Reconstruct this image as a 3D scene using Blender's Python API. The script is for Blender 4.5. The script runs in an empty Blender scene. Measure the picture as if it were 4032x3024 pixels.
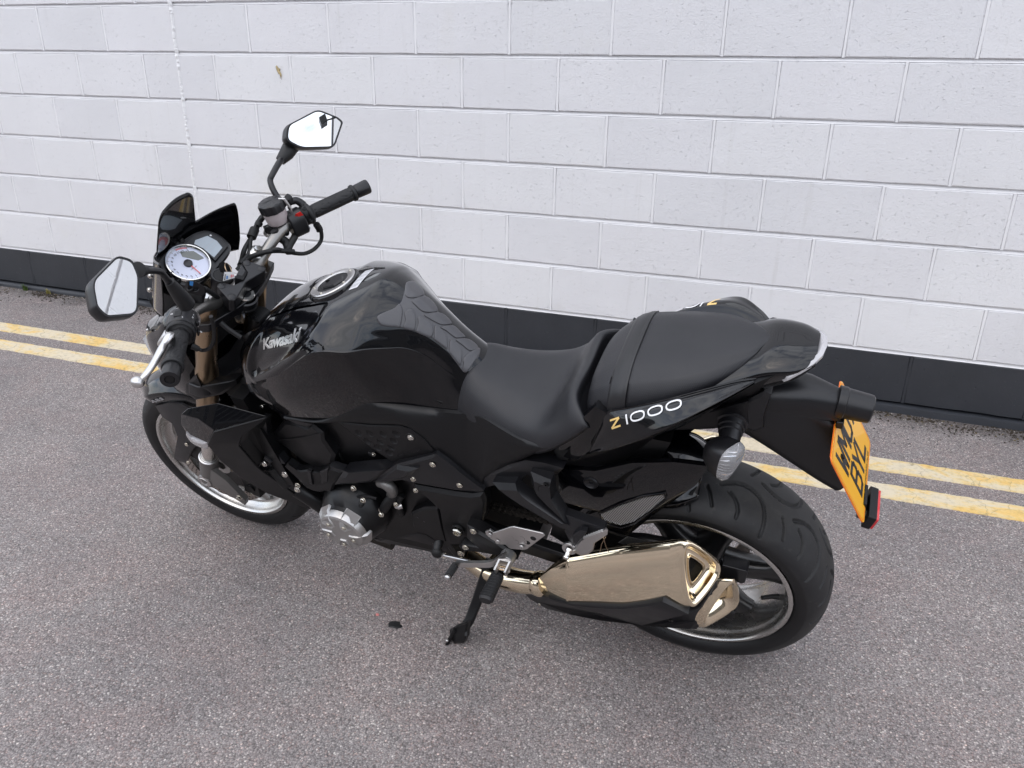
import bpy, bmesh, math, random
from mathutils import Vector as V, Matrix, noise
from mathutils.bvhtree import BVHTree
R = math.radians
random.seed(7)
scene = bpy.context.scene
COL = scene.collection

# ---------------------------------------------------------------- camera
cam_d = bpy.data.cameras.new("camera")
cam = bpy.data.objects.new("camera", cam_d)
COL.objects.link(cam)
cam.matrix_world = Matrix(((0.937150, -0.142267, 0.318606, 0.170806), (0.348648, 0.345342, -0.871311, -3.444354), (0.013931, 0.927631, 0.373239, 1.074588), (0.000000, 0.000000, 0.000000, 1.000000)))
cam_d.sensor_width = 36.0
cam_d.lens = 27.5321
cam_d.clip_start = 0.05
cam_d.clip_end = 3000
scene.camera = cam

# ---------------------------------------------------------------- light
SUN_EL, SUN_AZ = 52.0, 200.0          # degrees; azimuth clockwise from +Y
world = bpy.data.worlds.new("World")
scene.world = world
world.use_nodes = True
wn, wl = world.node_tree.nodes, world.node_tree.links
wn.clear()
w_out = wn.new("ShaderNodeOutputWorld")
w_bg = wn.new("ShaderNodeBackground")
w_bg.inputs["Strength"].default_value = 0.15
w_sky = wn.new("ShaderNodeTexSky")
w_sky.sky_type = 'NISHITA'
w_sky.sun_disc = False
w_sky.sun_elevation = R(SUN_EL)
w_sky.sun_rotation = R(SUN_AZ)
w_sky.air_density = 1.0
w_sky.dust_density = 2.0
# broken cloud over the whole dome (same in every direction)
w_tc = wn.new("ShaderNodeTexCoord")
w_map = wn.new("ShaderNodeMapping")
w_map.inputs["Scale"].default_value = (1.0, 1.0, 2.2)
w_n = wn.new("ShaderNodeTexNoise")
w_n.inputs["Scale"].default_value = 3.4
w_n.inputs["Detail"].default_value = 9
w_n.inputs["Roughness"].default_value = 0.62
w_n.inputs["Distortion"].default_value = 0.5
w_r = wn.new("ShaderNodeValToRGB")
w_r.color_ramp.elements[0].position = 0.40
w_r.color_ramp.elements[0].color = (0.12, 0.12, 0.12, 1)
w_r.color_ramp.elements[1].position = 0.58
w_r.color_ramp.elements[1].color = (1, 1, 1, 1)
w_r2 = wn.new("ShaderNodeValToRGB")
w_r2.color_ramp.elements[0].position = 0.46
w_r2.color_ramp.elements[0].color = (9.0, 9.2, 9.7, 1)
w_r2.color_ramp.elements[1].position = 0.75
w_r2.color_ramp.elements[1].color = (5.6, 5.85, 6.5, 1)
w_mix = wn.new("ShaderNodeMix")
w_mix.data_type = 'RGBA'
wl.new(w_tc.outputs["Generated"], w_map.inputs["Vector"])
wl.new(w_map.outputs["Vector"], w_n.inputs["Vector"])
wl.new(w_n.outputs["Fac"], w_r.inputs["Fac"])
wl.new(w_n.outputs["Fac"], w_r2.inputs["Fac"])
wl.new(w_r.outputs["Color"], w_mix.inputs[0])
wl.new(w_sky.outputs["Color"], w_mix.inputs[6])
wl.new(w_r2.outputs["Color"], w_mix.inputs[7])
wl.new(w_mix.outputs[2], w_bg.inputs["Color"])
wl.new(w_bg.outputs["Background"], w_out.inputs["Surface"])

sun_d = bpy.data.lights.new("sun", 'SUN')
sun_d.energy = 0.5
sun_d.angle = R(120)
sun_d.color = (1.0, 0.985, 0.96)
sun = bpy.data.objects.new("sun", sun_d)
COL.objects.link(sun)
_az, _el = R(SUN_AZ), R(SUN_EL)
_sd = V((math.sin(_az) * math.cos(_el), math.cos(_az) * math.cos(_el), math.sin(_el)))
sun.rotation_euler = _sd.to_track_quat('Z', 'Y').to_euler()

vs = scene.view_settings
vs.view_transform = 'Standard'
vs.look = 'None'
vs.exposure = 0.63
vs.gamma = 1.0
vs.use_curve_mapping = False
scene.render.engine = 'CYCLES'
scene.cycles.max_bounces = 8
scene.cycles.transparent_max_bounces = 12

# ---------------------------------------------------------------- materials
class NT:
    """small helper round a material's node tree"""
    def __init__(self, name):
        self.m = bpy.data.materials.new(name)
        self.m.use_nodes = True
        self.t = self.m.node_tree
        self.b = self.t.nodes["Principled BSDF"]
        self.out = self.t.nodes["Material Output"]
    def n(self, kind, **kw):
        nd = self.t.nodes.new(kind)
        for k, v in kw.items():
            if k.startswith("i_"):
                nd.inputs[k[2:].replace("_", " ")].default_value = v
            else:
                setattr(nd, k, v)
        return nd
    def l(self, a, b):
        self.t.links.new(a, b)
    def set(self, **kw):
        for k, v in kw.items():
            self.b.inputs[k.replace("_", " ")].default_value = v
        return self
    def pos(self, local=False):
        if local:
            return self.n("ShaderNodeTexCoord").outputs["Object"]
        return self.n("ShaderNodeNewGeometry").outputs["Position"]
    def noise(self, vec, scale, detail=4, rough=0.55, dist=0.0):
        nd = self.n("ShaderNodeTexNoise")
        nd.inputs["Scale"].default_value = scale
        nd.inputs["Detail"].default_value = detail
        nd.inputs["Roughness"].default_value = rough
        nd.inputs["Distortion"].default_value = dist
        self.l(vec, nd.inputs["Vector"])
        return nd.outputs["Fac"]
    def ramp(self, fac, stops):
        nd = self.n("ShaderNodeValToRGB")
        cr = nd.color_ramp
        while len(cr.elements) < len(stops):
            cr.elements.new(0.5)
        for e, (p, c) in zip(cr.elements, stops):
            e.position = p
            e.color = c if len(c) == 4 else (*c, 1)
        self.l(fac, nd.inputs["Fac"])
        return nd.outputs["Color"]
    def mixc(self, fac, a, b, blend='MIX'):
        nd = self.n("ShaderNodeMix", data_type='RGBA', blend_type=blend)
        for sock, val in ((nd.inputs[0], fac), (nd.inputs[6], a), (nd.inputs[7], b)):
            if isinstance(val, (int, float)):
                sock.default_value = val
            elif isinstance(val, tuple):
                sock.default_value = val if len(val) == 4 else (*val, 1)
            else:
                self.l(val, sock)
        return nd.outputs[2]
    def math(self, op, a, b=None, clamp=False):
        nd = self.n("ShaderNodeMath", operation=op, use_clamp=clamp)
        for sock, val in ((nd.inputs[0], a), (nd.inputs[1], b)):
            if val is None:
                continue
            if isinstance(val, (int, float)):
                sock.default_value = val
            else:
                self.l(val, sock)
        return nd.outputs[0]
    def bump(self, h, strength=0.3, dist=0.001, normal=None):
        nd = self.n("ShaderNodeBump")
        nd.inputs["Strength"].default_value = strength
        nd.inputs["Distance"].default_value = dist
        self.l(h, nd.inputs["Height"])
        if normal is not None:
            self.l(normal, nd.inputs["Normal"])
        return nd.outputs["Normal"]

def simple(name, col, rough=0.5, metal=0.0, coat=0.0, bump=0.0, bscale=400, var=0.0, rvar=0.0, local=True, **kw):
    t = NT(name)
    t.set(Base_Color=(*col, 1), Roughness=rough, Metallic=metal, Coat_Weight=coat, **kw)
    if coat:
        t.set(Coat_Roughness=0.03, Coat_IOR=1.46)
    p = t.pos(local)
    if bump:
        t.l(t.bump(t.noise(p, bscale, 3), bump, 0.0006), t.b.inputs["Normal"])
    if rvar or var:
        nz = t.noise(p, 14, 6, 0.65)
        if rvar:
            r = t.ramp(nz, [(0.3, (max(rough - rvar, 0.02),) * 3), (0.72, (rough + rvar,) * 3)])
            t.l(r, t.b.inputs["Roughness"])
        if var:
            c = t.ramp(nz, [(0.3, tuple(x * (1 - var) for x in col)), (0.75, tuple(x * (1 + var) for x in col))])
            t.l(c, t.b.inputs["Base Color"])
    return t.m

M_GLOSS = simple("gloss_black_paint", (0.0022, 0.0023, 0.0032), 0.18, 0.0, 1.0, Specular_IOR_Level=0.1)
M_SATIN = simple("satin_black_plastic", (0.0080, 0.0080, 0.0095), 0.35, bump=0.10, bscale=900, rvar=0.07, Specular_IOR_Level=0.48)
M_MATT = simple("matt_black_plastic", (0.0036, 0.0036, 0.0044), 0.43, bump=0.12, bscale=1100, rvar=0.06, Specular_IOR_Level=0.38)
M_DARK = simple("engine_black_paint", (0.0042, 0.0042, 0.0048), 0.36, bump=0.15, bscale=500, rvar=0.1, Specular_IOR_Level=0.36)
M_VOID = simple("dark_parts_and_hole_shade", (0.0022, 0.0022, 0.0026), 0.6)  # also colours the sheets that stand for shade in holes and outlets
M_RUBBER = simple("grip_rubber", (0.008, 0.008, 0.009), 0.55, bump=0.15, bscale=700)
M_ALU = simple("brushed_aluminium", (0.62, 0.61, 0.60), 0.33, 1.0, bump=0.06, bscale=600, rvar=0.08)
M_SILVERPAINT = simple("silver_painted_metal", (0.50, 0.49, 0.48), 0.36, 0.9, rvar=0.05)
M_GREYFORK = simple("grey_fork_leg", (0.22, 0.213, 0.205), 0.45, 0.75, bump=0.05)
M_CHROME = simple("chromed_steel", (0.78, 0.76, 0.72), 0.09, 1.0)
M_EXH = simple("polished_warm_steel", (0.89, 0.77, 0.575), 0.085, 1.0, rvar=0.03)
M_EXHDARK = simple("sooty_pipe", (0.03, 0.025, 0.02), 0.6, 0.5)
M_GOLD = simple("gold_anodised_fork", (0.44, 0.325, 0.215), 0.30, 1.0, rvar=0.05)
M_BOLT = simple("zinc_bolt", (0.72, 0.69, 0.62), 0.24, 1.0)
M_RIM = simple("machined_rim", (0.60, 0.59, 0.57), 0.27, 1.0, rvar=0.07)
M_DISC = simple("brake_disc_steel", (0.42, 0.38, 0.35), 0.36, 1.0, rvar=0.1)
M_BAR = simple("titanium_grey_bar", (0.27, 0.262, 0.25), 0.34, 0.9)
M_MIRROR = simple("mirror_glass", (0.90, 0.92, 0.93), 0.004, 1.0)
M_CHAIN = simple("oiled_chain", (0.10, 0.09, 0.08), 0.3, 0.8)
M_WHITE = simple("white_print", (0.80, 0.80, 0.80), 0.4)
M_YELLOWPRINT = simple("gold_print", (0.80, 0.55, 0.20), 0.4)
M_GREYPRINT = simple("grey_print", (0.35, 0.35, 0.36), 0.4)
M_RED = simple("red_plastic", (0.78, 0.03, 0.025), 0.35)
M_REDREFL = simple("red_reflector", (0.60, 0.015, 0.02), 0.15, coat=1.0)
M_NEEDLE = simple("orange_red_needle", (0.85, 0.10, 0.08), 0.4)
M_LABEL = simple("pale_label", (0.62, 0.62, 0.64), 0.35)
M_LCD = simple("lcd_glass", (0.33, 0.38, 0.42), 0.08, coat=1.0)
M_LCDDARK = simple("dark_lcd_glass", (0.12, 0.13, 0.115), 0.06, coat=1.0)
M_DIALRED = simple("pale_red_print", (0.75, 0.22, 0.24), 0.4)
M_BLUEPRINT = simple("blue_print", (0.05, 0.25, 0.62), 0.4)
M_BLACKPRINT = simple("black_print", (0.012, 0.012, 0.014), 0.4)
M_DIAL = simple("pale_dial_face", (0.66, 0.69, 0.82), 0.35, coat=0.4)
M_PLATE = simple("amber_number_plate", (0.98, 0.49, 0.02), 0.3, coat=0.25)
M_PLATEEDGE = simple("orange_plate_edge", (0.95, 0.20, 0.03), 0.3)
M_STRIP = simple("frosted_tail_lens", (0.45, 0.44, 0.45), 0.25, coat=1.0)
M_PAD = simple("rubber_tank_pad", (0.060, 0.059, 0.064), 0.36, coat=0.25, bump=0.12, bscale=500, rvar=0.08)

def glassy(name, col, rough, trans, ior=1.45, alpha=None):
    t = NT(name)
    t.set(Base_Color=(*col, 1), Roughness=rough, Transmission_Weight=trans, IOR=ior)
    return t.m
M_LENS = glassy("clear_indicator_lens", (0.95, 0.95, 0.96), 0.05, 0.75)
M_RESV = glassy("milky_reservoir", (0.66, 0.58, 0.58), 0.35, 0.25)
M_FLUID = simple("brake_fluid", (0.42, 0.20, 0.18), 0.3)
M_REFLECTOR = simple("lamp_reflector", (0.82, 0.82, 0.84), 0.12, 0.9)
M_AMBERBULB = simple("amber_bulb", (0.75, 0.30, 0.18), 0.2)

def vinyl():
    t = NT("seat_vinyl")
    t.set(Base_Color=(0.013, 0.0132, 0.0160, 1), Roughness=0.46, Specular_IOR_Level=0.5)
    p = t.pos(True)
    mp = t.n("ShaderNodeMapping")
    mp.inputs["Rotation"].default_value = (0, 0, R(38))
    t.l(p, mp.inputs["Vector"])
    outs = []
    for d in ('X', 'Y'):
        w = t.n("ShaderNodeTexWave", wave_type='BANDS', bands_direction=d, wave_profile='SIN')
        w.inputs["Scale"].default_value = 125
        w.inputs["Distortion"].default_value = 0.0
        t.l(mp.outputs["Vector"], w.inputs["Vector"])
        outs.append(w.outputs["Fac"])
    h = t.math('MULTIPLY', outs[0], outs[1])
    b = t.bump(h, 0.42, 0.0007)
    b2 = t.bump(t.noise(p, 26, 4), 0.10, 0.004, b)
    t.l(b2, t.b.inputs["Normal"])
    t.l(t.ramp(t.noise(p, 9, 5), [(0.35, (0.40,) * 3), (0.7, (0.52,) * 3)]), t.b.inputs["Roughness"])
    return t.m
M_VINYL = vinyl()
M_STRAP = simple("smooth_strap_vinyl", (0.013, 0.013, 0.0145), 0.42, bump=0.15, bscale=600)

def tyre_mat():
    t = NT("tyre_rubber")
    t.set(Roughness=0.62)
    p = t.pos(True)
    nz = t.noise(p, 8, 8, 0.7)
    nz2 = t.noise(p, 45, 6, 0.65)
    c = t.ramp(nz, [(0.40, (0.0105, 0.0105, 0.0115)), (0.64, (0.026, 0.0255, 0.025)), (0.82, (0.055, 0.052, 0.048))])
    c = t.mixc(t.ramp(nz2, [(0.63, (0, 0, 0)), (0.72, (0.35, 0.35, 0.35))]), c, (0.075, 0.07, 0.062))
    t.l(c, t.b.inputs["Base Color"])
    t.l(t.bump(t.noise(p, 500, 4), 0.2, 0.0006), t.b.inputs["Normal"])
    return t.m
M_TYRE = tyre_mat()
M_SIDEWALL = simple("tyre_sidewall", (0.0062, 0.0062, 0.007), 0.55, bump=0.12, bscale=600, var=0.3)

def mesh_mat():
    t = NT("woven_wire_mesh")
    t.set(Metallic=0.8, Roughness=0.35)
    p = t.pos(True)
    mp = t.n("ShaderNodeMapping")
    mp.inputs["Rotation"].default_value = (0, R(28), 0)
    t.l(p, mp.inputs["Vector"])
    fs = []
    for d in ('X', 'Z'):
        w = t.n("ShaderNodeTexWave", wave_type='BANDS', bands_direction=d, wave_profile='SIN')
        w.inputs["Scale"].default_value = 78
        t.l(mp.outputs["Vector"], w.inputs["Vector"])
        fs.append(w.outputs["Fac"])
    m = t.math('MAXIMUM', fs[0], fs[1])
    c = t.ramp(m, [(0.62, (0.008, 0.008, 0.008)), (0.86, (0.55, 0.55, 0.54))])
    t.l(c, t.b.inputs["Base Color"])
    t.l(t.bump(m, 0.5, 0.001), t.b.inputs["Normal"])
    return t.m
M_MESH = mesh_mat()

# ---------------------------------------------------------------- mesh building
def lerp(a, b, t):
    return a + (b - a) * t

def catmull(pts, n, closed=False):
    """n samples of a centripetal-ish Catmull-Rom spline through the points (parametrised uniformly)"""
    pts = [V(p) for p in pts]
    m = len(pts)
    segs = m if closed else m - 1
    out = []
    tot = n if closed else n - 1
    for i in range(n):
        u = i / tot * segs
        k = min(int(u), segs - 1)
        f = u - k
        def g(j):
            if closed:
                return pts[j % m]
            if j < 0:
                return pts[0] * 2 - pts[1]
            if j >= m:
                return pts[-1] * 2 - pts[-2]
            return pts[j]
        p0, p1, p2, p3 = g(k - 1), g(k), g(k + 1), g(k + 2)
        out.append(0.5 * ((2 * p1) + (p2 - p0) * f + (2 * p0 - 5 * p1 + 4 * p2 - p3) * f * f + (3 * p1 - p0 - 3 * p2 + p3) * f ** 3))
    return out

def dense(rows, nu, nv, closev=False):
    """bicubic resampling of a control grid: nu along the rows list, nv along each row"""
    r2 = [catmull(r, nv, closev) for r in rows]
    cols = [catmull([r[j] for r in r2], nu) for j in range(nv)]
    return [[cols[j][i] for j in range(nv)] for i in range(nu)]

class MB:
    def __init__(self):
        self.v, self.f = [], []
    def add(self, verts, faces):
        o = len(self.v)
        self.v += [V(p) for p in verts]
        self.f += [tuple(i + o for i in f) for f in faces]
        return self
    def grid(self, g, cu=False, cv=False, flip=False):
        nu, nv = len(g), len(g[0])
        vs_ = [p for r in g for p in r]
        fs = []
        for i in range(nu if cu else nu - 1):
            for j in range(nv if cv else nv - 1):
                a, b = i * nv + j, i * nv + (j + 1) % nv
                c, d = ((i + 1) % nu) * nv + (j + 1) % nv, ((i + 1) % nu) * nv + j
                fs.append((a, d, c, b) if flip else (a, b, c, d))
        return self.add(vs_, fs)
    def loft(self, secs, caps=True, closed=True):
        n = len(secs[0])
        self.grid(secs, False, closed)
        if caps:
            o = len(self.v) - n * len(secs)
            self.f.append(tuple(o + i for i in reversed(range(n))))
            self.f.append(tuple(o + n * (len(secs) - 1) + i for i in range(n)))
        return self
    def tube(self, path, r, n=14, caps=True, smooth=0):
        path = [V(p) for p in path]
        if not isinstance(r, (list, tuple)):
            r = [r] * len(path)
        if smooth:
            rr = catmull([(x, 0, 0) for x in r], smooth)
            path = catmull(path, smooth)
            r = [x[0] for x in rr]
        secs = []
        up = None
        for i, p in enumerate(path):
            d = (path[min(i + 1, len(path) - 1)] - path[max(i - 1, 0)]).normalized()
            if up is None:
                up = d.orthogonal().normalized()
            else:
                up = (up - d * up.dot(d)).normalized()
            s = d.cross(up)
            secs.append([p + (up * math.cos(a) + s * math.sin(a)) * r[i] for a in [2 * math.pi * k / n for k in range(n)]])
        return self.loft(secs, caps)
    def cyl(self, a, b, r, r2=None, n=24, caps=True):
        return self.tube([a, b], [r, r if r2 is None else r2], n, caps)
    def lathe(self, prof, o, axis, n=48, up=None, caps=False):
        """prof: (along axis, radius)"""
        o, axis = V(o), V(axis).normalized()
        u = axis.orthogonal().normalized() if up is None else (V(up) - axis * axis.dot(V(up))).normalized()
        w = axis.cross(u)
        secs = [[o + axis * t + (u * math.cos(a) + w * math.sin(a)) * r for a in [2 * math.pi * k / n for k in range(n)]] for t, r in prof]
        return self.loft(secs, caps)
    def prism(self, outline, vec, vec0=(0, 0, 0)):
        a = [V(p) + V(vec0) for p in outline]
        b = [V(p) + V(vec) for p in outline]
        n = len(a)
        return self.add(a + b, [tuple(range(n)), tuple(reversed(range(n, 2 * n)))] + [(i, i + n, (i + 1) % n + n, (i + 1) % n) for i in range(n)])
    def panel(self, outline, back, inset=0.12, bulge=(0, 0, 0), centre=None):
        """plate with a chamfered raised middle: outline, middle lifted by bulge, back by vector"""
        a = [V(p) for p in outline]
        n = len(a)
        c = V(centre) if centre is not None else sum(a, V()) / n
        m = [lerp(p, c, inset) + V(bulge) for p in a]
        b = [p + V(back) for p in a]
        fs = [tuple(2 * n + i for i in reversed(range(n)))] if True else []
        for i in range(n):
            j = (i + 1) % n
            fs.append((i, n + i, n + j, j))
            fs.append((i, j, 2 * n + j, 2 * n + i))
        fs.append(tuple(n + i for i in range(n)))
        return self.add(a + m + b, fs)
    def box(self, c, s, rot=None):
        c = V(c)
        m = rot if rot is not None else Matrix.Identity(3)
        vs_ = [c + m @ V((x * s[0] / 2, y * s[1] / 2, z * s[2] / 2)) for x in (-1, 1) for y in (-1, 1) for z in (-1, 1)]
        return self.add(vs_, [(0, 1, 3, 2), (4, 6, 7, 5), (0, 4, 5, 1), (2, 3, 7, 6), (0, 2, 6, 4), (1, 5, 7, 3)])
    def ball(self, c, r, sc=(1, 1, 1), n=16, m=10):
        g = []
        for i in range(m + 1):
            t = math.pi * i / m
            g.append([V(c) + V((r * sc[0] * math.sin(t) * math.cos(2 * math.pi * k / n), r * sc[1] * math.sin(t) * math.sin(2 * math.pi * k / n), r * sc[2] * math.cos(t))) for k in range(n)])
        return self.grid(g, False, True)
    def mirror(self):
        m = MB()
        m.v = [V((p.x, -p.y, p.z)) for p in self.v]
        m.f = [tuple(reversed(f)) for f in self.f]
        return m
    def mesh(self, name, mat, smooth=40):
        me = bpy.data.meshes.new(name)
        me.from_pydata([tuple(p) for p in self.v], [], self.f)
        bm = bmesh.new()
        bm.from_mesh(me)
        bmesh.ops.remove_doubles(bm, verts=bm.verts, dist=1e-5)
        bmesh.ops.recalc_face_normals(bm, faces=bm.faces)
        bm.to_mesh(me)
        bm.free()
        me.materials.append(mat)
        if smooth:
            me.polygons.foreach_set("use_smooth", [True] * len(me.polygons))
            me.set_sharp_from_angle(angle=R(smooth))
        return me
    def build(self, name, mat, parent=None, smooth=40, bevel=0, solid=0, sub=0, seg=2):
        o = bpy.data.objects.new(name, self.mesh(name, mat, 0 if bevel and not smooth else smooth))
        COL.objects.link(o)
        if parent is not None:
            o.parent = parent
        if solid:
            md = o.modifiers.new("thickness", 'SOLIDIFY')
            md.thickness = solid
            md.offset = -1
        if sub:
            md = o.modifiers.new("smooth", 'SUBSURF')
            md.levels = md.render_levels = sub
        if bevel:
            md = o.modifiers.new("bevel", 'BEVEL')
            md.width = bevel
            md.segments = seg
            md.limit_method = 'ANGLE'
            md.angle_limit = R(28)
            md.harden_normals = True
            o.data.polygons.foreach_set("use_smooth", [True] * len(o.data.polygons))
        return o

def thing(name, label, cat, loc=(0, 0, 0), group=None):
    o = bpy.data.objects.new(name, None)
    o.empty_display_size = 0.1
    COL.objects.link(o)
    o.location = loc
    o["label"] = label
    o["category"] = cat
    if group:
        o["group"] = group
    return o

def tag(o, label=None, cat=None, group=None, kind=None):
    for k, v in (("label", label), ("category", cat), ("group", group), ("kind", kind)):
        if v:
            o[k] = v
    return o

def share(src, name, parent, mat4):
    o = bpy.data.objects.new(name, src.data)
    COL.objects.link(o)
    o.parent = parent
    o.matrix_local = mat4
    return o

def text_mb(s, size=1.0, extrude=0.0, shear=0.0, bold=0.0, align='LEFT', spacing=1.0):
    """flat lettering as a mesh builder in the XY plane"""
    cu = bpy.data.curves.new("lettering", 'FONT')
    cu.body = s
    cu.size = size
    cu.extrude = extrude
    cu.shear = shear
    cu.offset = bold
    cu.align_x = align
    cu.space_character = spacing
    cu.resolution_u = 3
    ob = bpy.data.objects.new("lettering", cu)
    me = bpy.data.meshes.new_from_object(ob)
    m = MB()
    m.add([v.co.copy() for v in me.vertices], [tuple(p.vertices) for p in me.polygons])
    bpy.data.objects.remove(ob)
    bpy.data.curves.remove(cu)
    bpy.data.meshes.remove(me)
    return m

def place(m, o, ex, ey, ez=None, sx=1, sy=1, sz=1):
    """map a builder's XYZ on to the frame o, ex, ey, ez"""
    o, ex, ey = V(o), V(ex).normalized(), V(ey)
    ey = (ey - ex * ex.dot(ey)).normalized()
    ez = ex.cross(ey) if ez is None else V(ez)
    m.v = [o + ex * p.x * sx + ey * p.y * sy + ez * p.z * sz for p in m.v]
    return m

def strokes(chars, o, ex, ey, ez, w, h, gap, sw, th=0.0006):
    """lettering from straight strokes; chars = list of stroke lists in a 0..1 box"""
    m = MB()
    x0 = 0
    for st in chars:
        for line in st:
            for (ax, ay), (bx, by) in zip(line, line[1:]):
                a = V((x0 + ax * w, ay * h))
                b = V((x0 + bx * w, by * h))
                d = (b - a)
                if d.length < 1e-6:
                    continue
                d.normalize()
                q = V((-d.y, d.x)) * sw / 2
                e = d * sw * 0.45
                pts = [a - e + q, b + e + q, b + e - q, a - e - q]
                m.prism([V(o) + V(ex) * p.x + V(ey) * p.y + V(ez) * th for p in pts], V(ez) * -th * 0.9)
        x0 += w + gap
    return m

# ================================================================ setting
GA, GB, GC = -0.00168, 0.04511, -0.2612
def gz(x, y):
    yy = max(min(y, 0.6), -12.0)
    xx = max(min(x, 12.0), -12.0)
    return GC + GA * xx + GB * yy

def asphalt():
    t = NT("worn_asphalt")
    p = t.pos()
    vo = t.n("ShaderNodeTexVoronoi", feature='F1')
    vo.inputs["Scale"].default_value = 235
    vo.inputs["Randomness"].default_value = 1.0
    t.l(p, vo.inputs["Vector"])
    sep = t.n("ShaderNodeSeparateColor")
    t.l(vo.outputs["Color"], sep.inputs["Color"])
    chips = t.ramp(sep.outputs["Red"], [(0.0, (0.190, 0.172, 0.167)), (0.40, (0.252, 0.230, 0.223)), (0.72, (0.302, 0.278, 0.270)), (0.90, (0.345, 0.316, 0.303)), (0.97, (0.46, 0.425, 0.40)), (1.0, (0.62, 0.58, 0.54))])
    pink = t.ramp(sep.outputs["Green"], [(0.82, (1, 1, 1)), (0.96, (1.12, 0.98, 0.94))])
    chips = t.mixc(1.0, chips, pink, 'MULTIPLY')
    # dark bitumen between the chips
    gap = t.ramp(vo.outputs["Distance"], [(0.45, (1, 1, 1)), (0.80, (0.50, 0.50, 0.51))])
    c = t.mixc(1.0, chips, gap, 'MULTIPLY')
    fine = t.ramp(t.noise(p, 330, 3, 0.7), [(0.34, (0.62, 0.62, 0.62)), (0.66, (1.35, 1.35, 1.35))])
    c = t.mixc(0.85, c, fine, 'MULTIPLY')
    big = t.ramp(t.noise(p, 1.7, 5, 0.6), [(0.30, (0.84, 0.84, 0.85)), (0.70, (1.14, 1.12, 1.10))])
    c = t.mixc(1.0, c, big, 'MULTIPLY')
    tint = t.ramp(t.noise(p, 4.5, 4, 0.6, 0.6), [(0.44, (1, 1, 1)), (0.72, (1.05, 0.99, 0.98))])
    c = t.mixc(1.0, c, tint, 'MULTIPLY')
    # darker strip along the foot of the wall
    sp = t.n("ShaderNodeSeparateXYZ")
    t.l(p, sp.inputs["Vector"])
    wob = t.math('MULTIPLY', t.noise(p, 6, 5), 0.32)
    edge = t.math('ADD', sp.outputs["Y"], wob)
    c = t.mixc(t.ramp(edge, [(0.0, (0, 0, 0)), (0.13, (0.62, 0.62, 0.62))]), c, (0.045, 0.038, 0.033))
    # chalky scuffs left by side stands, scattered where bikes are parked
    sc = t.n("ShaderNodeVectorMath", operation='SUBTRACT')
    t.l(p, sc.inputs[0])
    sc.inputs[1].default_value = (-0.687, -1.750, -0.339)
    ln = t.n("ShaderNodeVectorMath", operation='LENGTH')
    t.l(sc.outputs["Vector"], ln.inputs[0])
    area = t.ramp(ln.outputs["Value"], [(0.25, (1, 1, 1)), (0.62, (0, 0, 0))])
    wv = t.noise(p, 3.1, 3, 0.55, 0.9)
    line = t.ramp(t.math('ABSOLUTE', t.math('SUBTRACT', wv, 0.5)), [(0.002, (0.55, 0.55, 0.55)), (0.013, (0, 0, 0))])
    spk = t.ramp(t.noise(p, 130, 4, 0.75), [(0.52, (0, 0, 0)), (0.58, (1, 1, 1))])
    m1 = t.mixc(1.0, area, line, 'MULTIPLY')
    m1 = t.mixc(1.0, m1, spk, 'MULTIPLY')
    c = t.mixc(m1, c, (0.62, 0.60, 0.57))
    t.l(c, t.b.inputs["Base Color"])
    t.set(Roughness=0.78, Specular_IOR_Level=0.35)
    h = t.math('ADD', t.math('MULTIPLY', vo.outputs["Distance"], -0.9), t.math('MULTIPLY', sep.outputs["Blue"], 0.5))
    b = t.bump(h, 0.55, 0.0024)
    b = t.bump(t.noise(p, 420, 3), 0.3, 0.001, b)
    t.l(b, t.b.inputs["Normal"])
    return t.m

M_ASPHALT = asphalt()
xs = [-400, -60, -12, -6, -3, 0, 3, 6, 12, 60, 400]
ys = [-400, -60, -12, -6, -3, -1.5, 0.0, 0.6, 20, 400]
g = MB().grid([[(x, y, gz(x, y)) for y in ys] for x in xs])
ground = g.build("ground", M_ASPHALT, smooth=0)
tag(ground, "worn grey tarmac with pale chippings running up to the wall", kind="structure")

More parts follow.
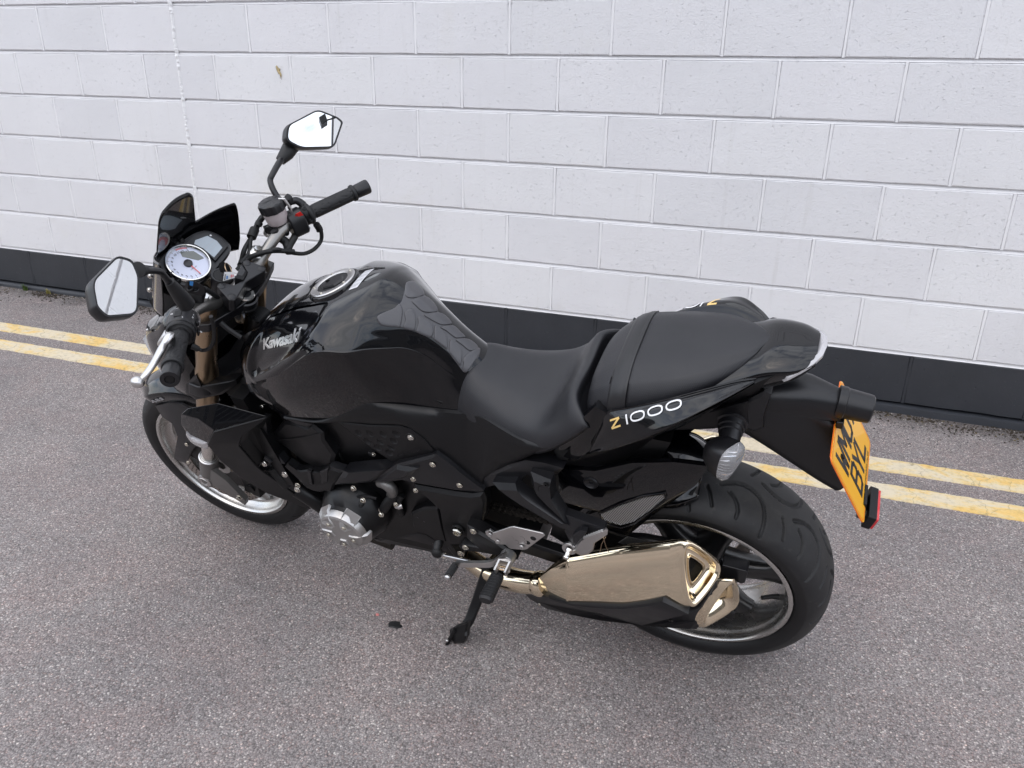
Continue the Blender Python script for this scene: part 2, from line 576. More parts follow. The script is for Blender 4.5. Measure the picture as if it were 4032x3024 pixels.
# ---- double yellow lines
def line_mat():
    t = NT("worn_yellow_line_paint")
    p = t.pos()
    mp = t.n("ShaderNodeMapping")
    mp.inputs["Scale"].default_value = (1.0, 2.6, 1.0)
    t.l(p, mp.inputs["Vector"])
    n1 = t.noise(mp.outputs["Vector"], 3.6, 8, 0.72, 0.5)
    c = t.ramp(n1, [(0.46, (0.66, 0.575, 0.42)), (0.53, (0.70, 0.56, 0.31)), (0.60, (0.74, 0.50, 0.17))])
    grime = t.ramp(t.noise(p, 60, 6, 0.7), [(0.30, (0.68, 0.66, 0.62)), (0.52, (1, 1, 1))])
    c = t.mixc(0.8, c, grime, 'MULTIPLY')
    vo = t.n("ShaderNodeTexVoronoi", feature='DISTANCE_TO_EDGE')
    vo.inputs["Scale"].default_value = 5.5
    dn = t.n("ShaderNodeTexNoise")
    dn.inputs["Scale"].default_value = 18
    t.l(p, dn.inputs["Vector"])
    dv = t.n("ShaderNodeVectorMath", operation='SCALE')
    dv.inputs["Scale"].default_value = 0.09
    t.l(dn.outputs["Color"], dv.inputs[0])
    ad = t.n("ShaderNodeVectorMath", operation='ADD')
    t.l(p, ad.inputs[0])
    t.l(dv.outputs["Vector"], ad.inputs[1])
    t.l(ad.outputs["Vector"], vo.inputs["Vector"])
    crack = t.ramp(vo.outputs["Distance"], [(0.0, (1, 1, 1)), (0.013, (0, 0, 0))])
    c = t.mixc(t.mixc(0.55, (0, 0, 0), crack), c, (0.19, 0.15, 0.09))
    worn = t.ramp(t.noise(p, 85, 5, 0.75), [(0.665, (0, 0, 0)), (0.70, (1, 1, 1))])
    c = t.mixc(worn, c, (0.16, 0.145, 0.135))
    t.l(c, t.b.inputs["Base Color"])
    t.set(Roughness=0.7)
    t.l(t.bump(t.noise(p, 140, 5), 0.6, 0.002), t.b.inputs["Normal"])
    return t.m
M_LINE = line_mat()
for nm, off in (("far", 0.0), ("near", -0.197)):
    m = MB()
    top, n = [], 1500
    for i in range(n + 1):
        x = -8.0 + 13.0 * i / n
        yc = -0.463 + 0.0133 * x + off
        ja = 0.0045 * noise.noise((x * 28, off * 9, 1)) + 0.0025 * noise.noise((x * 95, off, 2))
        jb = 0.0045 * noise.noise((x * 26, off * 9, 7)) + 0.003 * noise.noise((x * 105, off, 5))
        ya, yb = yc + ja, yc - 0.098 + jb
        top.append([(x, ya + 0.002, gz(x, ya) - 0.001), (x, ya, gz(x, ya) + 0.0035), (x, yb, gz(x, yb) + 0.0035), (x, yb - 0.002, gz(x, yb) - 0.001)])
    m.grid(top)
    o = m.build("road_marking", M_LINE, smooth=0)
    tag(o, "yellow no-parking line " + ("nearer the wall" if nm == "far" else "farther from the wall, nearer the motorcycle"), kind="structure")

# ---- block wall
def paint_white(name, rough_scale=1.0, col=(0.725, 0.725, 0.735)):
    t = NT(name)
    p = t.pos()
    oi = t.n("ShaderNodeObjectInfo")
    c = t.ramp(t.noise(p, 2.2, 5, 0.6), [(0.30, tuple(x * 0.955 for x in col)), (0.62, col)])
    yel = t.ramp(t.noise(p, 1.15, 6, 0.68, 0.4), [(0.58, (0, 0, 0)), (0.74, (0.45, 0.45, 0.45))])
    c = t.mixc(yel, c, (0.66, 0.645, 0.59))
    v = t.ramp(oi.outputs["Random"], [(0.0, (0.95, 0.95, 0.96)), (0.5, (0.99, 0.985, 0.995)), (1.0, (1.02, 1.02, 1.02))])
    c = t.mixc(1.0, c, v, 'MULTIPLY')
    # faint rain streaks
    mp = t.n("ShaderNodeMapping")
    mp.inputs["Scale"].default_value = (9.0, 9.0, 0.5)
    t.l(p, mp.inputs["Vector"])
    st = t.ramp(t.noise(mp.outputs["Vector"], 2.0, 5, 0.65), [(0.60, (1, 1, 1)), (0.80, (0.90, 0.895, 0.88))])
    c = t.mixc(1.0, c, st, 'MULTIPLY')
    # open pits in the block face
    mpz = t.n("ShaderNodeMapping")
    mpz.inputs["Scale"].default_value = (1.0, 1.0, 1.35)
    t.l(p, mpz.inputs["Vector"])
    nz = t.noise(mpz.outputs["Vector"], 62, 5, 0.62, 0.35)
    dens = t.noise(p, 3.0, 3, 0.5)
    nz = t.math('ADD', nz, t.math('MULTIPLY', t.math('SUBTRACT', dens, 0.5), 0.12))
    pit = t.ramp(nz, [(0.285, (0, 0, 0)), (0.385, (1, 1, 1))])
    c = t.mixc(1.0, c, t.ramp(nz, [(0.250, (0.82, 0.82, 0.84)), (0.330, (1, 1, 1))]), 'MULTIPLY')
    t.l(c, t.b.inputs["Base Color"])
    t.set(Roughness=0.6)
    b = t.bump(pit, 0.7 * rough_scale, 0.0028)
    b = t.bump(t.noise(p, 130, 5, 0.7), 0.9 * rough_scale, 0.0022, b)
    b = t.bump(t.noise(p, 24, 4, 0.6), 0.4 * rough_scale, 0.004, b)
    t.l(b, t.b.inputs["Normal"])
    return t.m
M_WHITEWALL = paint_white("white_painted_block")
M_MORTAR = paint_white("white_painted_mortar", 0.55, (0.785, 0.785, 0.79))
def paint_dark():
    t = NT("dark_grey_plinth_paint")
    p = t.pos()
    c = t.ramp(t.noise(p, 5, 6, 0.65), [(0.3, (0.022, 0.0245, 0.030)), (0.7, (0.029, 0.032, 0.039))])
    sp = t.ramp(t.noise(p, 48, 5, 0.7), [(0.70, (0, 0, 0)), (0.78, (0.5, 0.5, 0.5))])
    c = t.mixc(sp, c, (0.10, 0.10, 0.105))
    t.l(c, t.b.inputs["Base Color"])
    t.set(Roughness=0.52)
    nz = t.noise(p, 60, 5, 0.62, 0.35)
    b = t.bump(t.ramp(nz, [(0.31, (0, 0, 0)), (0.37, (1, 1, 1))]), 0.7, 0.003)
    b = t.bump(t.noise(p, 150, 5, 0.65), 0.5, 0.0016, b)
    t.l(b, t.b.inputs["Normal"])
    return t.m
M_PLINTH = paint_dark()

wall = thing("block_wall", "long white painted blockwork wall with dark grey bottom course behind the motorcycle", "wall", (0, 0, GC))
WOFF = V((0, 0, -GC))
def wpt(x, y, z):
    return V((x, y, z)) + WOFF

def block_mb(w, h, seed, x0=0.0, z0=0.0):
    """one block, front at y=0, lower left corner at x0,z0; ragged chamfered arris"""
    rnd = random.Random(seed)
    nx, nz_ = (6, 3) if w > 0.3 else (3, 3)
    ring = [(i / nx * w, 0) for i in range(nx)] + [(w, j / nz_ * h) for j in range(nz_)] + [(w - i / nx * w, h) for i in range(nx)] + [(0, h - j / nz_ * h) for j in range(nz_)]
    fr, md, bk = [], [], []
    for x, z in ring:
        dx = 1 if x < 1e-6 else (-1 if x > w - 1e-6 else 0)
        dz = 1 if z < 1e-6 else (-1 if z > h - 1e-6 else 0)
        k = 0.0028 + rnd.random() * 0.0030
        md.append(V((x0 + x + dx * rnd.random() * 0.0012, 0.004 if dz else 0.0014, z0 + z + dz * rnd.random() * 0.0012)))
        fr.append(V((x0 + x + dx * k * 1.2, 0.0 + rnd.uniform(-0.0006, 0.0006), z0 + z + dz * k)))
        bk.append(V((x0 + x, 0.05, z0 + z)))
    n = len(ring)
    m = MB()
    m.add(fr + md + bk, [tuple(range(n))] + [(i, i + n, (i + 1) % n + n, (i + 1) % n) for i in range(n)] + [(i + n, i + 2 * n, (i + 1) % n + 2 * n, (i + 1) % n + n) for i in range(n)])
    return m

JOINT_X = -2.925
variants = {}
def block_mesh(kind, mat):
    key = (kind, mat.name, random.randrange(7))
    if key not in variants:
        w = 0.44 if kind == 'full' else 0.215
        variants[key] = block_mb(w, 0.211, random.random()).mesh("block", mat, 0)
    return variants[key]
X0, X1 = -6.3, 2.925
far_m, far_p = MB(), MB()
mort, mort_d = MB(), MB()
for row in range(-1, 19):
    zb = row * 0.225 + 0.007
    off = 0.225 if row % 2 else 0.0
    k = -40
    while True:
        xa = off + 0.45 * k
        k += 1
        if xa > 12:
            break
        if xa < -14:
            continue
        pieces = [(xa + 0.005, 0.44)]
        if xa < JOINT_X - 0.01 < xa + 0.44 and abs(xa - JOINT_X) > 0.01:
            pieces = [(xa + 0.005, 0.215), (xa + 0.23, 0.215)]
        for px_, w in pieces:
            inside = X0 <= px_ and px_ + w <= X1 and row <= 7
            if inside:
                me = block_mesh('full' if w > 0.3 else 'half', M_PLINTH if row < 0 else M_WHITEWALL)
                o = bpy.data.objects.new("block", me)
                COL.objects.link(o)
                o.parent = wall
                o.location = wpt(px_, random.uniform(-0.0008, 0.0008), zb)
            else:
                b = block_mb(w, 0.211, row * 77 + k, px_, zb)
                for i in range(len(b.v)):
                    b.v[i] = b.v[i] + WOFF
                (far_p if row < 0 else far_m).add(b.v, b.f)
        # pointed head joint, a little behind the block faces
        md_ = mort_d if row < 0 else mort
        md_.box(wpt(xa, 0.0256, zb + 0.1055), (0.0098, 0.050, 0.212))
    # bed joint: tooled back
    md_ = mort_d if row < 0 else mort
    zj = row * 0.225
    prof = [(0.050, 0.0068), (0.0135, 0.0068), (0.0140, 0.0040), (0.0095, -0.0010), (0.0040, -0.0055), (0.0016, -0.0068), (0.050, -0.0068)]
    if row >= 0:
        secs = []
        for i in range(521):
            x = -14 + 26 * i / 520
            j = 0.0008 * noise.noise((x * 9, row, 0))
            secs.append([wpt(x, y_ + j, zj + z_) for y_, z_ in prof])
        md_.loft(secs)
o = far_m.build("block", M_WHITEWALL, wall, 0)
tag(o, kind="stuff")
o = far_p.build("block", M_PLINTH, wall, 0)
tag(o, kind="stuff")
mort.build("mortar", M_MORTAR, wall, 0)
mort_d.build("mortar", M_PLINTH, wall, 0)
MB().box(wpt(-1, 0.13, 1.885), (26, 0.16, 4.77)).build("backing", M_MORTAR, wall, 0)
MB().box(wpt(-1, 0.11, 4.292), (26.2, 0.24, 0.03)).build("coping", simple("grey_metal_coping", (0.10, 0.10, 0.11), 0.4, 0.3), wall, 0, bevel=0.006)
# dark mortar fillet where the plinth meets the tarmac
secs = []
for i in range(801):
    x = -14 + 26 * i / 800
    a = 0.0035 * noise.noise((x * 7, 3, 0)) + 0.002 * noise.noise((x * 31, 1, 0))
    zt = -0.228 + 0.002 * noise.noise((x * 11, 9, 0))
    zg = gz(x, -0.01) - 0.02
    secs.append([wpt(x, 0.03, zt + 0.004), wpt(x, 0.002, zt), wpt(x, -0.010 + a, zt - 0.006), wpt(x, -0.013 + a, min(zt - 0.010, zg + 0.03)), wpt(x, -0.016 + a, zg), wpt(x, 0.03, zg)])
MB().loft(secs).build("plinth_fillet", M_PLINTH, wall, 50)
# bead of sealant in the movement joint
secs = []
z = 0.20
i = 0
while z < 4.26:
    fade = min(1.0, max(0.25, (z - 0.25) / 0.18))
    wob = 0.0035 * noise.noise((z * 9, 0, 0)) + 0.003 * noise.noise((z * 40, 2, 0))
    wd = (0.0105 + 0.004 * noise.noise((z * 55, 5, 0)) + 0.0035 * noise.noise((z * 120, 0, 4))) * (0.55 + 0.45 * fade)
    hh = (0.0065 + 0.0045 * noise.noise((z * 150, 1, 1)) + 0.0035 * noise.noise((z * 60, 8, 0))) * fade
    cx = JOINT_X + wob
    secs.append([wpt(cx - wd, 0.006, z), wpt(cx - wd * 0.85, 0.001 - hh * 0.4, z + 0.001), wpt(cx - wd * 0.2, 0.001 - hh, z - 0.001), wpt(cx + wd * 0.5, 0.001 - hh * 0.85, z), wpt(cx + wd, 0.004, z)])
    z += 0.0036
    i += 1
MB().loft(secs, True, False).build("sealant_bead", M_MORTAR, wall, 60)

# ---- grit and moss along the foot of the wall
def scatter(name, mat, n, size, depth, seed, clump, flat=0.6):
    rnd = random.Random(seed)
    m = MB()
    k = 0
    while k < n:
        x = rnd.uniform(-6.0, 2.2)
        d = abs(rnd.gauss(0, depth)) + 0.014
        if noise.noise((x * clump, d * 9, seed)) < rnd.uniform(-0.35, 0.45):
            k += 0.35
            continue
        k += 1
        y = -d
        s = size * rnd.uniform(0.4, 1.3)
        c = V((x, y, gz(x, y) + s * flat * 0.3))
        a = rnd.random() * 6.28
        pts = []
        for q in range(5):
            b = a + q * 1.2566
            r = s * rnd.uniform(0.6, 1.0)
            pts.append(c + V((math.cos(b) * r, math.sin(b) * r, -s * flat * 0.5)))
        t1 = c + V((rnd.uniform(-.3, .3) * s, rnd.uniform(-.3, .3) * s, s * flat * rnd.uniform(0.5, 1.0)))
        m.add(pts + [t1], [(q, (q + 1) % 5, 5) for q in range(5)])
    o = m.build(name, mat, None, 0)
    return o
M_MOSS = simple("dark_moss", (0.030, 0.022, 0.014), 0.9, bump=0.5, bscale=300, var=0.4, local=False)
M_MOSS2 = simple("dry_moss", (0.10, 0.075, 0.035), 0.9, var=0.4, local=False)
M_GRIT = simple("pale_grit", (0.36, 0.33, 0.30), 0.8, var=0.4, local=False)
M_GRITD = simple("dark_grit", (0.085, 0.078, 0.076), 0.8, var=0.3, local=False)
tag(scatter("moss", M_MOSS, 5200, 0.008, 0.055, 3, 5.0), "dark moss clumps along the foot of the wall", kind="stuff")
tag(scatter("dry_moss", M_MOSS2, 900, 0.006, 0.04, 5, 4.0), "dry brownish moss along the foot of the wall", kind="stuff")
tag(scatter("pale_grit", M_GRIT, 1300, 0.0042, 0.075, 8, 3.0), "pale grit lying along the foot of the wall", kind="stuff")
tag(scatter("dark_grit", M_GRITD, 6000, 0.0052, 0.12, 11, 2.0, 0.5), "loose dark chippings near the wall", kind="stuff")

M_GRASS = simple("weed_green", (0.10, 0.16, 0.035), 0.6, var=0.4, local=False)
M_GRASSY = simple("weed_yellow", (0.30, 0.26, 0.08), 0.6, var=0.3, local=False)
def weed(pos, h, n, mat, label, seed, spread=1.0):
    rnd = random.Random(seed)
    root = thing("weed", label, "weed", pos, "weeds at the foot of the wall")
    m = MB()
    for k in range(n):
        a = rnd.random() * 6.28
        l = h * rnd.uniform(0.5, 1.0)
        out = l * rnd.uniform(0.2, 0.9) * spread
        b = V((rnd.uniform(-.012, .012) * spread, rnd.uniform(-.006, .006), 0))
        d = V((math.cos(a), math.sin(a) * 0.6 - 0.25, 0))
        s = V((-d.y, d.x, 0)).normalized() * rnd.uniform(0.0012, 0.0024)
        p1, p2 = b + d * out * 0.4 + V((0, 0, l * 0.7)), b + d * out + V((0, 0, l))
        m.add([b - s, b + s, p1 - s * 0.8, p1 + s * 0.8, p2], [(0, 1, 3, 2), (2, 3, 4)])
    o = m.build("leaves", mat, root, 0)
    return root
WD1, WD2, WD3, WD4 = (-4.3316, 0, -0.2446), (-4.1375, 0, -0.2672), (-1.167, 0, -0.2389), (-4.5832, 0, -0.2552)
weed((WD1[0], -0.03, gz(WD1[0], -0.03)), 0.045, 60, M_GRASS, "largest green grass tuft growing at the foot of the dark plinth, at the far left", 1)
weed((WD2[0], -0.03, gz(WD2[0], -0.03)), 0.032, 34, M_GRASSY, "small yellowish tuft at the plinth foot between grass tuft and left mirror", 2)
weed((WD3[0], -0.04, gz(WD3[0], -0.04)), 0.05, 30, M_GRASSY, "pale yellow weed at the plinth foot, just above the rider's seat front", 3, 1.6)
weed((WD4[0], -0.03, gz(WD4[0], -0.03)), 0.035, 26, M_GRASS, "green weed at the foot of the plinth at the very left edge", 4)

# ---- dry leaf stuck on the wall
lf = (-2.3156, 0, 1.0489)
root = thing("leaf", "small dry brown leaf stuck on the white wall left of the upper mirror", "leaf", (lf[0], -0.002, lf[2]))
m = MB()
pr = [(-0.010, 0.026), (-0.002, 0.014), (0.008, 0.012), (0.005, 0.0), (0.013, -0.012), (0.012, -0.030), (0.004, -0.016), (-0.004, -0.012), (-0.012, 0.004), (-0.015, 0.020)]
m.panel([(x, -0.001 - abs(x) * 0.2, z) for x, z in pr], (0, 0.0015, 0), 0.4, (0, -0.004, 0))
m.build("blade", simple("dry_leaf", (0.42, 0.33, 0.17), 0.7, var=0.6, bump=0.5, bscale=200), root, 0)
MB().tube([(0.004, -0.003, -0.014), (0.010, -0.006, -0.03), (0.013, -0.004, -0.038)], 0.0009, 6).build("stem", simple("leaf_stem", (0.16, 0.10, 0.05), 0.7), root)

# ---- small things lying on the tarmac
tp = (-0.7231, -1.9111, -0.3462)
root = thing("tar_spot", "small black tar spot on the tarmac left of the side stand", "stain", (tp[0], tp[1], gz(tp[0], tp[1])))
m = MB()
ring, mid = [], []
for k in range(22):
    a = k * 2 * math.pi / 22
    r = 0.017 * (1 + 0.45 * noise.noise((math.cos(a) * 1.6, math.sin(a) * 1.6, 4)))
    ring.append(V((r * 1.15 * math.cos(a), r * 0.95 * math.sin(a), GB * r * math.sin(a) + 0.0004)))
    mid.append(ring[-1] * 0.8 + V((0, 0, 0.0025)))
m.add(ring + mid, [(i, (i + 1) % 22, (i + 1) % 22 + 22, i + 22) for i in range(22)] + [tuple(range(22, 44))])
m.build("splat", simple("soft_tar", (0.009, 0.009, 0.0095), 0.55, bump=0.4, bscale=150), root)
tp = (-0.7867, -1.8922, -0.3452)
root = thing("petal", "tiny pink petal lying on the tarmac beside the black tar spot", "petal", (tp[0], tp[1], gz(tp[0], tp[1])))
m = MB().panel([(-0.006, 0.002, 0.001), (0.0, 0.005, 0.002), (0.006, 0.001, 0.001), (0.003, -0.005, 0.001), (-0.003, -0.004, 0.001)], (0, 0, -0.0008), 0.4, (0, 0, 0.0022))
m.build("blade", simple("pink_petal", (0.62, 0.22, 0.20), 0.6), root, 0)

# ---- building on the other side of the yard (seen in the glossy paint)
bldg = thing("building", "long grey rendered building with dark barred windows across the yard, reflected in the black paint", "building", (-2, -15, gz(-2, -15)))
M_REND = simple("grey_render", (0.20, 0.185, 0.17), 0.8, var=0.15, bump=0.3, bscale=40)
M_WIN = simple("dark_window_glass", (0.02, 0.024, 0.028), 0.08)
M_FRAME = simple("grey_window_frame", (0.30, 0.30, 0.30), 0.5)
MB().box((0, -3, 2.2), (46, 6, 4.4)).build("wall", M_REND, bldg, 0)
MB().prism([(-23.4, 0.35, 4.4), (-23.4, -3.0, 5.6), (-23.4, -6.4, 4.4)], (46.8, 0, 0)).build("roof", simple("slate_roof", (0.06, 0.06, 0.065), 0.7), bldg, 0)
for k in range(11):
    x = -20 + 4.0 * k
    w = MB()
    for q in (-0.8, 0.8):
        w.box((x + q, 0.03, 2.1), (0.08, 0.08, 1.76))
    for z_ in (1.26, 2.94):
        w.box((x, 0.031, z_), (1.68, 0.082, 0.08))
    fr = w.build("window", M_FRAME, bldg, 0)
    MB().box((x, 0.004, 2.1), (1.6, 0.03, 1.68)).build("pane", M_WIN, fr, 0)
    w = MB()
    for q in range(5):
        w.box((x - 0.53 + q * 0.265, 0.05, 2.1), (0.035, 0.03, 1.6))
    w.build("bars", M_FRAME, fr, 0)

# ================================================================ motorcycle
import numpy as np
bike = thing("motorcycle", "black naked sports motorcycle leaning on its side stand in front of the white block wall", "motorcycle")
bike.matrix_world = Matrix(((-0.999323, -0.034436, -0.012952, 0.050243), (0.036791, -0.935242, -0.352091, -1.638305), (0.000012, -0.352329, 0.935876, -0.326364), (0.000000, 0.000000, 0.000000, 1.000000)))
RC = V((0, 0, 0.311))
FC = V((1.445, 0, 0.300))

def bolt_mb(r=0.005, h=0.004):
    """round socket-head bolt along +Z"""
    m = MB()
    m.lathe([(0, r * 1.25), (h * 0.25, r * 1.3), (h * 0.3, r), (h * 0.85, r), (h, r * 0.8), (h, r * 0.48), (h * 0.3, r * 0.40), (h * 0.3, 0.0002)], (0, 0, 0), (0, 0, 1), 14)
    return m
BOLTS = {}
def bolt(p, nrm=(0, 1, 0), r=0.005, h=None, mat=None, parent=None, name="bolt"):
    r = r * 0.88
    mat = mat or M_BOLT
    key = (round(r, 4), mat.name)
    if key not in BOLTS:
        BOLTS[key] = bolt_mb(r, h or r * 0.9).mesh("bolt", mat, 35)
    o = bpy.data.objects.new(name, BOLTS[key])
    COL.objects.link(o)
    o.parent = parent or bike
    o.matrix_local = Matrix.Translation(V(p)) @ V(nrm).to_track_quat('Z', 'Y').to_matrix().to_4x4()
    return o

def tyre(parent, c, crown, edge, hw, bead_r, bead_l, grooves, period, nu, nv, depth):
    """tyre with moulded grooves: dense crown grid, grooves pressed in along curves given as (along, across) in metres"""
    t = np.linspace(-1, 1, nv) * (math.pi / 2)
    pr_l, pr_r = hw * np.sin(t), edge + (crown - edge) * np.cos(t)
    s = np.concatenate([[0], np.cumsum(np.hypot(np.diff(pr_l), np.diff(pr_r)))])
    s = s - s[-1] / 2
    th = np.linspace(0, 2 * np.pi, nu, endpoint=False)
    circ = 2 * np.pi * crown
    reps = round(circ / period)
    uu = (th / (2 * np.pi) * circ) % (circ / reps)
    per = circ / reps
    U, S = np.meshgrid(uu, s, indexing='ij')
    dmin = np.full(U.shape, 1.0)
    for pts, wd in grooves:
        for (a, b), (a2, b2) in zip(pts, pts[1:]):
            for sh in (-per, 0, per):
                for sg, so in ((1, 0.0), (-1, per * 0.5)):
                    ax, ay, bx, by = a + sh + so, b * sg, a2 + sh + so, b2 * sg
                    for s2 in ((0,) if so == 0 else (0, -per)):
                        dx, dy = bx - ax, by - ay
                        L = dx * dx + dy * dy + 1e-12
                        k = np.clip(((U - ax - s2) * dx + (S - ay) * dy) / L, 0, 1)
                        d = np.hypot(U - ax - s2 - k * dx, S - ay - k * dy) - wd / 2
                        dmin = np.minimum(dmin, d)
    g = np.clip(0.5 - dmin / 0.0016, 0, 1) * depth
    rad = pr_r[None, :] - g
    # sink slightly towards the middle of the tread only
    X = c.x + np.cos(th)[:, None] * rad
    Z = c.z + np.sin(th)[:, None] * rad
    Y = np.repeat(pr_l[None, :], nu, 0) - np.sign(pr_l)[None, :] * g * 0.3
    side = [(hw * 0.995, edge - 0.008), (hw * 0.975, edge - 0.018), (lerp(hw, bead_l, 0.55), lerp(edge, bead_r, 0.78)), (bead_l + 0.003, bead_r + 0.003), (bead_l - 0.002, bead_r + 0.0005)]
    nfull = nv + 2 * len(side)
    co = np.zeros((nu, nfull, 3))
    ns = len(side)
    for q, (l, r) in enumerate(side):
        for sg, col in ((1, nv + ns + q), (-1, ns - 1 - q)):
            co[:, col, 0] = c.x + np.cos(th) * r
            co[:, col, 1] = l * sg
            co[:, col, 2] = c.z + np.sin(th) * r
    co[:, ns:ns + nv, 0], co[:, ns:ns + nv, 1], co[:, ns:ns + nv, 2] = X, Y, Z
    idx = np.arange(nu * nfull).reshape(nu, nfull)
    a, b = idx[:, :-1], idx[:, 1:]
    a2, b2 = np.roll(a, -1, 0), np.roll(b, -1, 0)
    q = np.stack([a, a2, b2, b], -1).reshape(-1, 4)
    me = bpy.data.meshes.new("tyre")
    me.vertices.add(nu * nfull)
    me.vertices.foreach_set("co", co.reshape(-1))
    me.loops.add(q.size)
    me.loops.foreach_set("vertex_index", q.reshape(-1).astype(np.int32))
    me.polygons.add(len(q))
    me.polygons.foreach_set("loop_start", np.arange(0, q.size, 4, dtype=np.int32))
    me.polygons.foreach_set("use_smooth", np.ones(len(q), dtype=bool))
    me.update(calc_edges=True)
    me.validate()
    me.materials.append(M_TYRE)
    me.materials.append(M_SIDEWALL)
    mi = np.zeros((nu, nfull - 1), dtype=np.int32)
    mi[:, :ns] = 1
    mi[:, nfull - 1 - ns:] = 1
    gm = (g[:, :-1] > depth * 0.45) & (g[:, 1:] > depth * 0.45)
    mi[:, ns:ns + nv - 1][gm] = 1
    me.polygons.foreach_set("material_index", mi.reshape(-1))
    o = bpy.data.objects.new("tyre", me)
    COL.objects.link(o)
    o.parent = parent
    return o

def rim_mb(c, w, r):
    """closed barrel seen from both sides; w = half width to the lip"""
    pr = [(w - 0.004, r + 0.001), (w + 0.0015, r + 0.0005), (w + 0.003, r - 0.002), (w + 0.0024, r - 0.0095), (w - 0.001, r - 0.0118), (w - 0.007, r - 0.0140), (w - 0.016, r - 0.0155), (w - 0.019, r - 0.0185), (w - 0.030, r - 0.021), (w * 0.35, r - 0.029), (0, r - 0.031)]
    pr = pr + [(-a, b) for a, b in reversed(pr[:-1])]
    return MB().lathe(pr, c, (0, 1, 0), 128)

def spokes(parent, c, n, a0, hub_r, rim_r, w0, w1, t0, t1, mat, name="spoke"):
    base = None
    for k in range(n):
        secs = []
        for q in range(9):
            f = q / 8
            rr = lerp(hub_r, rim_r, f)
            ww = lerp(w0, w1, f) * (1 - 0.30 * math.sin(math.pi * f)) / 2 + (0.010 * max(0, (f - 0.75) * 4) ** 2)
            tt = lerp(t0, t1, f) / 2
            secs.append([V((rr, tt * math.sin(p_) ** 1 if False else tt * math.copysign(abs(math.sin(p_)) ** 0.75, math.sin(p_)), ww * math.copysign(abs(math.cos(p_)) ** 0.75, math.cos(p_)))) for p_ in [2 * math.pi * j / 14 for j in range(14)]])
        if base is None:
            base = MB().loft(secs, False).mesh("spoke", mat, 60)
        o = bpy.data.objects.new(name, base)
        COL.objects.link(o)
        o.parent = parent
        o.matrix_local = Matrix.Translation(c) @ Matrix.Rotation(-R(a0 + k * 360 / n), 4, 'Y')

def disc_mb(c, y, ro, ri, th, waves, amp, n=180):
    m = MB()
    rings = []
    for yy, kind in ((y + th / 2, 'i'), (y + th / 2, 'o'), (y - th / 2, 'o'), (y - th / 2, 'i')):
        ring = []
        for k in range(n):
            a = 2 * math.pi * k / n
            rr = ri if kind == 'i' else ro - amp * (0.5 + 0.5 * math.cos(a * waves)) ** 2.2
            ring.append(V((c.x + rr * math.cos(a), yy, c.z + rr * math.sin(a))))
        rings.append(ring)
    m.grid(rings + [rings[0]], False, True)
    return m

def disc_hole_shade(c, y, radii, count, r, sgn, a_off=0.0):
    m = MB()
    for q, rr in enumerate(radii):
        for k in range(count):
            a = 2 * math.pi * (k + 0.33 * q) / count + a_off
            o = V((c.x + rr * math.cos(a), y, c.z + rr * math.sin(a)))
            m.add([o + V((r * math.cos(b), 0, r * math.sin(b))) for b in [2 * math.pi * j / 8 for j in range(8)]], [tuple(range(8)) if sgn < 0 else tuple(reversed(range(8)))])
    return m

# ---- rear wheel
gr = [([(0.000, 0.022), (0.012, 0.015), (0.028, 0.008), (0.048, 0.0045), (0.066, 0.008), (0.085, 0.017), (0.099, 0.032), (0.108, 0.050), (0.114, 0.070), (0.120, 0.098)], 0.0085),
      ([(0.020, 0.034), (0.034, 0.043), (0.044, 0.055), (0.050, 0.068), (0.051, 0.084)], 0.0072),
      ([(-0.029, 0.034), (-0.018, 0.052), (-0.008, 0.076)], 0.0062)]
rw = MB().lathe([(-0.075, 0.030), (-0.075, 0.052), (-0.03, 0.060), (0.03, 0.060), (0.070, 0.080), (0.082, 0.080), (0.082, 0.03)], RC, (0, 1, 0), 48).build("wheel", M_DARK, bike, 40)
tyre(rw, RC, 0.311, 0.262, 0.095, 0.2325, 0.081, gr, 0.178, 980, 116, 0.0060)
rim_mb(RC, 0.083, 0.2315).build("rim", M_RIM, rw, 50)
M_SPOKE = simple("black_wheel_spoke", (0.010, 0.010, 0.011), 0.28, coat=0.5)
spokes(rw, RC, 6, 55, 0.045, 0.2035, 0.094, 0.062, 0.075, 0.040, M_SPOKE)
a = R(-168)
vd = V((math.cos(a), 0, math.sin(a)))
MB().tube([RC + vd * 0.205 + V((0, 0.03, 0)), RC + vd * 0.188 + V((0, 0.036, 0)), RC + vd * 0.165 + V((0, 0.05, 0))], [0.008, 0.006, 0.0052], 12).build("valve_stem", M_RUBBER, rw)
dr = disc_mb(RC, -0.085, 0.125, 0.09, 0.005, 20, 0.005).build("brake_disc", M_DISC, rw, 40)
# sprocket
sp = []
for k in range(42 * 4):
    aa = 2 * math.pi * k / 168
    rr = 0.1085 if k % 4 in (1, 2) else 0.100
    sp.append((rr * math.cos(aa), rr * math.sin(aa)))
MB().prism([(RC.x + x_, 0.078, RC.z + z_) for x_, z_ in sp], (0, 0.006, 0)).build("sprocket", M_CHAIN, rw, 0)
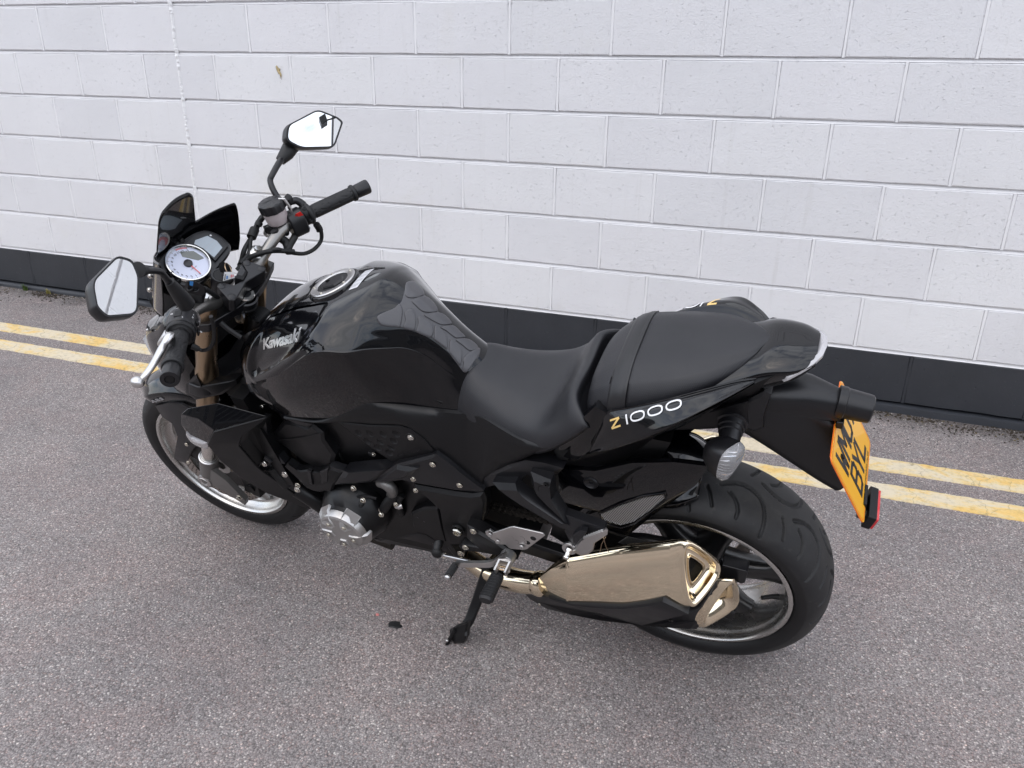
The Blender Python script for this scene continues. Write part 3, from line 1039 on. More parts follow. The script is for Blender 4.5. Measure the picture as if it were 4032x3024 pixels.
# sidewall lettering (worn, only just readable)
m = MB()
word = "BRIDGESTONE"
for word, a_mid, sz in (("BRIDGESTONE", -62, 0.016),):
    tm = text_mb(word, sz, 0.0003, 0.15, 0.0002, 'CENTER', 1.25)
    for p in tm.v:
        aa = R(a_mid) + p.x / 0.245
        rr = 0.2455 + p.y * -1.0 + 0.004
        f = (0.262 - rr) / 0.0295
        yy = lerp(0.0955, 0.0875, max(0, min(1, f)) ** 1.3)
        p.x, p.z, p.y = RC.x + rr * math.cos(aa), RC.z + rr * math.sin(aa), yy + 0.0006 + p.z
    m.add(tm.v, tm.f)
tag(m.build("sidewall_lettering", simple("worn_rubber_lettering", (0.016, 0.016, 0.016), 0.45), rw, 0), kind="stuff")

# ---- front wheel
fw = MB().lathe([(-0.06, 0.018), (-0.06, 0.036), (-0.03, 0.040), (0.03, 0.040), (0.06, 0.036), (0.06, 0.018)], FC, (0, 1, 0), 40).build("wheel", M_SILVERPAINT, bike, 40)
gr2 = [([(0.00, 0.006), (0.05, 0.014), (0.085, 0.032), (0.095, 0.055)], 0.005), ([(0.05, 0.045), (0.06, 0.068)], 0.004)]
tyre(fw, FC, 0.300, 0.262, 0.060, 0.2325, 0.051, gr2, 0.157, 560, 60, 0.0045)
rim_mb(FC, 0.0525, 0.2315).build("rim", M_RIM, fw, 50)
spokes(fw, FC, 6, 15, 0.032, 0.2035, 0.050, 0.036, 0.050, 0.028, M_SILVERPAINT)
for sg in (1, -1):
    d = disc_mb(FC, 0.062 * sg, 0.1545, 0.115, 0.005, 24, 0.0045).build("brake_disc", M_DISC, fw, 40)
    tag(disc_hole_shade(FC, (0.062 + 0.0029) * sg, (0.147, 0.138, 0.129, 0.121), 48, 0.0030, sg).build("hole_shade_discs", M_VOID, d, 0), kind="stuff")  # flat dark discs stand for the shade inside the drillings
    car = MB()
    car.lathe([(0.055 * sg, 0.03), (0.062 * sg, 0.05), (0.062 * sg, 0.09)], FC, (0, 1, 0), 40)
    for k in range(5):
        aa = R(12 + 72 * k)
        a1 = V((math.cos(aa), 0, math.sin(aa)))
        a2 = V((-a1.z, 0, a1.x))
        car.prism([FC + a1 * 0.085 + a2 * 0.03, FC + a1 * 0.122 + a2 * 0.011, FC + a1 * 0.122 - a2 * 0.011, FC + a1 * 0.085 - a2 * 0.03], (0, 0.006 * sg, 0), (0, 0.058 * sg, 0))
    car.build("disc_carrier", M_DARK, d, 30)
a = R(-70)
vd = V((math.cos(a), 0, math.sin(a)))

# ---------------------------------------------------------------- tank
TS = [  # x : half profile (lateral, z) from the ridge down to the bottom edge
 (1.105, [(0, .868), (.050, .862), (.088, .848), (.112, .822), (.122, .790), (.120, .760), (.108, .735)]),
 (1.070, [(0, .893), (.058, .889), (.105, .874), (.136, .838), (.149, .790), (.147, .745), (.132, .712)]),
 (1.000, [(0, .943), (.062, .939), (.114, .922), (.148, .885), (.166, .828), (.166, .765), (.150, .703)]),
 (.920, [(0, .981), (.062, .978), (.120, .960), (.158, .925), (.178, .872), (.176, .795), (.152, .709)]),
 (.806, [(0, 1.018), (.062, 1.013), (.115, .999), (.155, .976), (.180, .954), (.172, .855), (.151, .742)]),
 (.730, [(0, 1.036), (.055, 1.029), (.105, 1.008), (.140, .978), (.163, .956), (.158, .880), (.142, .781)]),
 (.695, [(0, 1.033), (.050, 1.025), (.091, 1.003), (.119, .973), (.137, .950), (.139, .880), (.136, .781)]),
 (.660, [(0, 1.018), (.043, 1.009), (.075, .986), (.097, .960), (.112, .940), (.124, .872), (.129, .782)]),
 (.628, [(0, .999), (.036, .989), (.060, .969), (.077, .947), (.090, .928), (.109, .862), (.122, .782)]),
 (.592, [(0, .967), (.030, .958), (.049, .943), (.063, .924), (.075, .902), (.096, .848), (.115, .780)]),
 (.550, [(0, .922), (.028, .914), (.046, .900), (.059, .881), (.070, .861), (.089, .824), (.108, .778)]),
 (.505, [(0, .874), (.028, .869), (.046, .858), (.058, .844), (.069, .829), (.086, .802), (.101, .776)]),
 (.470, [(0, .838), (.028, .835), (.046, .828), (.057, .817), (.068, .806), (.080, .790), (.092, .772)]),
]
rows = []
for x, hp in TS:
    # tighten the shoulder crease with two points in place of one
    (l3, z3), (l4, z4), (l5, z5) = hp[3], hp[4], hp[5]
    k_ = 0.16
    hp = hp[:4] + [(lerp(l4, l3, k_), lerp(z4, z3, k_)), (lerp(l4, l5, k_ * .55), lerp(z4, z5, k_ * .55))] + hp[5:]
    rows.append([V((x, l, z)) for l, z in reversed(hp)] + [V((x, -l, z)) for l, z in hp[1:]])
tg = dense(rows, 150, 131)
# pressed badge panel on both flanks: a leaning rounded lozenge in side view
BADGE = [(1.0194, 0.9083), (0.9983, 0.9441), (0.9577, 0.9819), (0.9024, 1.0188), (0.8575, 1.0331), (0.8231, 1.0313), (0.8104, 1.0135), (0.8160, 0.9905), (0.8420, 0.9596), (0.8806, 0.9235), (0.9334, 0.8835), (0.9809, 0.8513), (1.0275, 0.8229), (1.0415, 0.8331), (1.0358, 0.8681)]
def in_poly_dist(px_, pz_, poly):
    ins, dm = False, 9.0
    n = len(poly)
    for i in range(n):
        (x1, z1), (x2, z2) = poly[i], poly[(i + 1) % n]
        if (z1 > pz_) != (z2 > pz_) and px_ < (x2 - x1) * (pz_ - z1) / (z2 - z1) + x1:
            ins = not ins
        dx, dz = x2 - x1, z2 - z1
        k = max(0, min(1, ((px_ - x1) * dx + (pz_ - z1) * dz) / (dx * dx + dz * dz)))
        dm = min(dm, math.hypot(px_ - x1 - k * dx, pz_ - z1 - k * dz))
    return dm if ins else -dm
for r in tg:
    for p in r:
        if abs(p.y) > 0.07 and p.x > 0.79:
            d = in_poly_dist(p.x, p.z, BADGE)
            f = max(0.0, min(1.0, (d + 0.004) / 0.016))
            f = f * f * (3 - 2 * f)
            p.y -= math.copysign(0.0105 * f + 0.012 * max(0, min(1, d / 0.06)), p.y)
            ridge = math.exp(-((d + 0.008) / 0.006) ** 2)
            p.y += math.copysign(0.0022 * ridge, p.y)
tank = MB().grid(tg)
fr = tg[0]
tank.f.append(tuple(range(len(fr))))
tank_o = tank.build("fuel_tank", M_GLOSS, bike, 70)
bvh = BVHTree.FromPolygons([tuple(p) for r in tg for p in r], [(i * 131 + j, i * 131 + j + 1, (i + 1) * 131 + j + 1, (i + 1) * 131 + j) for i in range(149) for j in range(130)])
def tank_side(x, z, sgn=1):
    h = bvh.ray_cast(V((x, 0.5 * sgn, z)), V((0, -sgn, 0)))
    return h[0] if h[0] else V((x, 0.15 * sgn, z))
def tank_top(x, y):
    h = bvh.ray_cast(V((x, y, 2)), V((0, 0, -1)))
    if not h[0]:
        return V((x, y, 0.9)), V((0, 0, 1))
    return h[0], (h[1] if h[1].z > 0 else -h[1])
# raised maker's name on both flanks
b0, b1 = V((0.9922, 0.16, 0.8953)), V((0.857, 0.16, 0.9569))
for sg in (1, -1):
    m = MB()
    tm = text_mb("Kawasaki", 0.043, 0.0009, 0.20, 0.0013, 'LEFT', 0.92)
    wmax = max(p.x for p in tm.v)
    dx_, dz_ = b1.x - b0.x, b1.z - b0.z
    L = math.hypot(dx_, dz_)
    ex = V((dx_ / L, 0, dz_ / L))
    ey = V((ex.z, 0, -ex.x)) if ex.x < 0 else V((-ex.z, 0, ex.x))
    if ey.z < 0:
        ey = -ey
    pts = []
    for p in tm.v:
        s_ = p.x / wmax * L
        if sg < 0:
            s_ = L - s_
        q = V((b0.x, 0, b0.z)) + ex * s_ + ey * (p.y * .60)
        h = tank_side(q.x, q.z, sg)
        pts.append(V((q.x, h.y + sg * (0.0016 + p.z), q.z)))
    m.add(pts, tm.f)
    m.build("lettering", M_ALU, tank_o, 30)

# filler cap
cc, cn = tank_top(0.842, 0.0)
cn = V((-0.06, 0, 1)).normalized() if False else cn.normalized()
cap = MB().lathe([(-0.012, 0.064), (0.002, 0.0625), (0.0035, 0.060), (0.0035, 0.0585), (-0.002, 0.0575)], cc, cn, 64).build("filler_neck", M_GLOSS, tank_o, 35)
MB().lathe([(-0.006, 0.0572), (0.0055, 0.0565), (0.0072, 0.0545), (0.0074, 0.0405), (0.0062, 0.0385), (0.001, 0.038)], cc, cn, 64, None, False).build("filler_ring", M_ALU, tank_o, 35)
MB().lathe([(0.001, 0.0001), (0.0045, 0.0001), (0.0045, 0.0370), (0.001, 0.0385)], cc, cn, 48).build("filler_lid", M_SATIN, tank_o, 35)
u = V((1, 0, 0)) - cn * cn.x
u.normalize()
w = cn.cross(u)
def capp(a_, b_, h_):
    return cc + u * a_ + w * b_ + cn * h_
MB().panel([capp(0.030, 0.010, .006), capp(0.012, 0.024, .006), capp(-0.020, 0.020, .006), capp(-0.034, 0.0, .006), capp(-0.020, -0.020, .006), capp(0.012, -0.024, .006), capp(0.030, -0.010, .006), capp(0.010, -0.008, .006), capp(0.010, 0.008, .006)], cn * -0.003, 0.1, cn * 0.0035).build("key_flap", M_SATIN, tank_o, 0)
for k in range(5):
    a_ = R(90 + 72 * k)
    bolt(capp(0.0478 * math.cos(a_), 0.0478 * math.sin(a_), 0.0072), cn, 0.0034, parent=tank_o)

# warning label behind the cap
def tank_patch(outline, lift, nsub=1):
    pts = []
    n = len(outline)
    for i in range(n):
        a_, b_ = outline[i], outline[(i + 1) % n]
        for k in range(nsub):
            f = k / nsub
            x_, y_ = lerp(a_[0], b_[0], f), lerp(a_[1], b_[1], f)
            h, nn = tank_top(x_, y_)
            pts.append(h + nn * lift)
    return pts
lab = [V((0.7784, -0.042, 1.0138)), V((0.7593, -0.052, 1.0033)), V((0.7566, 0.028, 1.0028)), V((0.7764, 0.036, 1.0137))]
la, lb, lc, ld = [(p.x, p.y) for p in lab]
def lab_uv(a_, b_):
    x_ = lerp(lerp(la[0], ld[0], a_), lerp(lb[0], lc[0], a_), b_)
    y_ = lerp(lerp(la[1], ld[1], a_), lerp(lb[1], lc[1], a_), b_)
    h, nn = tank_top(x_, y_)
    return h, nn
g = []
for i in range(13):
    g.append([])
    for j in range(5):
        h, nn = lab_uv(i / 12, j / 4)
        g[-1].append(h + nn * 0.0008)
lo = MB().grid(g).build("warning_label", M_LABEL, tank_o, 0)
m = MB()
rnd = random.Random(4)
for blk0, blk1 in ((0.05, 0.47), (0.53, 0.95)):
    for col in (0, 1):
        for k in range(5):
            v0 = 0.08 + 0.17 * k
            a0, a1 = lerp(blk0, blk1, 0.52 * col), lerp(blk0, blk1, 0.52 * col + rnd.uniform(0.30, 0.46))
            q = []
            for a_, b_ in ((a0, v0), (a1, v0), (a1, v0 + 0.065), (a0, v0 + 0.065)):
                h, nn = lab_uv(a_, b_)
                q.append(h + nn * 0.0012)
            m.add(q, [(0, 1, 2, 3)])
m.build("small_print", M_GREYPRINT, lo, 0)

PADBASE = [(0.6809, 0.0832, 0.9983), (0.6589, 0.0526, 1.0032), (0.6510, 0.0300, 1.0082), (0.6555, 0.0049, 1.0156), (0.6623, -0.0251, 1.0161), (0.6330, -0.0266, 0.9971), (0.5963, -0.0094, 0.9700), (0.5653, -0.0023, 0.9386), (0.5362, 0.0004, 0.9072), (0.5132, -0.0066, 0.8823), (0.5002, 0.0011, 0.8690), (0.5141, 0.0554, 0.8551), (0.5235, 0.0517, 0.8681), (0.5537, 0.0433, 0.9066), (0.5854, 0.0488, 0.9359), (0.6184, 0.0605, 0.9582), (0.6453, 0.0734, 0.9728), (0.6763, 0.0911, 0.9865)]
PADRIBS = [
 [(0.6831, 0.0870, 0.9971), (0.6811, 0.0773, 1.0030), (0.6593, 0.0515, 1.0041), (0.6526, 0.0373, 1.0066), (0.6439, 0.0440, 0.9974), (0.6414, 0.0570, 0.9853), (0.6423, 0.0712, 0.9720), (0.6488, 0.0759, 0.9737), (0.6738, 0.0902, 0.9848)],
 [(0.6387, 0.0462, 0.9918), (0.6316, 0.0315, 0.9940), (0.6230, 0.0336, 0.9858), (0.6167, 0.0435, 0.9737), (0.6162, 0.0578, 0.9591), (0.6208, 0.0621, 0.9589), (0.6331, 0.0678, 0.9657), (0.6364, 0.0673, 0.9700), (0.6350, 0.0561, 0.9801)],
 [(0.6148, 0.0383, 0.9757), (0.6117, 0.0323, 0.9762), (0.5966, 0.0274, 0.9639), (0.5879, 0.0303, 0.9536), (0.5834, 0.0408, 0.9415), (0.5859, 0.0491, 0.9361), (0.5953, 0.0538, 0.9411), (0.6122, 0.0590, 0.9532), (0.6132, 0.0562, 0.9577), (0.6122, 0.0460, 0.9670)],
 [(0.5837, 0.0314, 0.9487), (0.5822, 0.0247, 0.9503), (0.5679, 0.0223, 0.9357), (0.5588, 0.0301, 0.9222), (0.5545, 0.0421, 0.9086), (0.5576, 0.0456, 0.9084), (0.5774, 0.0479, 0.9279), (0.5803, 0.0469, 0.9323)],
 [(0.5529, 0.0331, 0.9142), (0.5512, 0.0241, 0.9170), (0.5355, 0.0228, 0.9014), (0.5280, 0.0314, 0.8901), (0.5249, 0.0476, 0.8743), (0.5281, 0.0521, 0.8715), (0.5466, 0.0477, 0.8947), (0.5503, 0.0459, 0.9004)],
 [(0.5201, 0.0469, 0.8708), (0.5231, 0.0408, 0.8790), (0.5172, 0.0224, 0.8830), (0.5074, -0.0066, 0.8762), (0.5020, -0.0012, 0.8708), (0.5058, 0.0410, 0.8627), (0.5136, 0.0551, 0.8550), (0.5201, 0.0546, 0.8612)],
 [(0.6533, 0.0077, 1.0142), (0.6640, -0.0188, 1.0183), (0.6636, -0.0337, 1.0146), (0.6564, -0.0431, 1.0066), (0.6350, -0.0334, 0.9959), (0.6260, -0.0218, 0.9933), (0.6277, -0.0031, 0.9987), (0.6385, 0.0115, 1.0051), (0.6468, 0.0145, 1.0097)],
 [(0.6351, 0.0141, 1.0023), (0.6215, -0.0178, 0.9908), (0.6074, -0.0202, 0.9774), (0.5911, -0.0078, 0.9652), (0.5954, 0.0066, 0.9697), (0.6100, 0.0205, 0.9797), (0.6235, 0.0205, 0.9917)],
 [(0.6067, 0.0238, 0.9753), (0.5884, -0.0041, 0.9631), (0.5754, -0.0118, 0.9478), (0.5626, -0.0067, 0.9350), (0.5675, 0.0067, 0.9404), (0.5778, 0.0173, 0.9485), (0.5963, 0.0240, 0.9651)],
 [(0.5750, 0.0206, 0.9443), (0.5592, -0.0043, 0.9316), (0.5447, -0.0055, 0.9159), (0.5335, -0.0030, 0.9042), (0.5431, 0.0127, 0.9127), (0.5480, 0.0165, 0.9167), (0.5646, 0.0187, 0.9336)],
 [(0.5452, 0.0182, 0.9131), (0.5304, -0.0030, 0.9009), (0.5155, -0.0096, 0.8843), (0.5068, -0.0033, 0.8758), (0.5124, 0.0112, 0.8808), (0.5188, 0.0174, 0.8861), (0.5315, 0.0186, 0.8988)]]
# rubber tank pad: a thin base with raised ribs either side of the ridge
def pad_piece(name, outline, parent, thick):
    pts = catmull([V(p) for p in outline], 44, True)
    c_ = sum(pts, V()) / len(pts)
    def on(p):
        h = bvh.find_nearest(p)
        n_ = h[1]
        if n_.dot(h[0] - V((h[0].x, 0, .86))) < 0:
            n_ = -n_
        return h[0], n_
    rings = []
    for f, t_ in ((0, -.0012), (0, thick * .55), (.05, thick * .92), (.12, thick), (.35, thick), (.6, thick), (.85, thick)):
        ring = []
        for p in pts:
            h, n_ = on(lerp(p, c_, f))
            ring.append(h + n_ * t_)
        rings.append(ring)
    m = MB().grid(rings, False, True)
    k = (len(rings) - 1) * 44
    h, n_ = on(c_)
    m.v.append(h + n_ * thick)
    m.f += [(k + q, k + (q + 1) % 44, len(m.v) - 1) for q in range(44)]
    return m.build(name, M_PAD, parent, 50)
pad_o = pad_piece("tank_pad", PADBASE, tank_o, .0016)
for ol in PADRIBS:
    pad_piece("pad_rib", ol, pad_o, .0042)

# ---------------------------------------------------------------- seats
def body_loft(secs, nu, nv, crease=None):
    rows = []
    for x, hp in secs:
        if crease:
            (a_, b_) = crease
            c0, c1, c2 = hp[a_ - 1], hp[a_], hp[a_ + 1]
            mk = lambda p, q, f: tuple(lerp(u_, w_, f) for u_, w_ in zip(p + (0,) * (3 - len(p)), q + (0,) * (3 - len(q))))
            hp = hp[:a_] + [mk(c1, c0, b_), mk(c1, c2, b_ * .7)] + hp[a_ + 1:]
        rows.append([V((x + (q[2] if len(q) > 2 else 0), q[0], q[1])) for q in reversed(hp)] + [V((x + (q[2] if len(q) > 2 else 0), -q[0], q[1])) for q in hp[1:]])
    return dense(rows, nu, nv)
SS = [
 (.535, [(0, .845), (.040, .842), (.066, .826), (.088, .800), (.102, .772), (.098, .755)]),
 (.505, [(0, .862), (.045, .858), (.074, .838), (.098, .805), (.112, .771), (.106, .752)]),
 (.455, [(0, .846), (.055, .841), (.092, .820), (.116, .790), (.128, .764), (.120, .745)]),
 (.395, [(0, .830), (.066, .826), (.112, .806), (.136, .778), (.146, .750), (.136, .732)]),
 (.335, [(0, .822), (.080, .821), (.128, .808), (.150, .784), (.158, .757), (.146, .738)]),
 (.300, [(0, .830), (.088, .834), (.134, .824), (.157, .802), (.165, .776), (.151, .757)]),
 (.275, [(0, .862), (.088, .868), (.128, .854, -.004), (.154, .834, -.012), (.165, .806, -.012), (.152, .786, -.010)]),
 (.258, [(0, .884), (.086, .891), (.122, .880, -.006), (.149, .862, -.020), (.163, .836, -.026), (.150, .815, -.024)]),
 (.246, [(0, .890), (.084, .896), (.116, .888, -.006), (.143, .874, -.024), (.158, .855, -.034), (.147, .838, -.034)]),
 (.239, [(0, .886), (.082, .890), (.112, .882, -.006), (.139, .870, -.025), (.152, .856, -.037), (.144, .846, -.038)]),
 (.236, [(0, .866), (.080, .868), (.108, .862, -.006), (.134, .852, -.024), (.146, .842, -.035), (.140, .836, -.036)]),
]
sg_ = body_loft(SS, 80, 61)
seat = MB().grid(sg_)
seat.f.append(tuple(range(61)))
seat.f.append(tuple(reversed([79 * 61 + i for i in range(61)])))
rider_seat = seat.build("rider_seat", M_VINYL, bike, 60)
# piping seam along the left and right shoulder
PS = [
 (.228, [(0, .876), (.022, .876), (.046, .872), (.060, .862), (.058, .850), (.036, .846)]),
 (.216, [(0, .914), (.050, .911), (.092, .897), (.110, .874), (.106, .856), (.080, .850)]),
 (.186, [(0, .944), (.060, .941), (.108, .926), (.128, .898), (.126, .872), (.100, .862)]),
 (.145, [(0, 0.9700), (.066, 0.9670), (.116, 0.9510), (.137, 0.9180), (.135, 0.8860), (.110, 0.8780)]),
 (.090, [(0, 0.9850), (.066, 0.9820), (.114, 0.9660), (.134, 0.9340), (.132, 0.9030), (.108, 0.8960)]),
 (.030, [(0, 0.9990), (.060, 0.9960), (.104, 0.9810), (.122, 0.9550), (.119, 0.9310), (.098, 0.9250)]),
 (-.030, [(0, 1.0120), (.050, 1.0080), (.084, 0.9960), (.098, 0.9780), (.095, 0.9620), (.078, 0.9580)]),
 (-.080, [(0, 1.0180), (.032, 1.0140), (.050, 1.0050), (.056, 0.9940), (.053, 0.9830), (.044, 0.9800)]),
 (-.110, [(0, 1.0170), (.008, 1.0160), (.014, 1.0120), (.016, 1.0050), (.015, 0.9970), (.010, 0.9940)]),
]
pg = body_loft(PS, 90, 61, (2, .28))
pil = MB().grid(pg)
pil.f.append(tuple(range(61)))
pil.f.append(tuple(reversed([89 * 61 + i for i in range(61)])))
pillion = pil.build("pillion_seat", M_VINYL, bike, 60)
pbv = BVHTree.FromPolygons([tuple(p) for r in pg for p in r], [(i * 61 + j, i * 61 + j + 1, (i + 1) * 61 + j + 1, (i + 1) * 61 + j) for i in range(89) for j in range(60)])
# strap across the pillion seat
def strap_sec(x_, lift):
    out = []
    c0 = V((x_, 0, 0.90))
    for k in range(41):
        a_ = R(-26 + 232 * k / 40)
        d_ = V((0, math.cos(a_), math.sin(a_)))
        h = pbv.ray_cast(c0 + d_ * 0.5, -d_)
        if h[0]:
            out.append(h[0] + d_ * lift)
        else:
            out.append(c0 + d_ * 0.12)
    return out
secs = [strap_sec(0.168, -0.004), strap_sec(0.1665, 0.0032), strap_sec(0.160, 0.0045), strap_sec(0.1585, 0.0040), strap_sec(0.157, 0.0046), strap_sec(0.139, 0.0046), strap_sec(0.1375, 0.0040), strap_sec(0.136, 0.0045), strap_sec(0.1295, 0.0032), strap_sec(0.128, -0.004)]
MB().grid(secs).build("strap", M_STRAP, pillion, 50)
# black seat base under the pillion pad
base_g = []
for r in pg[2:88]:
    base_g.append([])
for sg in (1, -1):
    path = [pg[i][4 if sg > 0 else 56] for i in range(4, 86, 5)]
    MB().loft([[p + V((0, 0.004 * sg, 0.006)), p + V((0, 0.005 * sg, -0.012)), p + V((0, -0.05 * sg, -0.014)), p + V((0, -0.05 * sg, 0.004))] for p in path]).build("seat_base", M_MATT, pillion, 40)

# ---------------------------------------------------------------- tail
# centre tail body (behind and under the pillion pad)
TB = [
 (.140, [(0, .900), (.08, .898), (.125, .885), (.140, .850), (.120, .800), (.06, .78)]),
 (.060, [(0, .940), (.08, .938), (.118, .925), (.130, .885), (.108, .830), (.06, .815)]),
 (-.020, [(0, .975), (.064, .974), (.098, .966), (.108, .935), (.088, .885), (.05, .865)]),
 (-.075, [(0, 1.000), (.056, .9985), (.082, .988), (.090, .968), (.072, .925), (.04, .905)]),
 (-.115, [(0, 1.020), (.050, 1.018), (.080, 1.002), (.082, .985), (.066, .950), (.035, .935)]),
 (-.160, [(0, 1.022), (.046, 1.020), (.0695, 1.006), (.071, .996), (.058, .972), (.03, .960)]),
 (-.192, [(0, 1.019), (.030, 1.017), (.046, 1.010), (.048, 1.004), (.040, .994), (.02, .988)]),
]
t_g = body_loft(TB, 60, 41)
tm_ = MB().grid(t_g)
tm_.f.append(tuple(reversed([59 * 41 + i for i in range(41)])))
tail = tm_.build("tail_fairing", M_GLOSS, bike, 45)
# frosted lens wrapped round the tail's tip
def lens_sec(q):
    return q
le = []
for l_, x_, z_ in ((-.078, -.150, .990), (-.066, -.170, 1.000), (-.050, -.188, 1.008), (-.030, -.200, 1.013), (0, -.2055, 1.015), (.030, -.200, 1.013), (.050, -.188, 1.008), (.066, -.170, 1.000), (.078, -.150, .990)):
    c_ = V((x_, l_, z_))
    le.append([c_ + V((.006, -l_ * .06, .0052)), c_ + V((-.0015, 0, .0025)), c_ + V((-.0015, 0, -.003)), c_ + V((.005, 0, -.0075)), c_ + V((.02, -l_ * .2, -.006))])
MB().loft(le).build("tail_light_lens", M_STRIP, tail, 50)
# side flanks with the model number
def flank(sg):
    o1 = [V((0.2007, 0.158, 0.7926)), V((0.1861, 0.15, 0.8411)), V((0.1647, 0.147, 0.8965)), V((0.1237, 0.149, 0.9205)), V((0.0597, 0.149, 0.952)), V((-0.0057, 0.136, 0.9788)), V((-0.0608, 0.108, 0.9875)), V((-0.0987, 0.086, 0.9862))]
    lo = [V((0.2002, 0.16, 0.7917)), V((0.1564, 0.172, 0.8255)), V((0.1106, 0.184, 0.8676)), V((0.0656, 0.191, 0.9079)), V((0.0165, 0.187, 0.9476)), V((-0.0325, 0.164, 0.9765)), V((-0.075, 0.12, 0.9836)), V((-0.1007, 0.086, 0.9834))]
    rows = []
    top = catmull(o1, 30)
    bot = catmull(lo, 30)
    for i, (a_, b_) in enumerate(zip(top, bot)):
        f = i / 29
        out = 0.004 * math.sin(math.pi * min(1, f * 1.05 + 0.02))
        mid1 = lerp(a_, b_, 0.30) + V((0, out, out))
        mid2 = lerp(a_, b_, 0.72) + V((0, out, out))
        inn_a = a_ + V((0, -0.03, -0.020))
        under = b_ + V((0, -0.020, -0.012))
        under2 = b_ + V((0.0, -0.05, -0.014))
        rows.append([inn_a, a_ + V((0, -0.004, 0.001)), a_ + V((0, 0.001, -0.002)), mid1, mid2, b_ + V((0, 0.004, 0.003)), b_ + V((0, -0.002, -0.003)), under, under2])
    m = MB().grid(dense(rows, 60, 49))
    return m if sg > 0 else m.mirror()
fl_l = flank(1)
for sg in (1, -1):
    fo = flank(sg).build("side_flank", M_GLOSS, tail, 55)
    fb = BVHTree.FromPolygons([tuple(p) for p in flank(sg).v], flank(sg).f)
    # model number
    if sg > 0:
        n0, n1 = V((0.151, 0.155, 0.8656)), V((0.0107, 0.15, 0.9531))
    else:
        n0, n1 = V((-(0.5337, 0, 0.9958)[0], 0, 0)), None
    A0, A1 = V((0.1494, 0.16, 0.8693)), V((0.0083, 0.163, 0.9647))
    ex = V((A1.x - A0.x, 0, A1.z - A0.z))
    L = ex.length
    ex.normalize()
    ey = V((-ex.z, 0, ex.x))
    if ey.z < 0:
        ey = -ey
    exq = (A1 - A0).normalized()
    L = (A1 - A0).length
    eyq = V((0, -.75, .66))
    eyq = (eyq - exq * eyq.dot(exq)).normalized()
    def glyphs(kind):
        out = MB()
        H, Wd, st = 0.0195, L / 5.25, 0.0038
        if kind == 'Z':
            for (p0, p1) in (((0, 1), (.78, 1)), ((.78, 1), (.02, 0)), ((.0, 0), (.78, 0))):
                q0, q1 = V((p0[0] * Wd * .92, p0[1] * (H - st) + st / 2)), V((p1[0] * Wd * .92, p1[1] * (H - st) + st / 2))
                d_ = (q1 - q0).normalized()
                nn = V((-d_.y, d_.x)) * st / 2
                if abs(p0[1] - p1[1]) > .5:
                    nn *= 1.1
                out.grid([[(*(lerp(q0, q1, w_ / 8) + nn), 0), (*(lerp(q0, q1, w_ / 8) - nn), 0)] for w_ in range(9)])
        else:
            x0 = Wd * 1.18
            out.grid([[(x0, H * q / 6, 0), (x0 + st, H * q / 6, 0)] for q in range(7)])
            for k in range(3):
                xc = Wd * (2.02 + 1.22 * k)
                ring = []
                for q in range(24):
                    aa = 2 * math.pi * q / 24
                    cx_, sx_ = math.cos(aa), math.sin(aa)
                    e_ = 0.8
                    fx, fy = math.copysign(abs(cx_) ** e_, cx_), math.copysign(abs(sx_) ** e_, sx_)
                    ring.append(((xc + fx * Wd * .52, H / 2 + fy * H / 2, 0), (xc + fx * (Wd * .52 - st * 0.85), H / 2 + fy * (H / 2 - st * 0.85), 0)))
                out.grid([[r_[0] for r_ in ring], [r_[1] for r_ in ring]], False, True)
        return out
    for kind, mat in (('Z', M_YELLOWPRINT), ('N', M_WHITE)):
        gm = glyphs(kind)
        pts = []
        for p in gm.v:
            s_ = p.x if sg > 0 else L - p.x
            q = V((A0.x, 0, A0.z)) + ex * s_ + ey * p.y + V((0, 0, 0.001))
            q = A0 + exq * s_ + eyq * p.y
            q = V((q.x, q.y * sg, q.z))
            dn = V((0, -.7 * sg, -.7))
            h = fb.ray_cast(q - dn * .2, dn)
            pts.append((h[0] if h[0] else q) - dn * .0016)
        MB().add(pts, gm.f).build("lettering", mat, fo, 0)
# infill: glossy corner between seat and flank, on both sides
for sg in (1, -1):
    m = MB().panel([(0.2913, 0.135, 0.746), (0.2526, 0.142, 0.8167), (0.1878, 0.146, 0.9095), (0.1643, 0.148, 0.8984), (0.1868, 0.148, 0.8389), (0.2045, 0.148, 0.7814), (0.2406, 0.14, 0.7359), (0.2818, 0.135, 0.722)], (0, -0.02, 0), 0.25, (0, 0.004, 0))
    (m if sg > 0 else m.mirror()).build("side_infill", M_GLOSS, bike, 30)
# underside of the flank (matt)
for sg in (1, -1):
    m = MB().panel([(0.2887, 0.12, 0.7018), (0.2066, 0.135, 0.7625), (0.0798, 0.135, 0.8436), (-0.0259, 0.118, 0.9258), (-0.1022, 0.098, 0.9899), (-0.1654, 0.06, 1.0099), (-0.1115, 0.06, 0.938), (-0.0292, 0.075, 0.8849), (0.0519, 0.095, 0.8475), (0.1724, 0.11, 0.6941), (0.2716, 0.115, 0.6904)], (0, -0.05, 0), 0.1, (0, 0.003, 0))
    (m if sg > 0 else m.mirror()).build("tail_underside", M_MATT, bike, 30)

# ---------------------------------------------------------------- tail bracket, plate, lamps
def both(m, name, mat, parent=None, **kw):
    """the builder's part and its twin on the other flank"""
    a_ = m.build(name, mat, parent or bike, **kw)
    b_ = m.mirror().build(name, mat, parent or bike, **kw)
    return a_, b_

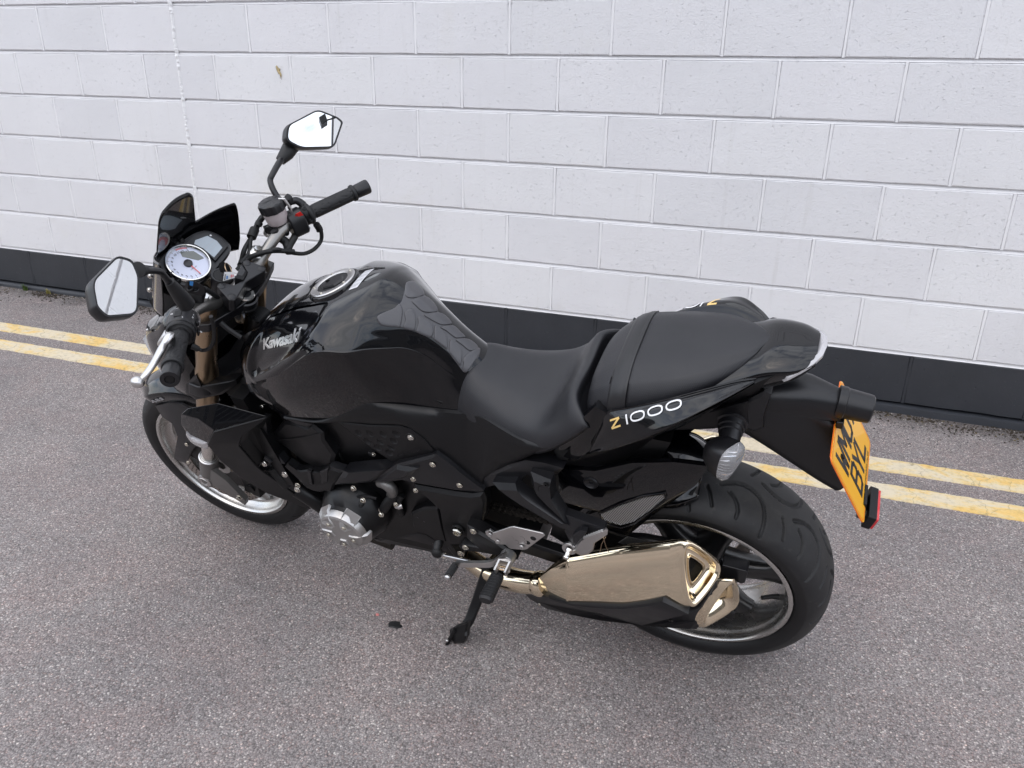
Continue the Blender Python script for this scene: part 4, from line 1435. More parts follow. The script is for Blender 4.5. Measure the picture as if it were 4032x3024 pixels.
# satin bracket: ridge line + lower arm, built as cross-sections down its length
def br(x, z, hw, up, dn, sl):
    """section across the bike at x,z: hw half width, up crown, dn depth, sl side lean"""
    return [V((x, l, z + dz)) for l, dz in ((0, up), (hw * .55, up * .86), (hw * .92, up * .25), (hw, -dn * .35), (hw * .82, -dn), (0, -dn * 1.05), (-hw * .82, -dn), (-hw, -dn * .35), (-hw * .92, up * .25), (-hw * .55, up * .86))]
secs = [br(-.030, .885, .062, .020, .040, 0), br(-.085, .905, .060, .022, .044, 0), br(-.140, .905, .052, .026, .046, 0), br(-.190, .900, .042, .027, .044, 0), br(-.232, .890, .031, .024, .034, 0), br(-.252, .884, .0265, .022, .028, 0)]
bracket = MB().loft([catmull(s, 30, True) for s in secs]).build("plate_bracket", M_SATIN, bike, 50)
# lower arm: from the bracket's flanks down to the plate
arm = []
for (xa, za), (xb, zb), hw, ridge in (((-.085, .922), (-.015, .846), .064, .002), ((-.150, .905), (-.055, .822), .060, .002), ((-.205, .880), (-.105, .785), .052, .002), ((-.246, .835), (-.165, .738), .042, .002), ((-.276, .770), (-.228, .690), .034, .001), ((-.304, .715), (-.268, .664), .030, .001)):
    a_, b_ = V((xa, 0, za)), V((xb, 0, zb))
    arm.append([a_ + V((-ridge, 0, ridge)), a_ + V((0, hw * .60, 0)), lerp(a_, b_, .30) + V((0, hw * .92, 0)), lerp(a_, b_, .58) + V((.002, hw * 1.0, 0)), b_ + V((-.010, hw * .92, .012)), b_ + V((0, hw * .65, 0)), b_, b_ + V((0, -hw * .65, 0)), b_ + V((-.010, -hw * .92, .012)), lerp(a_, b_, .58) + V((.002, -hw * 1.0, 0)), lerp(a_, b_, .30) + V((0, -hw * .92, 0)), a_ + V((0, -hw * .60, 0))])
g = [catmull(s, 40, True) for s in arm]
MB().loft([[c[i] for c in [catmull([s[j] for s in g], 24) for j in range(40)]] for i in range(24)]).build("bracket_arm", M_SATIN, bracket, 45)
# licence lamp
c0, c1 = V((-.244, 0, .886)), V((-.304, 0, .879))
ax_ = (c1 - c0).normalized()
MB().lathe([(-.004, .0), (-.004, .0315), (.010, .0315), (.012, .0295), (.050, .0275), (.0565, .0265), (.0590, .0235), (.0600, .0)], c0, ax_, 40).build("licence_lamp", M_SATIN, bracket, 30)
MB().box((-.252, .012, .850), (.014, .03, .018)).build("lamp_foot", M_SATIN, bracket, 0, bevel=.003)

# number plate
pA, pB, pC, pD = V((-.2435, -.114, .8455)), V((-.2435, .114, .8455)), V((-.3240, .114, .6855)), V((-.3240, -.114, .6855))
pex = (pA - pB).normalized()              # reading direction
pey = (pB - pC).normalized()              # up the plate
pez = pex.cross(pey)
PW, PH = (pA - pB).length, (pB - pC).length
def rrect(x0, y0, x1, y1, r, n=5):
    out = []
    for cx_, cy_, a0 in ((x1 - r, y1 - r, 0), (x0 + r, y1 - r, 90), (x0 + r, y0 + r, 180), (x1 - r, y0 + r, 270)):
        for k in range(n + 1):
            a_ = R(a0 + 90 * k / n)
            out.append((cx_ + r * math.cos(a_), cy_ + r * math.sin(a_)))
    return out
def pp(x, y, z=0):
    return pC + pex * x + pey * y + pez * z
plate = MB().prism([pp(x, y, .0017) for x, y in rrect(0, 0, PW, PH, .012)], pez * -.003).build("number_plate", M_PLATE, bike, 0)
o1, o2 = rrect(.0028, .0028, PW - .0028, PH - .0028, .010), rrect(.0046, .0046, PW - .0046, PH - .0046, .0085)
MB().grid([[pp(x, y, .0021) for x, y in o1], [pp(x, y, .0021) for x, y in o2]], False, True).build("border", M_PLATEEDGE, plate, 0)
o1 = rrect(-.0004, -.0004, PW + .0004, PH + .0004, .0122)
MB().grid([[pp(x, y, .0012) for x, y in o1], [pp(x, y, -.0012) for x, y in o1]], False, True).build("plate_edge", M_PLATEEDGE, plate, 0)
GL = {
 'W': [[(0, 1), (.22, 0), (.5, .62), (.78, 0), (1, 1)]],
 'M': [[(0, 0), (0, 1), (.5, .38), (1, 1), (1, 0)]],
 '0': [[(.18, 0), (.82, 0), (1, .14), (1, .86), (.82, 1), (.18, 1), (0, .86), (0, .14), (.18, 0)]],
 '7': [[(0, 1), (1, 1), (.36, 0)]],
 'B': [[(0, 0), (0, 1), (.76, 1), (.95, .86), (.95, .64), (.80, .53), (0, .53)], [(.80, .53), (1, .40), (1, .14), (.80, 0), (0, 0)]],
 'Y': [[(0, 1), (.5, .45), (1, 1)], [(.5, .45), (.5, 0)]],
 'L': [[(0, 1), (0, 0), (1, 0)]],
}
CW, CH, CG, CS = .036, .058, .0105, .0098
w1 = 4 * CW + 3 * CG
m = strokes([GL[c] for c in "WM07"], pp(PW / 2 - w1 / 2 + CS / 2, PH - .021 - CH), pex, pey, pez, CW, CH, CG, CS, .0022)
w2 = 3 * CW + 2 * CG
m2 = strokes([GL[c] for c in "BYL"], pp(PW / 2 - w2 / 2 + CS / 2, .026), pex, pey, pez, CW, CH, CG, CS, .0022)
m.add(m2.v, m2.f)
m.build("lettering", M_BLACKPRINT, plate, 0)
tm = text_mb("www.georgewhite.co.uk", .0105, 0, .1, .0002, 'LEFT', 1.1)
wmax = max(p.x for p in tm.v)
place(tm, pp(.040, .0085, .0021), pex, pey, pez, .150 / wmax, 1.0).build("small_print", M_BLACKPRINT, plate, 0)
bolt(pp(.052, PH - .046, .0018), pez, .0052, .004, M_VOID, plate, "plate_screw")
bolt(pp(PW - .052, PH - .046, .0018), pez, .0052, .004, M_VOID, plate, "plate_screw")
# red reflector on its stalk below the plate
rc_ = V((-0.3403, 0.045, 0.6597))
rx = V((0, 1, 0))
ry = V((-.25, 0, 1)).normalized()
rz = rx.cross(ry) * -1
rz = V((-1, 0, -.25)).normalized()
def rp(a_, b_, c_):
    return rc_ + rx * a_ + ry * b_ + rz * c_
refl = MB().prism([rp(a_, b_, .004) for a_, b_ in rrect(-.042, -.019, .042, .019, .005)], rz * -.016).build("reflector_housing", M_MATT, bike, 0, bevel=.0015)
MB().prism([rp(a_, b_, .0085) for a_, b_ in rrect(-.040, -.017, .040, .017, .004)], rz * -.006).build("red_reflector", M_REDREFL, refl, 0)
MB().prism([rp(-.030, -.010, -.010), rp(.030, -.010, -.010), rp(.026, .032, -.022), rp(-.026, .032, -.022)], rz * -.006).build("reflector_stay", M_MATT, refl, 0, bevel=.001)
MB().cyl(rp(.020, -.004, -.010), rp(.020, -.004, -.024), .012, .010).build("rubber_boss", M_MATT, refl)

# rear indicators
def indicator(sg):
    base = V((-0.0623, 0.075, 0.8698))
    lens_c = V((-0.0671, 0.17, 0.8521))
    d_ = (lens_c - base).normalized()
    st = MB().tube([base - d_ * .02, base + d_ * .012, base + d_ * .014, base + d_ * .024, base + d_ * .026, base + d_ * .034, base + d_ * .036, base + d_ * .075, base + d_ * .105], [.030, .030, .026, .0255, .0235, .023, .021, .0185, .017], 28)
    # body: rounded triangle cup opening rearward and out
    fwd = V((-.80, .42, -.12)).normalized()
    upv = V((-.25, -.25, .95))
    upv = (upv - fwd * upv.dot(fwd)).normalized()
    sd = fwd.cross(upv)
    tri = [(1.02 * a_, 1.14 * b_) for a_, b_ in ((0.000, -.038), (-.016, -.026), (-.030, .000), (-.033, .020), (-.022, .033), (0.004, .034), (.026, .030), (.033, .018), (.028, .000), (.014, -.026))]
    def ring(s_, off):
        return [lens_c + sd * a_ * s_ + upv * b_ * s_ + fwd * off for a_, b_ in catmull2(tri, 40)]
    cup = MB().loft([ring(.25, -.046), ring(.62, -.040), ring(.90, -.022), ring(1.0, -.004), ring(1.0, .001), ring(.96, .001), ring(.82, -.014), ring(.3, -.030)])
    lens = MB().loft([ring(.985, -.003), ring(.99, .004), ring(.93, .012), ring(.70, .019), ring(.30, .022)])
    refl_ = MB().loft([ring(.93, -.001), ring(.80, -.013), ring(.3, -.028)])
    bulb = MB().ball(lens_c - fwd * .008, .010)
    ribs = MB()
    for k in range(9):
        o = lens_c + upv * (.026 - .0068 * k) + fwd * .0005
        wd = .026 - abs(k - 3) * .0026
        ribs.tube([o - sd * wd, o + fwd * .008, o + sd * wd], [.0008, .0012, .0008], 5, True, 7)
    return [q if sg > 0 else q.mirror() for q in (st, cup, lens, refl_, bulb, ribs)]
def catmull2(pts, n):
    return [(p.x, p.y) for p in catmull([(a_, b_, 0) for a_, b_ in pts], n, True)]
for sg in (1, -1):
    st, cup, lens, rf_, bulb, ribs = indicator(sg)
    ind = st.build("indicator", M_SATIN, bike, 40)
    cup.build("indicator_housing", M_SATIN, ind, 50)
    lens.build("indicator_lens", M_LENS, ind, 60)
    rf_.build("indicator_reflector", M_REFLECTOR, ind, 50)
    bulb.build("indicator_bulb", M_AMBERBULB, ind)
    ribs.build("lens_ribs", M_REFLECTOR, ind)
# stay the indicators hang from, and undertray between tail and tyre
m = MB().panel([(-0.084, 0.075, 0.874), (-0.0829, 0.075, 0.9212), (-0.113, 0.07, 0.9462), (-0.1261, 0.066, 0.9379), (-0.1183, 0.07, 0.8838), (-0.1207, 0.07, 0.8553), (-0.1039, 0.072, 0.8433), (-0.0833, 0.075, 0.851)], (0, -.04, 0), .15, (0, .004, 0))
both(m, "indicator_stay", M_SATIN, smooth=30)
m = MB().panel([(0.084, 0.09, 0.835), (0.0231, 0.09, 0.866), (-0.0313, 0.09, 0.8991), (-0.0883, 0.085, 0.9294), (-0.0893, 0.085, 0.872), (-0.0271, 0.09, 0.8478), (0.0736, 0.09, 0.8182)], (0, -.05, 0), .1, (0, .002, 0))
both(m, "undertray_side", M_MATT, smooth=30)
MB().prism([(.30, -.09, .74), (.10, -.085, .80), (-.06, -.075, .86), (-.06, .075, .86), (.10, .085, .80), (.30, .09, .74)], (0, 0, .02)).build("undertray", M_VOID, bike, 0)

# ---------------------------------------------------------------- hugger over the rear wheel
def arc(c, r, a_, y):
    return V((c.x + r * math.cos(R(a_)), y, c.z + r * math.sin(R(a_))))
rows = []
for i in range(34):
    a_ = lerp(24, 91, i / 33)
    f = i / 33
    ro = lerp(.345, .333, f)
    hw = lerp(.112, .108, f) * (1 - .35 * max(0, (f - .82) / .18) ** 2)
    edge_drop = lerp(.10, .035, min(1, f * 1.3))
    rows.append([arc(RC, ro - edge_drop, a_ - 0, hw * 1.02), arc(RC, ro - edge_drop * .55, a_, hw * 1.06), arc(RC, ro - .018, a_, hw * .98), arc(RC, ro + .003, a_, hw * .72), arc(RC, ro + .010, a_, hw * .35), arc(RC, ro + .011, a_, 0)] )
    rows[-1] += [V((p.x, -p.y, p.z)) for p in reversed(rows[-1][:-1])]
hug = MB().grid(dense(rows, 60, 61)).build("rear_hugger", M_GLOSS, bike, 60, solid=.003)
# long glossy side blade running down to the swingarm
bl = [(0.2918, 0.122, 0.6772), (0.2052, 0.126, 0.6985), (0.1236, 0.126, 0.7463), (0.0351, 0.124, 0.7712), (-0.0284, 0.116, 0.7689), (-0.0069, 0.117, 0.7087), (0.038, 0.118, 0.6453), (0.0826, 0.119, 0.584), (0.1425, 0.119, 0.4894), (0.2019, 0.121, 0.5061), (0.2066, 0.122, 0.5574), (0.2976, 0.122, 0.5673)]
m = MB().panel(bl, (0, -.012, 0), .16, (0, .006, 0))
both(m, "hugger_blade", M_GLOSS, hug, smooth=35)
m = MB().panel([(0.1982, 0.1305, 0.5618), (0.1505, 0.1305, 0.6088), (0.1003, 0.13, 0.6487), (0.0575, 0.13, 0.6724), (0.0551, 0.13, 0.6629), (0.0868, 0.13, 0.6118), (0.1229, 0.1305, 0.562), (0.1528, 0.1305, 0.5393), (0.1897, 0.1305, 0.5449)], (0, -.004, 0), .06, (0, -.0018, 0))
both(m, "mesh_grille", M_MESH, hug, smooth=0)
fr_ = [(0.2033, 0.13, 0.5612), (0.1523, 0.13, 0.6147), (0.1004, 0.1295, 0.6543), (0.0526, 0.1295, 0.6784), (0.0508, 0.1295, 0.6606), (0.0852, 0.1295, 0.6064), (0.1214, 0.13, 0.5552), (0.1532, 0.13, 0.53), (0.1947, 0.13, 0.5368)]
m = MB().tube([*fr_, fr_[0]], .0022, 8)
both(m, "grille_rim", M_GLOSS, hug)
for p in ((675,315),):
    q = V((0.2149, 0.13, 0.6641))
    m = MB().lathe([(-.004, .0), (.0005, .006), (.003, .0125), (.0045, .0135), (.0045, .0155), (0, .017)], q, (0, 1, 0), 28)
    both(m, "hugger_grommet", M_ALU if False else M_SATIN, hug)

# ---------------------------------------------------------------- swingarm, chain
PIV = V((.545, 0, .385))
def arm_secs(y, th):
    out = []
    for f, h in ((-.04, .045), (.05, .060), (.35, .052), (.75, .046), (.97, .040), (1.06, .036), (1.20, .034)):
        p = lerp(PIV, RC, f)
        d_ = (RC - PIV).normalized()
        n_ = V((-d_.z, 0, d_.x))
        if n_.z < 0:
            n_ = -n_
        out.append([p + n_ * h / 1 * .5 * a_ + V((0, y + b_ * th / 2, 0)) for a_, b_ in ((1, -.7), (1, .7), (.7, 1), (-.7, 1), (-1, .7), (-1, -.7), (-.7, -1), (.7, -1))])
    return out
sw = MB()
sw.loft(arm_secs(.118, .034))
sw.loft(arm_secs(-.118, .034))
sw.box((.40, 0, .372), (.06, .22, .075))
swing = sw.build("swingarm", M_GLOSS if False else M_DARK, bike, 30, bevel=.002)
ep = MB().prism([(-0.0723, 0.128, 0.4759), (-0.1238, 0.128, 0.474), (-0.1275, 0.128, 0.4685), (-0.1241, 0.128, 0.43), (-0.117, 0.128, 0.4233), (-0.0673, 0.128, 0.438)], (0, -.03, 0))
ep.build("chain_adjuster_plate", M_SATIN, swing, 0, bevel=.002)
both(MB().cyl((0, .128, .311), (0, .145, .311), .018, .016, 6), "axle_nut", M_ALU, swing, smooth=20)
# chain: separate links would be a few pixels each, joined as one part
ch = MB()
def chain_run(a_, b_, n):
    a_, b_ = V(a_), V(b_)
    d_ = (b_ - a_).normalized()
    n_ = V((-d_.z, 0, d_.x))
    L = (b_ - a_).length
    k = 0
    while k * .0159 < L - .01:
        p = a_ + d_ * (k * .0159 + .008)
        yo = .0085 if k % 2 else .0062
        for sg in (1, -1):
            pts = [p - d_ * .0105 + n_ * .0035, p - d_ * .0075 + n_ * .0068, p + n_ * .0052, p + d_ * .0075 + n_ * .0068, p + d_ * .0105 + n_ * .0035, p + d_ * .0105 - n_ * .0035, p + d_ * .0075 - n_ * .0068, p - n_ * .0052, p - d_ * .0075 - n_ * .0068, p - d_ * .0105 - n_ * .0035]
            ch.prism(pts, (0, .0018 * sg, 0), (0, yo * sg, 0))
        ch.v = ch.v
        ch.cyl(p - d_ * .008 + V((0, -.0115, 0)), p - d_ * .008 + V((0, .0115, 0)), .0048, None, 8)
        k += 1
chain_run((.545, .081, .437), (0.02, .081, .418), 0)
chain_run((.560, .081, .340), (0.02, .081, .204), 0)
tag(ch.build("drive_chain", M_CHAIN, bike, 30), kind="stuff")
m = MB().panel([(0.3313, 0.1, 0.454), (0.2614, 0.104, 0.5064), (0.1891, 0.104, 0.475), (0.1484, 0.1, 0.4606), (0.1108, 0.098, 0.4686), (0.0549, 0.098, 0.4711), (0.0659, 0.098, 0.4339), (0.1504, 0.098, 0.4052), (0.2313, 0.098, 0.3779), (0.314, 0.098, 0.3761), (0.3458, 0.098, 0.3966)], (0, -.015, 0), .1, (0, .003, 0))
m.build("chain_guard", M_DARK, bike, 30)
m = MB().grid([[(0.171, 0.1045, 0.4368), (0.1229, 0.1045, 0.4362)], [(0.1469, 0.1045, 0.4697), (0.0811, 0.1045, 0.4697)]])
lb_ = m.build("caution_label", simple("silver_label_film", (0.25, 0.25, 0.25), .3, .4), bike, 0)
m = MB()
q00, q01, q10, q11 = V((0.1709, 0.1048, 0.4372)), V((0.1228, 0.1048, 0.4366)), V((0.1468, 0.1048, 0.4701)), V((0.081, 0.1048, 0.4701))
for k in range(8):
    f0, f1 = .06 + k * .115, .06 + k * .115 + .075
    a0, a1 = lerp(q00, q10, f0), lerp(q01, q11, f0)
    b0_, b1_ = lerp(q00, q10, f1), lerp(q01, q11, f1)
    m.add([lerp(a0, a1, .06), lerp(a0, a1, .9), lerp(b0_, b1_, .9), lerp(b0_, b1_, .06)], [(0, 1, 2, 3)])
m.build("small_print", M_BLACKPRINT, lb_, 0)
# inner structure behind the footrest plate, so that one does not look through the bike
MB().prism([(.60, 0, .30), (.66, 0, .50), (.62, 0, .72), (.36, 0, .76), (.24, 0, .70), (.30, 0, .50), (.42, 0, .32)], (0, .055, 0), (0, -.055, 0)).build("inner_frame", M_VOID, bike, 0)
MB().tube([(.42, .0, .36), (.36, .0, .52), (.33, 0, .66)], [.026, .03, .026], 18).build("shock_absorber", M_VOID, bike)

# ---------------------------------------------------------------- exhausts
def rtri(c, s_, u_, pts, sc=1.0, n=54, rnd_=True):
    return [c + s_ * a_ * sc + u_ * b_ * sc for a_, b_ in catmull2(pts, n)]

def tri_sec(T, B, Q, bulge=.012, n=60, k=.10):
    """rounded-triangle section through three corners"""
    T, B, Q = V(T), V(B), V(Q)
    c = (T + B + Q) / 3
    T, B, Q = c + (T - c) * 1.10, c + (B - c) * 1.10, c + (Q - c) * 1.10
    pts = []
    for a_, b_ in ((T, B), (B, Q), (Q, T)):
        mid = (a_ + b_) / 2
        o = (mid - c).normalized() * bulge
        pts += [lerp(a_, b_, k) + o * .35, lerp(a_, b_, .35) + o * .9, lerp(a_, b_, .65) + o * .9, lerp(a_, b_, 1 - k) + o * .35]
    return catmull(pts, n, True)
def scale_sec(s_, f, off=V((0, 0, 0))):
    c = sum(s_, V()) / len(s_)
    return [c + (p - c) * f + off for p in s_]
def muffler(sg):
    T, B, Q = V((0.0053, 0.162, 0.575)), V((-0.0247, 0.222, 0.4345)), V((-0.0705, 0.142, 0.4875))
    fn = (B - T).cross(Q - T).normalized()
    if fn.x > 0:
        fn = -fn
    tip = tri_sec(T, B, Q, .010)
    end = tri_sec((0.0346, 0.16, 0.5561), (0.0153, 0.216, 0.4136), (.022, .118, .452), .012)
    mid = tri_sec((0.1423, 0.16, 0.4954), (0.1318, 0.214, 0.3521), (.150, .112, .395), .014)
    seam = tri_sec((0.276, 0.16, 0.4118), (0.2701, 0.205, 0.2971), (.272, .115, .335), .014)
    con = tri_sec((0.3213, 0.165, 0.3635), (0.32, 0.19, 0.2844), (.318, .130, .300), .012)
    nose = tri_sec((0.3583, 0.17, 0.3121), (0.3575, 0.18, 0.2852), (.352, .150, .280), .004)
    body = MB().loft(dense_secs([end, lerp_sec(end, mid, .5), mid, lerp_sec(mid, seam, .5), seam], 24))
    cone = MB().loft(dense_secs([scale_sec(seam, .995), con, nose], 12))
    ring = MB().loft([scale_sec(seam, .99, V((-.004, 0, .002))), scale_sec(seam, 1.018, V((-.002, 0, .001))), scale_sec(seam, 1.018, V((.002, 0, -.001))), scale_sec(seam, .99, V((.004, 0, -.002)))], False)
    e2 = scale_sec(end, 1.02)
    cap = MB().loft([scale_sec(end, .97), e2, lerp_sec(e2, tip, .18), lerp_sec(e2, scale_sec(tip, 1.02), .80), scale_sec(tip, 1.0, fn * .001), scale_sec(tip, .965, fn * .0055), scale_sec(tip, .90, fn * .0072), scale_sec(tip, .83, fn * .0050), scale_sec(tip, .76, fn * -.003), scale_sec(tip, .69, fn * -.014), scale_sec(tip, .62, fn * -.0175), scale_sec(tip, .47, fn * -.0185), scale_sec(tip, .415, fn * -.0165), scale_sec(tip, .405, fn * -.0120), scale_sec(tip, .385, fn * -.0120), scale_sec(tip, .375, fn * -.018), scale_sec(tip, .36, fn * -.060)], False)
    pipe = MB().loft([scale_sec(tip, .365, fn * -.060), scale_sec(tip, .378, fn * -.0145), scale_sec(tip, .368, fn * -.0145), scale_sec(tip, .350, fn * -.060)], False)
    dark = MB().loft([scale_sec(tip, .40, fn * -.040), scale_sec(tip, .05, fn * -.040)])  # dark sheet painting the shade down inside the outlet
    # second, lower and inner outlet
    T2, B2, Q2 = V((-0.0964, 0.148, 0.4599)), V((-0.0424, 0.182, 0.3008)), V((-0.1112, 0.122, 0.3315))
    f2 = (B2 - T2).cross(Q2 - T2).normalized()
    if f2.x > 0:
        f2 = -f2
    t2 = tri_sec(T2, B2, Q2, .012)
    fw_ = V((.17, .004, -.055))
    low = MB().loft([scale_sec(t2, .9, fw_), scale_sec(t2, 1.0, fw_ * .6), scale_sec(t2, 1.02, fw_ * .1), scale_sec(t2, 1.0, f2 * .001), scale_sec(t2, .94, f2 * .005), scale_sec(t2, .84, f2 * .004), scale_sec(t2, .68, f2 * -.008), scale_sec(t2, .52, f2 * -.016), scale_sec(t2, .47, f2 * -.045)], False)
    d2 = MB().loft([scale_sec(t2, .56, f2 * -.040), scale_sec(t2, .05, f2 * -.040)])  # painted shade closing the lower outlet too
    sh = [(0.4088, 0.178, 0.243), (0.3531, 0.196, 0.2717), (0.2739, 0.212, 0.2968), (0.1959, 0.222, 0.3351), (0.128, 0.226, 0.3671), (0.079, 0.226, 0.4001), (0.0352, 0.228, 0.4333), (0.0064, 0.23, 0.4262), (-0.0218, 0.23, 0.4142), (-0.0457, 0.214, 0.4322), (-0.0609, 0.19, 0.4498), (-0.0675, 0.166, 0.4696), (-0.0703, 0.16, 0.4383), (-0.0621, 0.168, 0.3682), (-0.0511, 0.176, 0.3229), (-0.0343, 0.188, 0.2946), (0.0266, 0.198, 0.2875), (0.0873, 0.2, 0.2718), (0.2004, 0.198, 0.2367), (0.2881, 0.19, 0.2123), (0.3442, 0.182, 0.1964), (0.3914, 0.172, 0.2022)]
    shield = MB().panel(sh, (.0, -.055, .012), .10, (0, .005, -.001))
    return body, cone, ring, cap, pipe, dark, low, d2, shield
def lerp_sec(a_, b_, f):
    return [lerp(p, q, f) for p, q in zip(a_, b_)]
def dense_secs(secs, n):
    cols = [catmull([s_[j] for s_ in secs], n) for j in range(len(secs[0]))]
    return [[c[i] for c in cols] for i in range(n)]
for sg in (1, -1):
    body, cone, ring, cap, pipe, dark, low, d2, shield = [q if sg > 0 else q.mirror() for q in muffler(sg)]
    mo = body.build("muffler", M_EXH, bike, 60)
    cone.build("muffler_cone", M_EXH, mo, 60)
    ring.build("weld_seam", M_EXH, mo, 60)
    cap.build("outlet_trim", M_EXH, mo, 60)
    pipe.build("outlet_pipe", M_EXH, mo, 50)
    dark.build("outlet_shade", M_VOID, mo, 0)
    l_ = low.build("lower_outlet", M_EXH, mo, 60)
    d2.build("outlet_shade", M_VOID, mo, 0)
    so = shield.build("heat_shield", M_SATIN, mo, 35)
    if sg > 0:
        for p in ((0.1905, 0.206, 0.2809), (0.0212, 0.204, 0.3305), (-0.0578, 0.185, 0.4455)):
            bolt(p, (0, .95, -.1), .0055, .003, M_DARK, mo)
        for p in ((0.3593, 0.188, 0.2203),):
            bolt(p, (0, .95, -.1), .004, .003, M_BOLT, mo)
# collector and link pipes under the bike
for sg in (1, -1):
    MB().tube([(.80, .045 * sg, .185), (.70, .06 * sg, .195), (.60, .10 * sg, .205), (.52, .135 * sg, .222), (.43, .158 * sg, .252), (.352, .168 * sg, .285)], [.024, .026, .028, .030, .031, .028], 24, True, 40).build("exhaust_pipe", M_EXH, bike)
for sg in (1, -1):
    MB().tube([(.372, .166 * sg, .272), (.362, .167 * sg, .278), (.352, .168 * sg, .285), (.342, .1685 * sg, .291)], [.029, .033, .033, .029], 24).build('exhaust_clamp', M_EXH, bike)
MB().tube([(.52, -.13, .215), (.50, 0, .195), (.52, .13, .215)], .030, 20, True, 24).build("exhaust_crossover", M_EXH, bike)

# ---------------------------------------------------------------- footrests, gear lever, stand
plate_o = [(0.4295, 0.225, 0.5293), (0.3805, 0.222, 0.565), (0.3716, 0.222, 0.5693), (0.303, 0.22, 0.567), (0.2989, 0.22, 0.5603), (0.3486, 0.222, 0.4956), (0.3563, 0.222, 0.4899), (0.389, 0.224, 0.4841), (0.3945, 0.224, 0.4864), (0.4085, 0.225, 0.5061)]
hp = MB().prism(plate_o, (0, -.0045, 0)).build("heel_plate", M_ALU, bike, 0, bevel=.0016)
tab = [(0.4502, 0.22, 0.521), (0.4369, 0.22, 0.532), (0.428, 0.22, 0.5247), (0.4027, 0.22, 0.4901), (0.4194, 0.22, 0.485), (0.4378, 0.22, 0.4977), (0.4501, 0.22, 0.5126)]
MB().prism(tab, (0, -.006, 0)).build("plate_tab", M_ALU, hp, 0, bevel=.0012)
m = MB()
for c_ in ((0.3841, 0.2232, 0.5269), (0.3569, 0.2225, 0.5333), (0.3287, 0.222, 0.5419), (0.3722, 0.2232, 0.5154), (0.3449, 0.2225, 0.522)):
    m.lathe([(-.0006, .0001), (-.0006, .0060), (-.0002, .0066), (-.001, .0072)], c_, (0, 1, 0), 18)
m.build("plate_hole_shade", M_VOID, hp, 30)  # dark discs laid on the plate as the shade of its holes
for c_ in ((0.4363, 0.2235, 0.5193), (0.4187, 0.2245, 0.5018), (0.36, 0.2245, 0.5042)):
    bolt(c_, (0, 1, 0), .0065, .0035, M_ALU, hp)
# bracket casting behind the rider's footrest
both(MB().panel([(0.5185, 0.185, 0.4832), (0.4938, 0.188, 0.478), (0.4378, 0.195, 0.4599), (0.41, 0.2, 0.447), (0.3942, 0.203, 0.439), (0.3892, 0.203, 0.417), (0.4129, 0.203, 0.4169), (0.469, 0.198, 0.4041), (0.4994, 0.192, 0.4094), (0.5264, 0.188, 0.4308)], (0, -.03, 0), .2, (0, .006, 0)), "footrest_bracket", M_DARK, smooth=30)
both(MB().panel([(0.5551, 0.19, 0.3933), (0.5448, 0.19, 0.4063), (0.5004, 0.192, 0.415), (0.4486, 0.195, 0.4154), (0.4578, 0.195, 0.4046), (0.5119, 0.192, 0.3922), (0.542, 0.19, 0.3784), (0.556, 0.19, 0.3883)], (0, -.02, 0), .18, (0, .004, 0)), "bracket_rib", M_DARK, smooth=30)
for c_ in ((0.4945, 0.201, 0.4852), (0.5311, 0.197, 0.4042)):
    bolt(c_, (0, 1, 0), .0075, .005)
# rider's footrest
pc = V((0.4095, 0.212, 0.43))
ho = MB().cyl(pc + V((0, -.012, 0)), pc + V((0, .014, 0)), .0190, .0185, 30).build("footrest_boss", M_SILVERPAINT, bike, 40, bevel=.002)
clv = MB()
pk = V((0.4169, 0.235, 0.4093))
for dx in (-.013, .013):
    clv.prism([pc + V((dx - .0022, .012, -.010)), pc + V((dx + .0022, .012, -.010)), pk + V((dx + .0022, .010, -.008)), pk + V((dx - .0022, .010, -.008))], (0, .004, .020))
clv.prism([pc + V((-.015, .012, .008)), pc + V((.015, .012, .008)), pc + V((.015, .012, -.012)), pc + V((-.015, .012, -.012))], (0, .006, 0))
clv.cyl(pk + V((-.019, 0, 0)), pk + V((.019, 0, 0)), .0042, None, 12)
clv.build("footrest_clevis", M_ALU, ho, 40)
spr = MB()
spr.tube([pk + V((.009 * math.cos(t_ * .9), .008 * math.sin(t_ * .9) * .6, .0)) + V((-.006 + t_ * .0007, 0, .004)) for t_ in range(22)], .0011, 6)
spr.build("return_spring", M_GOLD, ho)
e0, e1 = V((0.4301, 0.238, 0.3865)), V((0.4289, 0.318, 0.3933))
pd = (e1 - e0).normalized()
up_ = V((0, 0, 1))
up_ = (up_ - pd * up_.dot(pd)).normalized()
sd_ = pd.cross(up_)
secs = []
N = 66
for i in range(N + 1):
    f = i / N
    rib = 1.0 + (.06 if math.sin(f * 2 * math.pi * 10) > -.25 else -.05)
    if f > .93:
        rib = 1.0 - (f - .93) * 3
    w_, h_ = .0165 * rib * (.92 + .1 * f), .0125 * rib
    if f < .03:
        w_ *= .6
    secs.append([e0 + pd * (f * (e1 - e0).length) + sd_ * w_ * math.copysign(abs(math.cos(a_)) ** .7, math.cos(a_)) + up_ * h_ * math.copysign(abs(math.sin(a_)) ** .7, math.sin(a_)) for a_ in [2 * math.pi * k / 24 for k in range(24)]])
MB().loft(secs).build("footrest_rubber", M_RUBBER, ho, 40)
MB().prism([e0 + sd_ * .012 - up_ * .012, e1 + sd_ * .013 - up_ * .012 - pd * .01, e1 + sd_ * .010 - up_ * .022 - pd * .02, e0 + sd_ * .008 - up_ * .022], sd_ * -.004).build("footrest_bar", M_ALU, ho, 0, bevel=.001)
MB().tube([e1 - pd * .012 - up_ * .012, e1 - pd * .010 - up_ * .040], [.0045, .0035], 10).build("feeler_pin", M_ALU, ho)
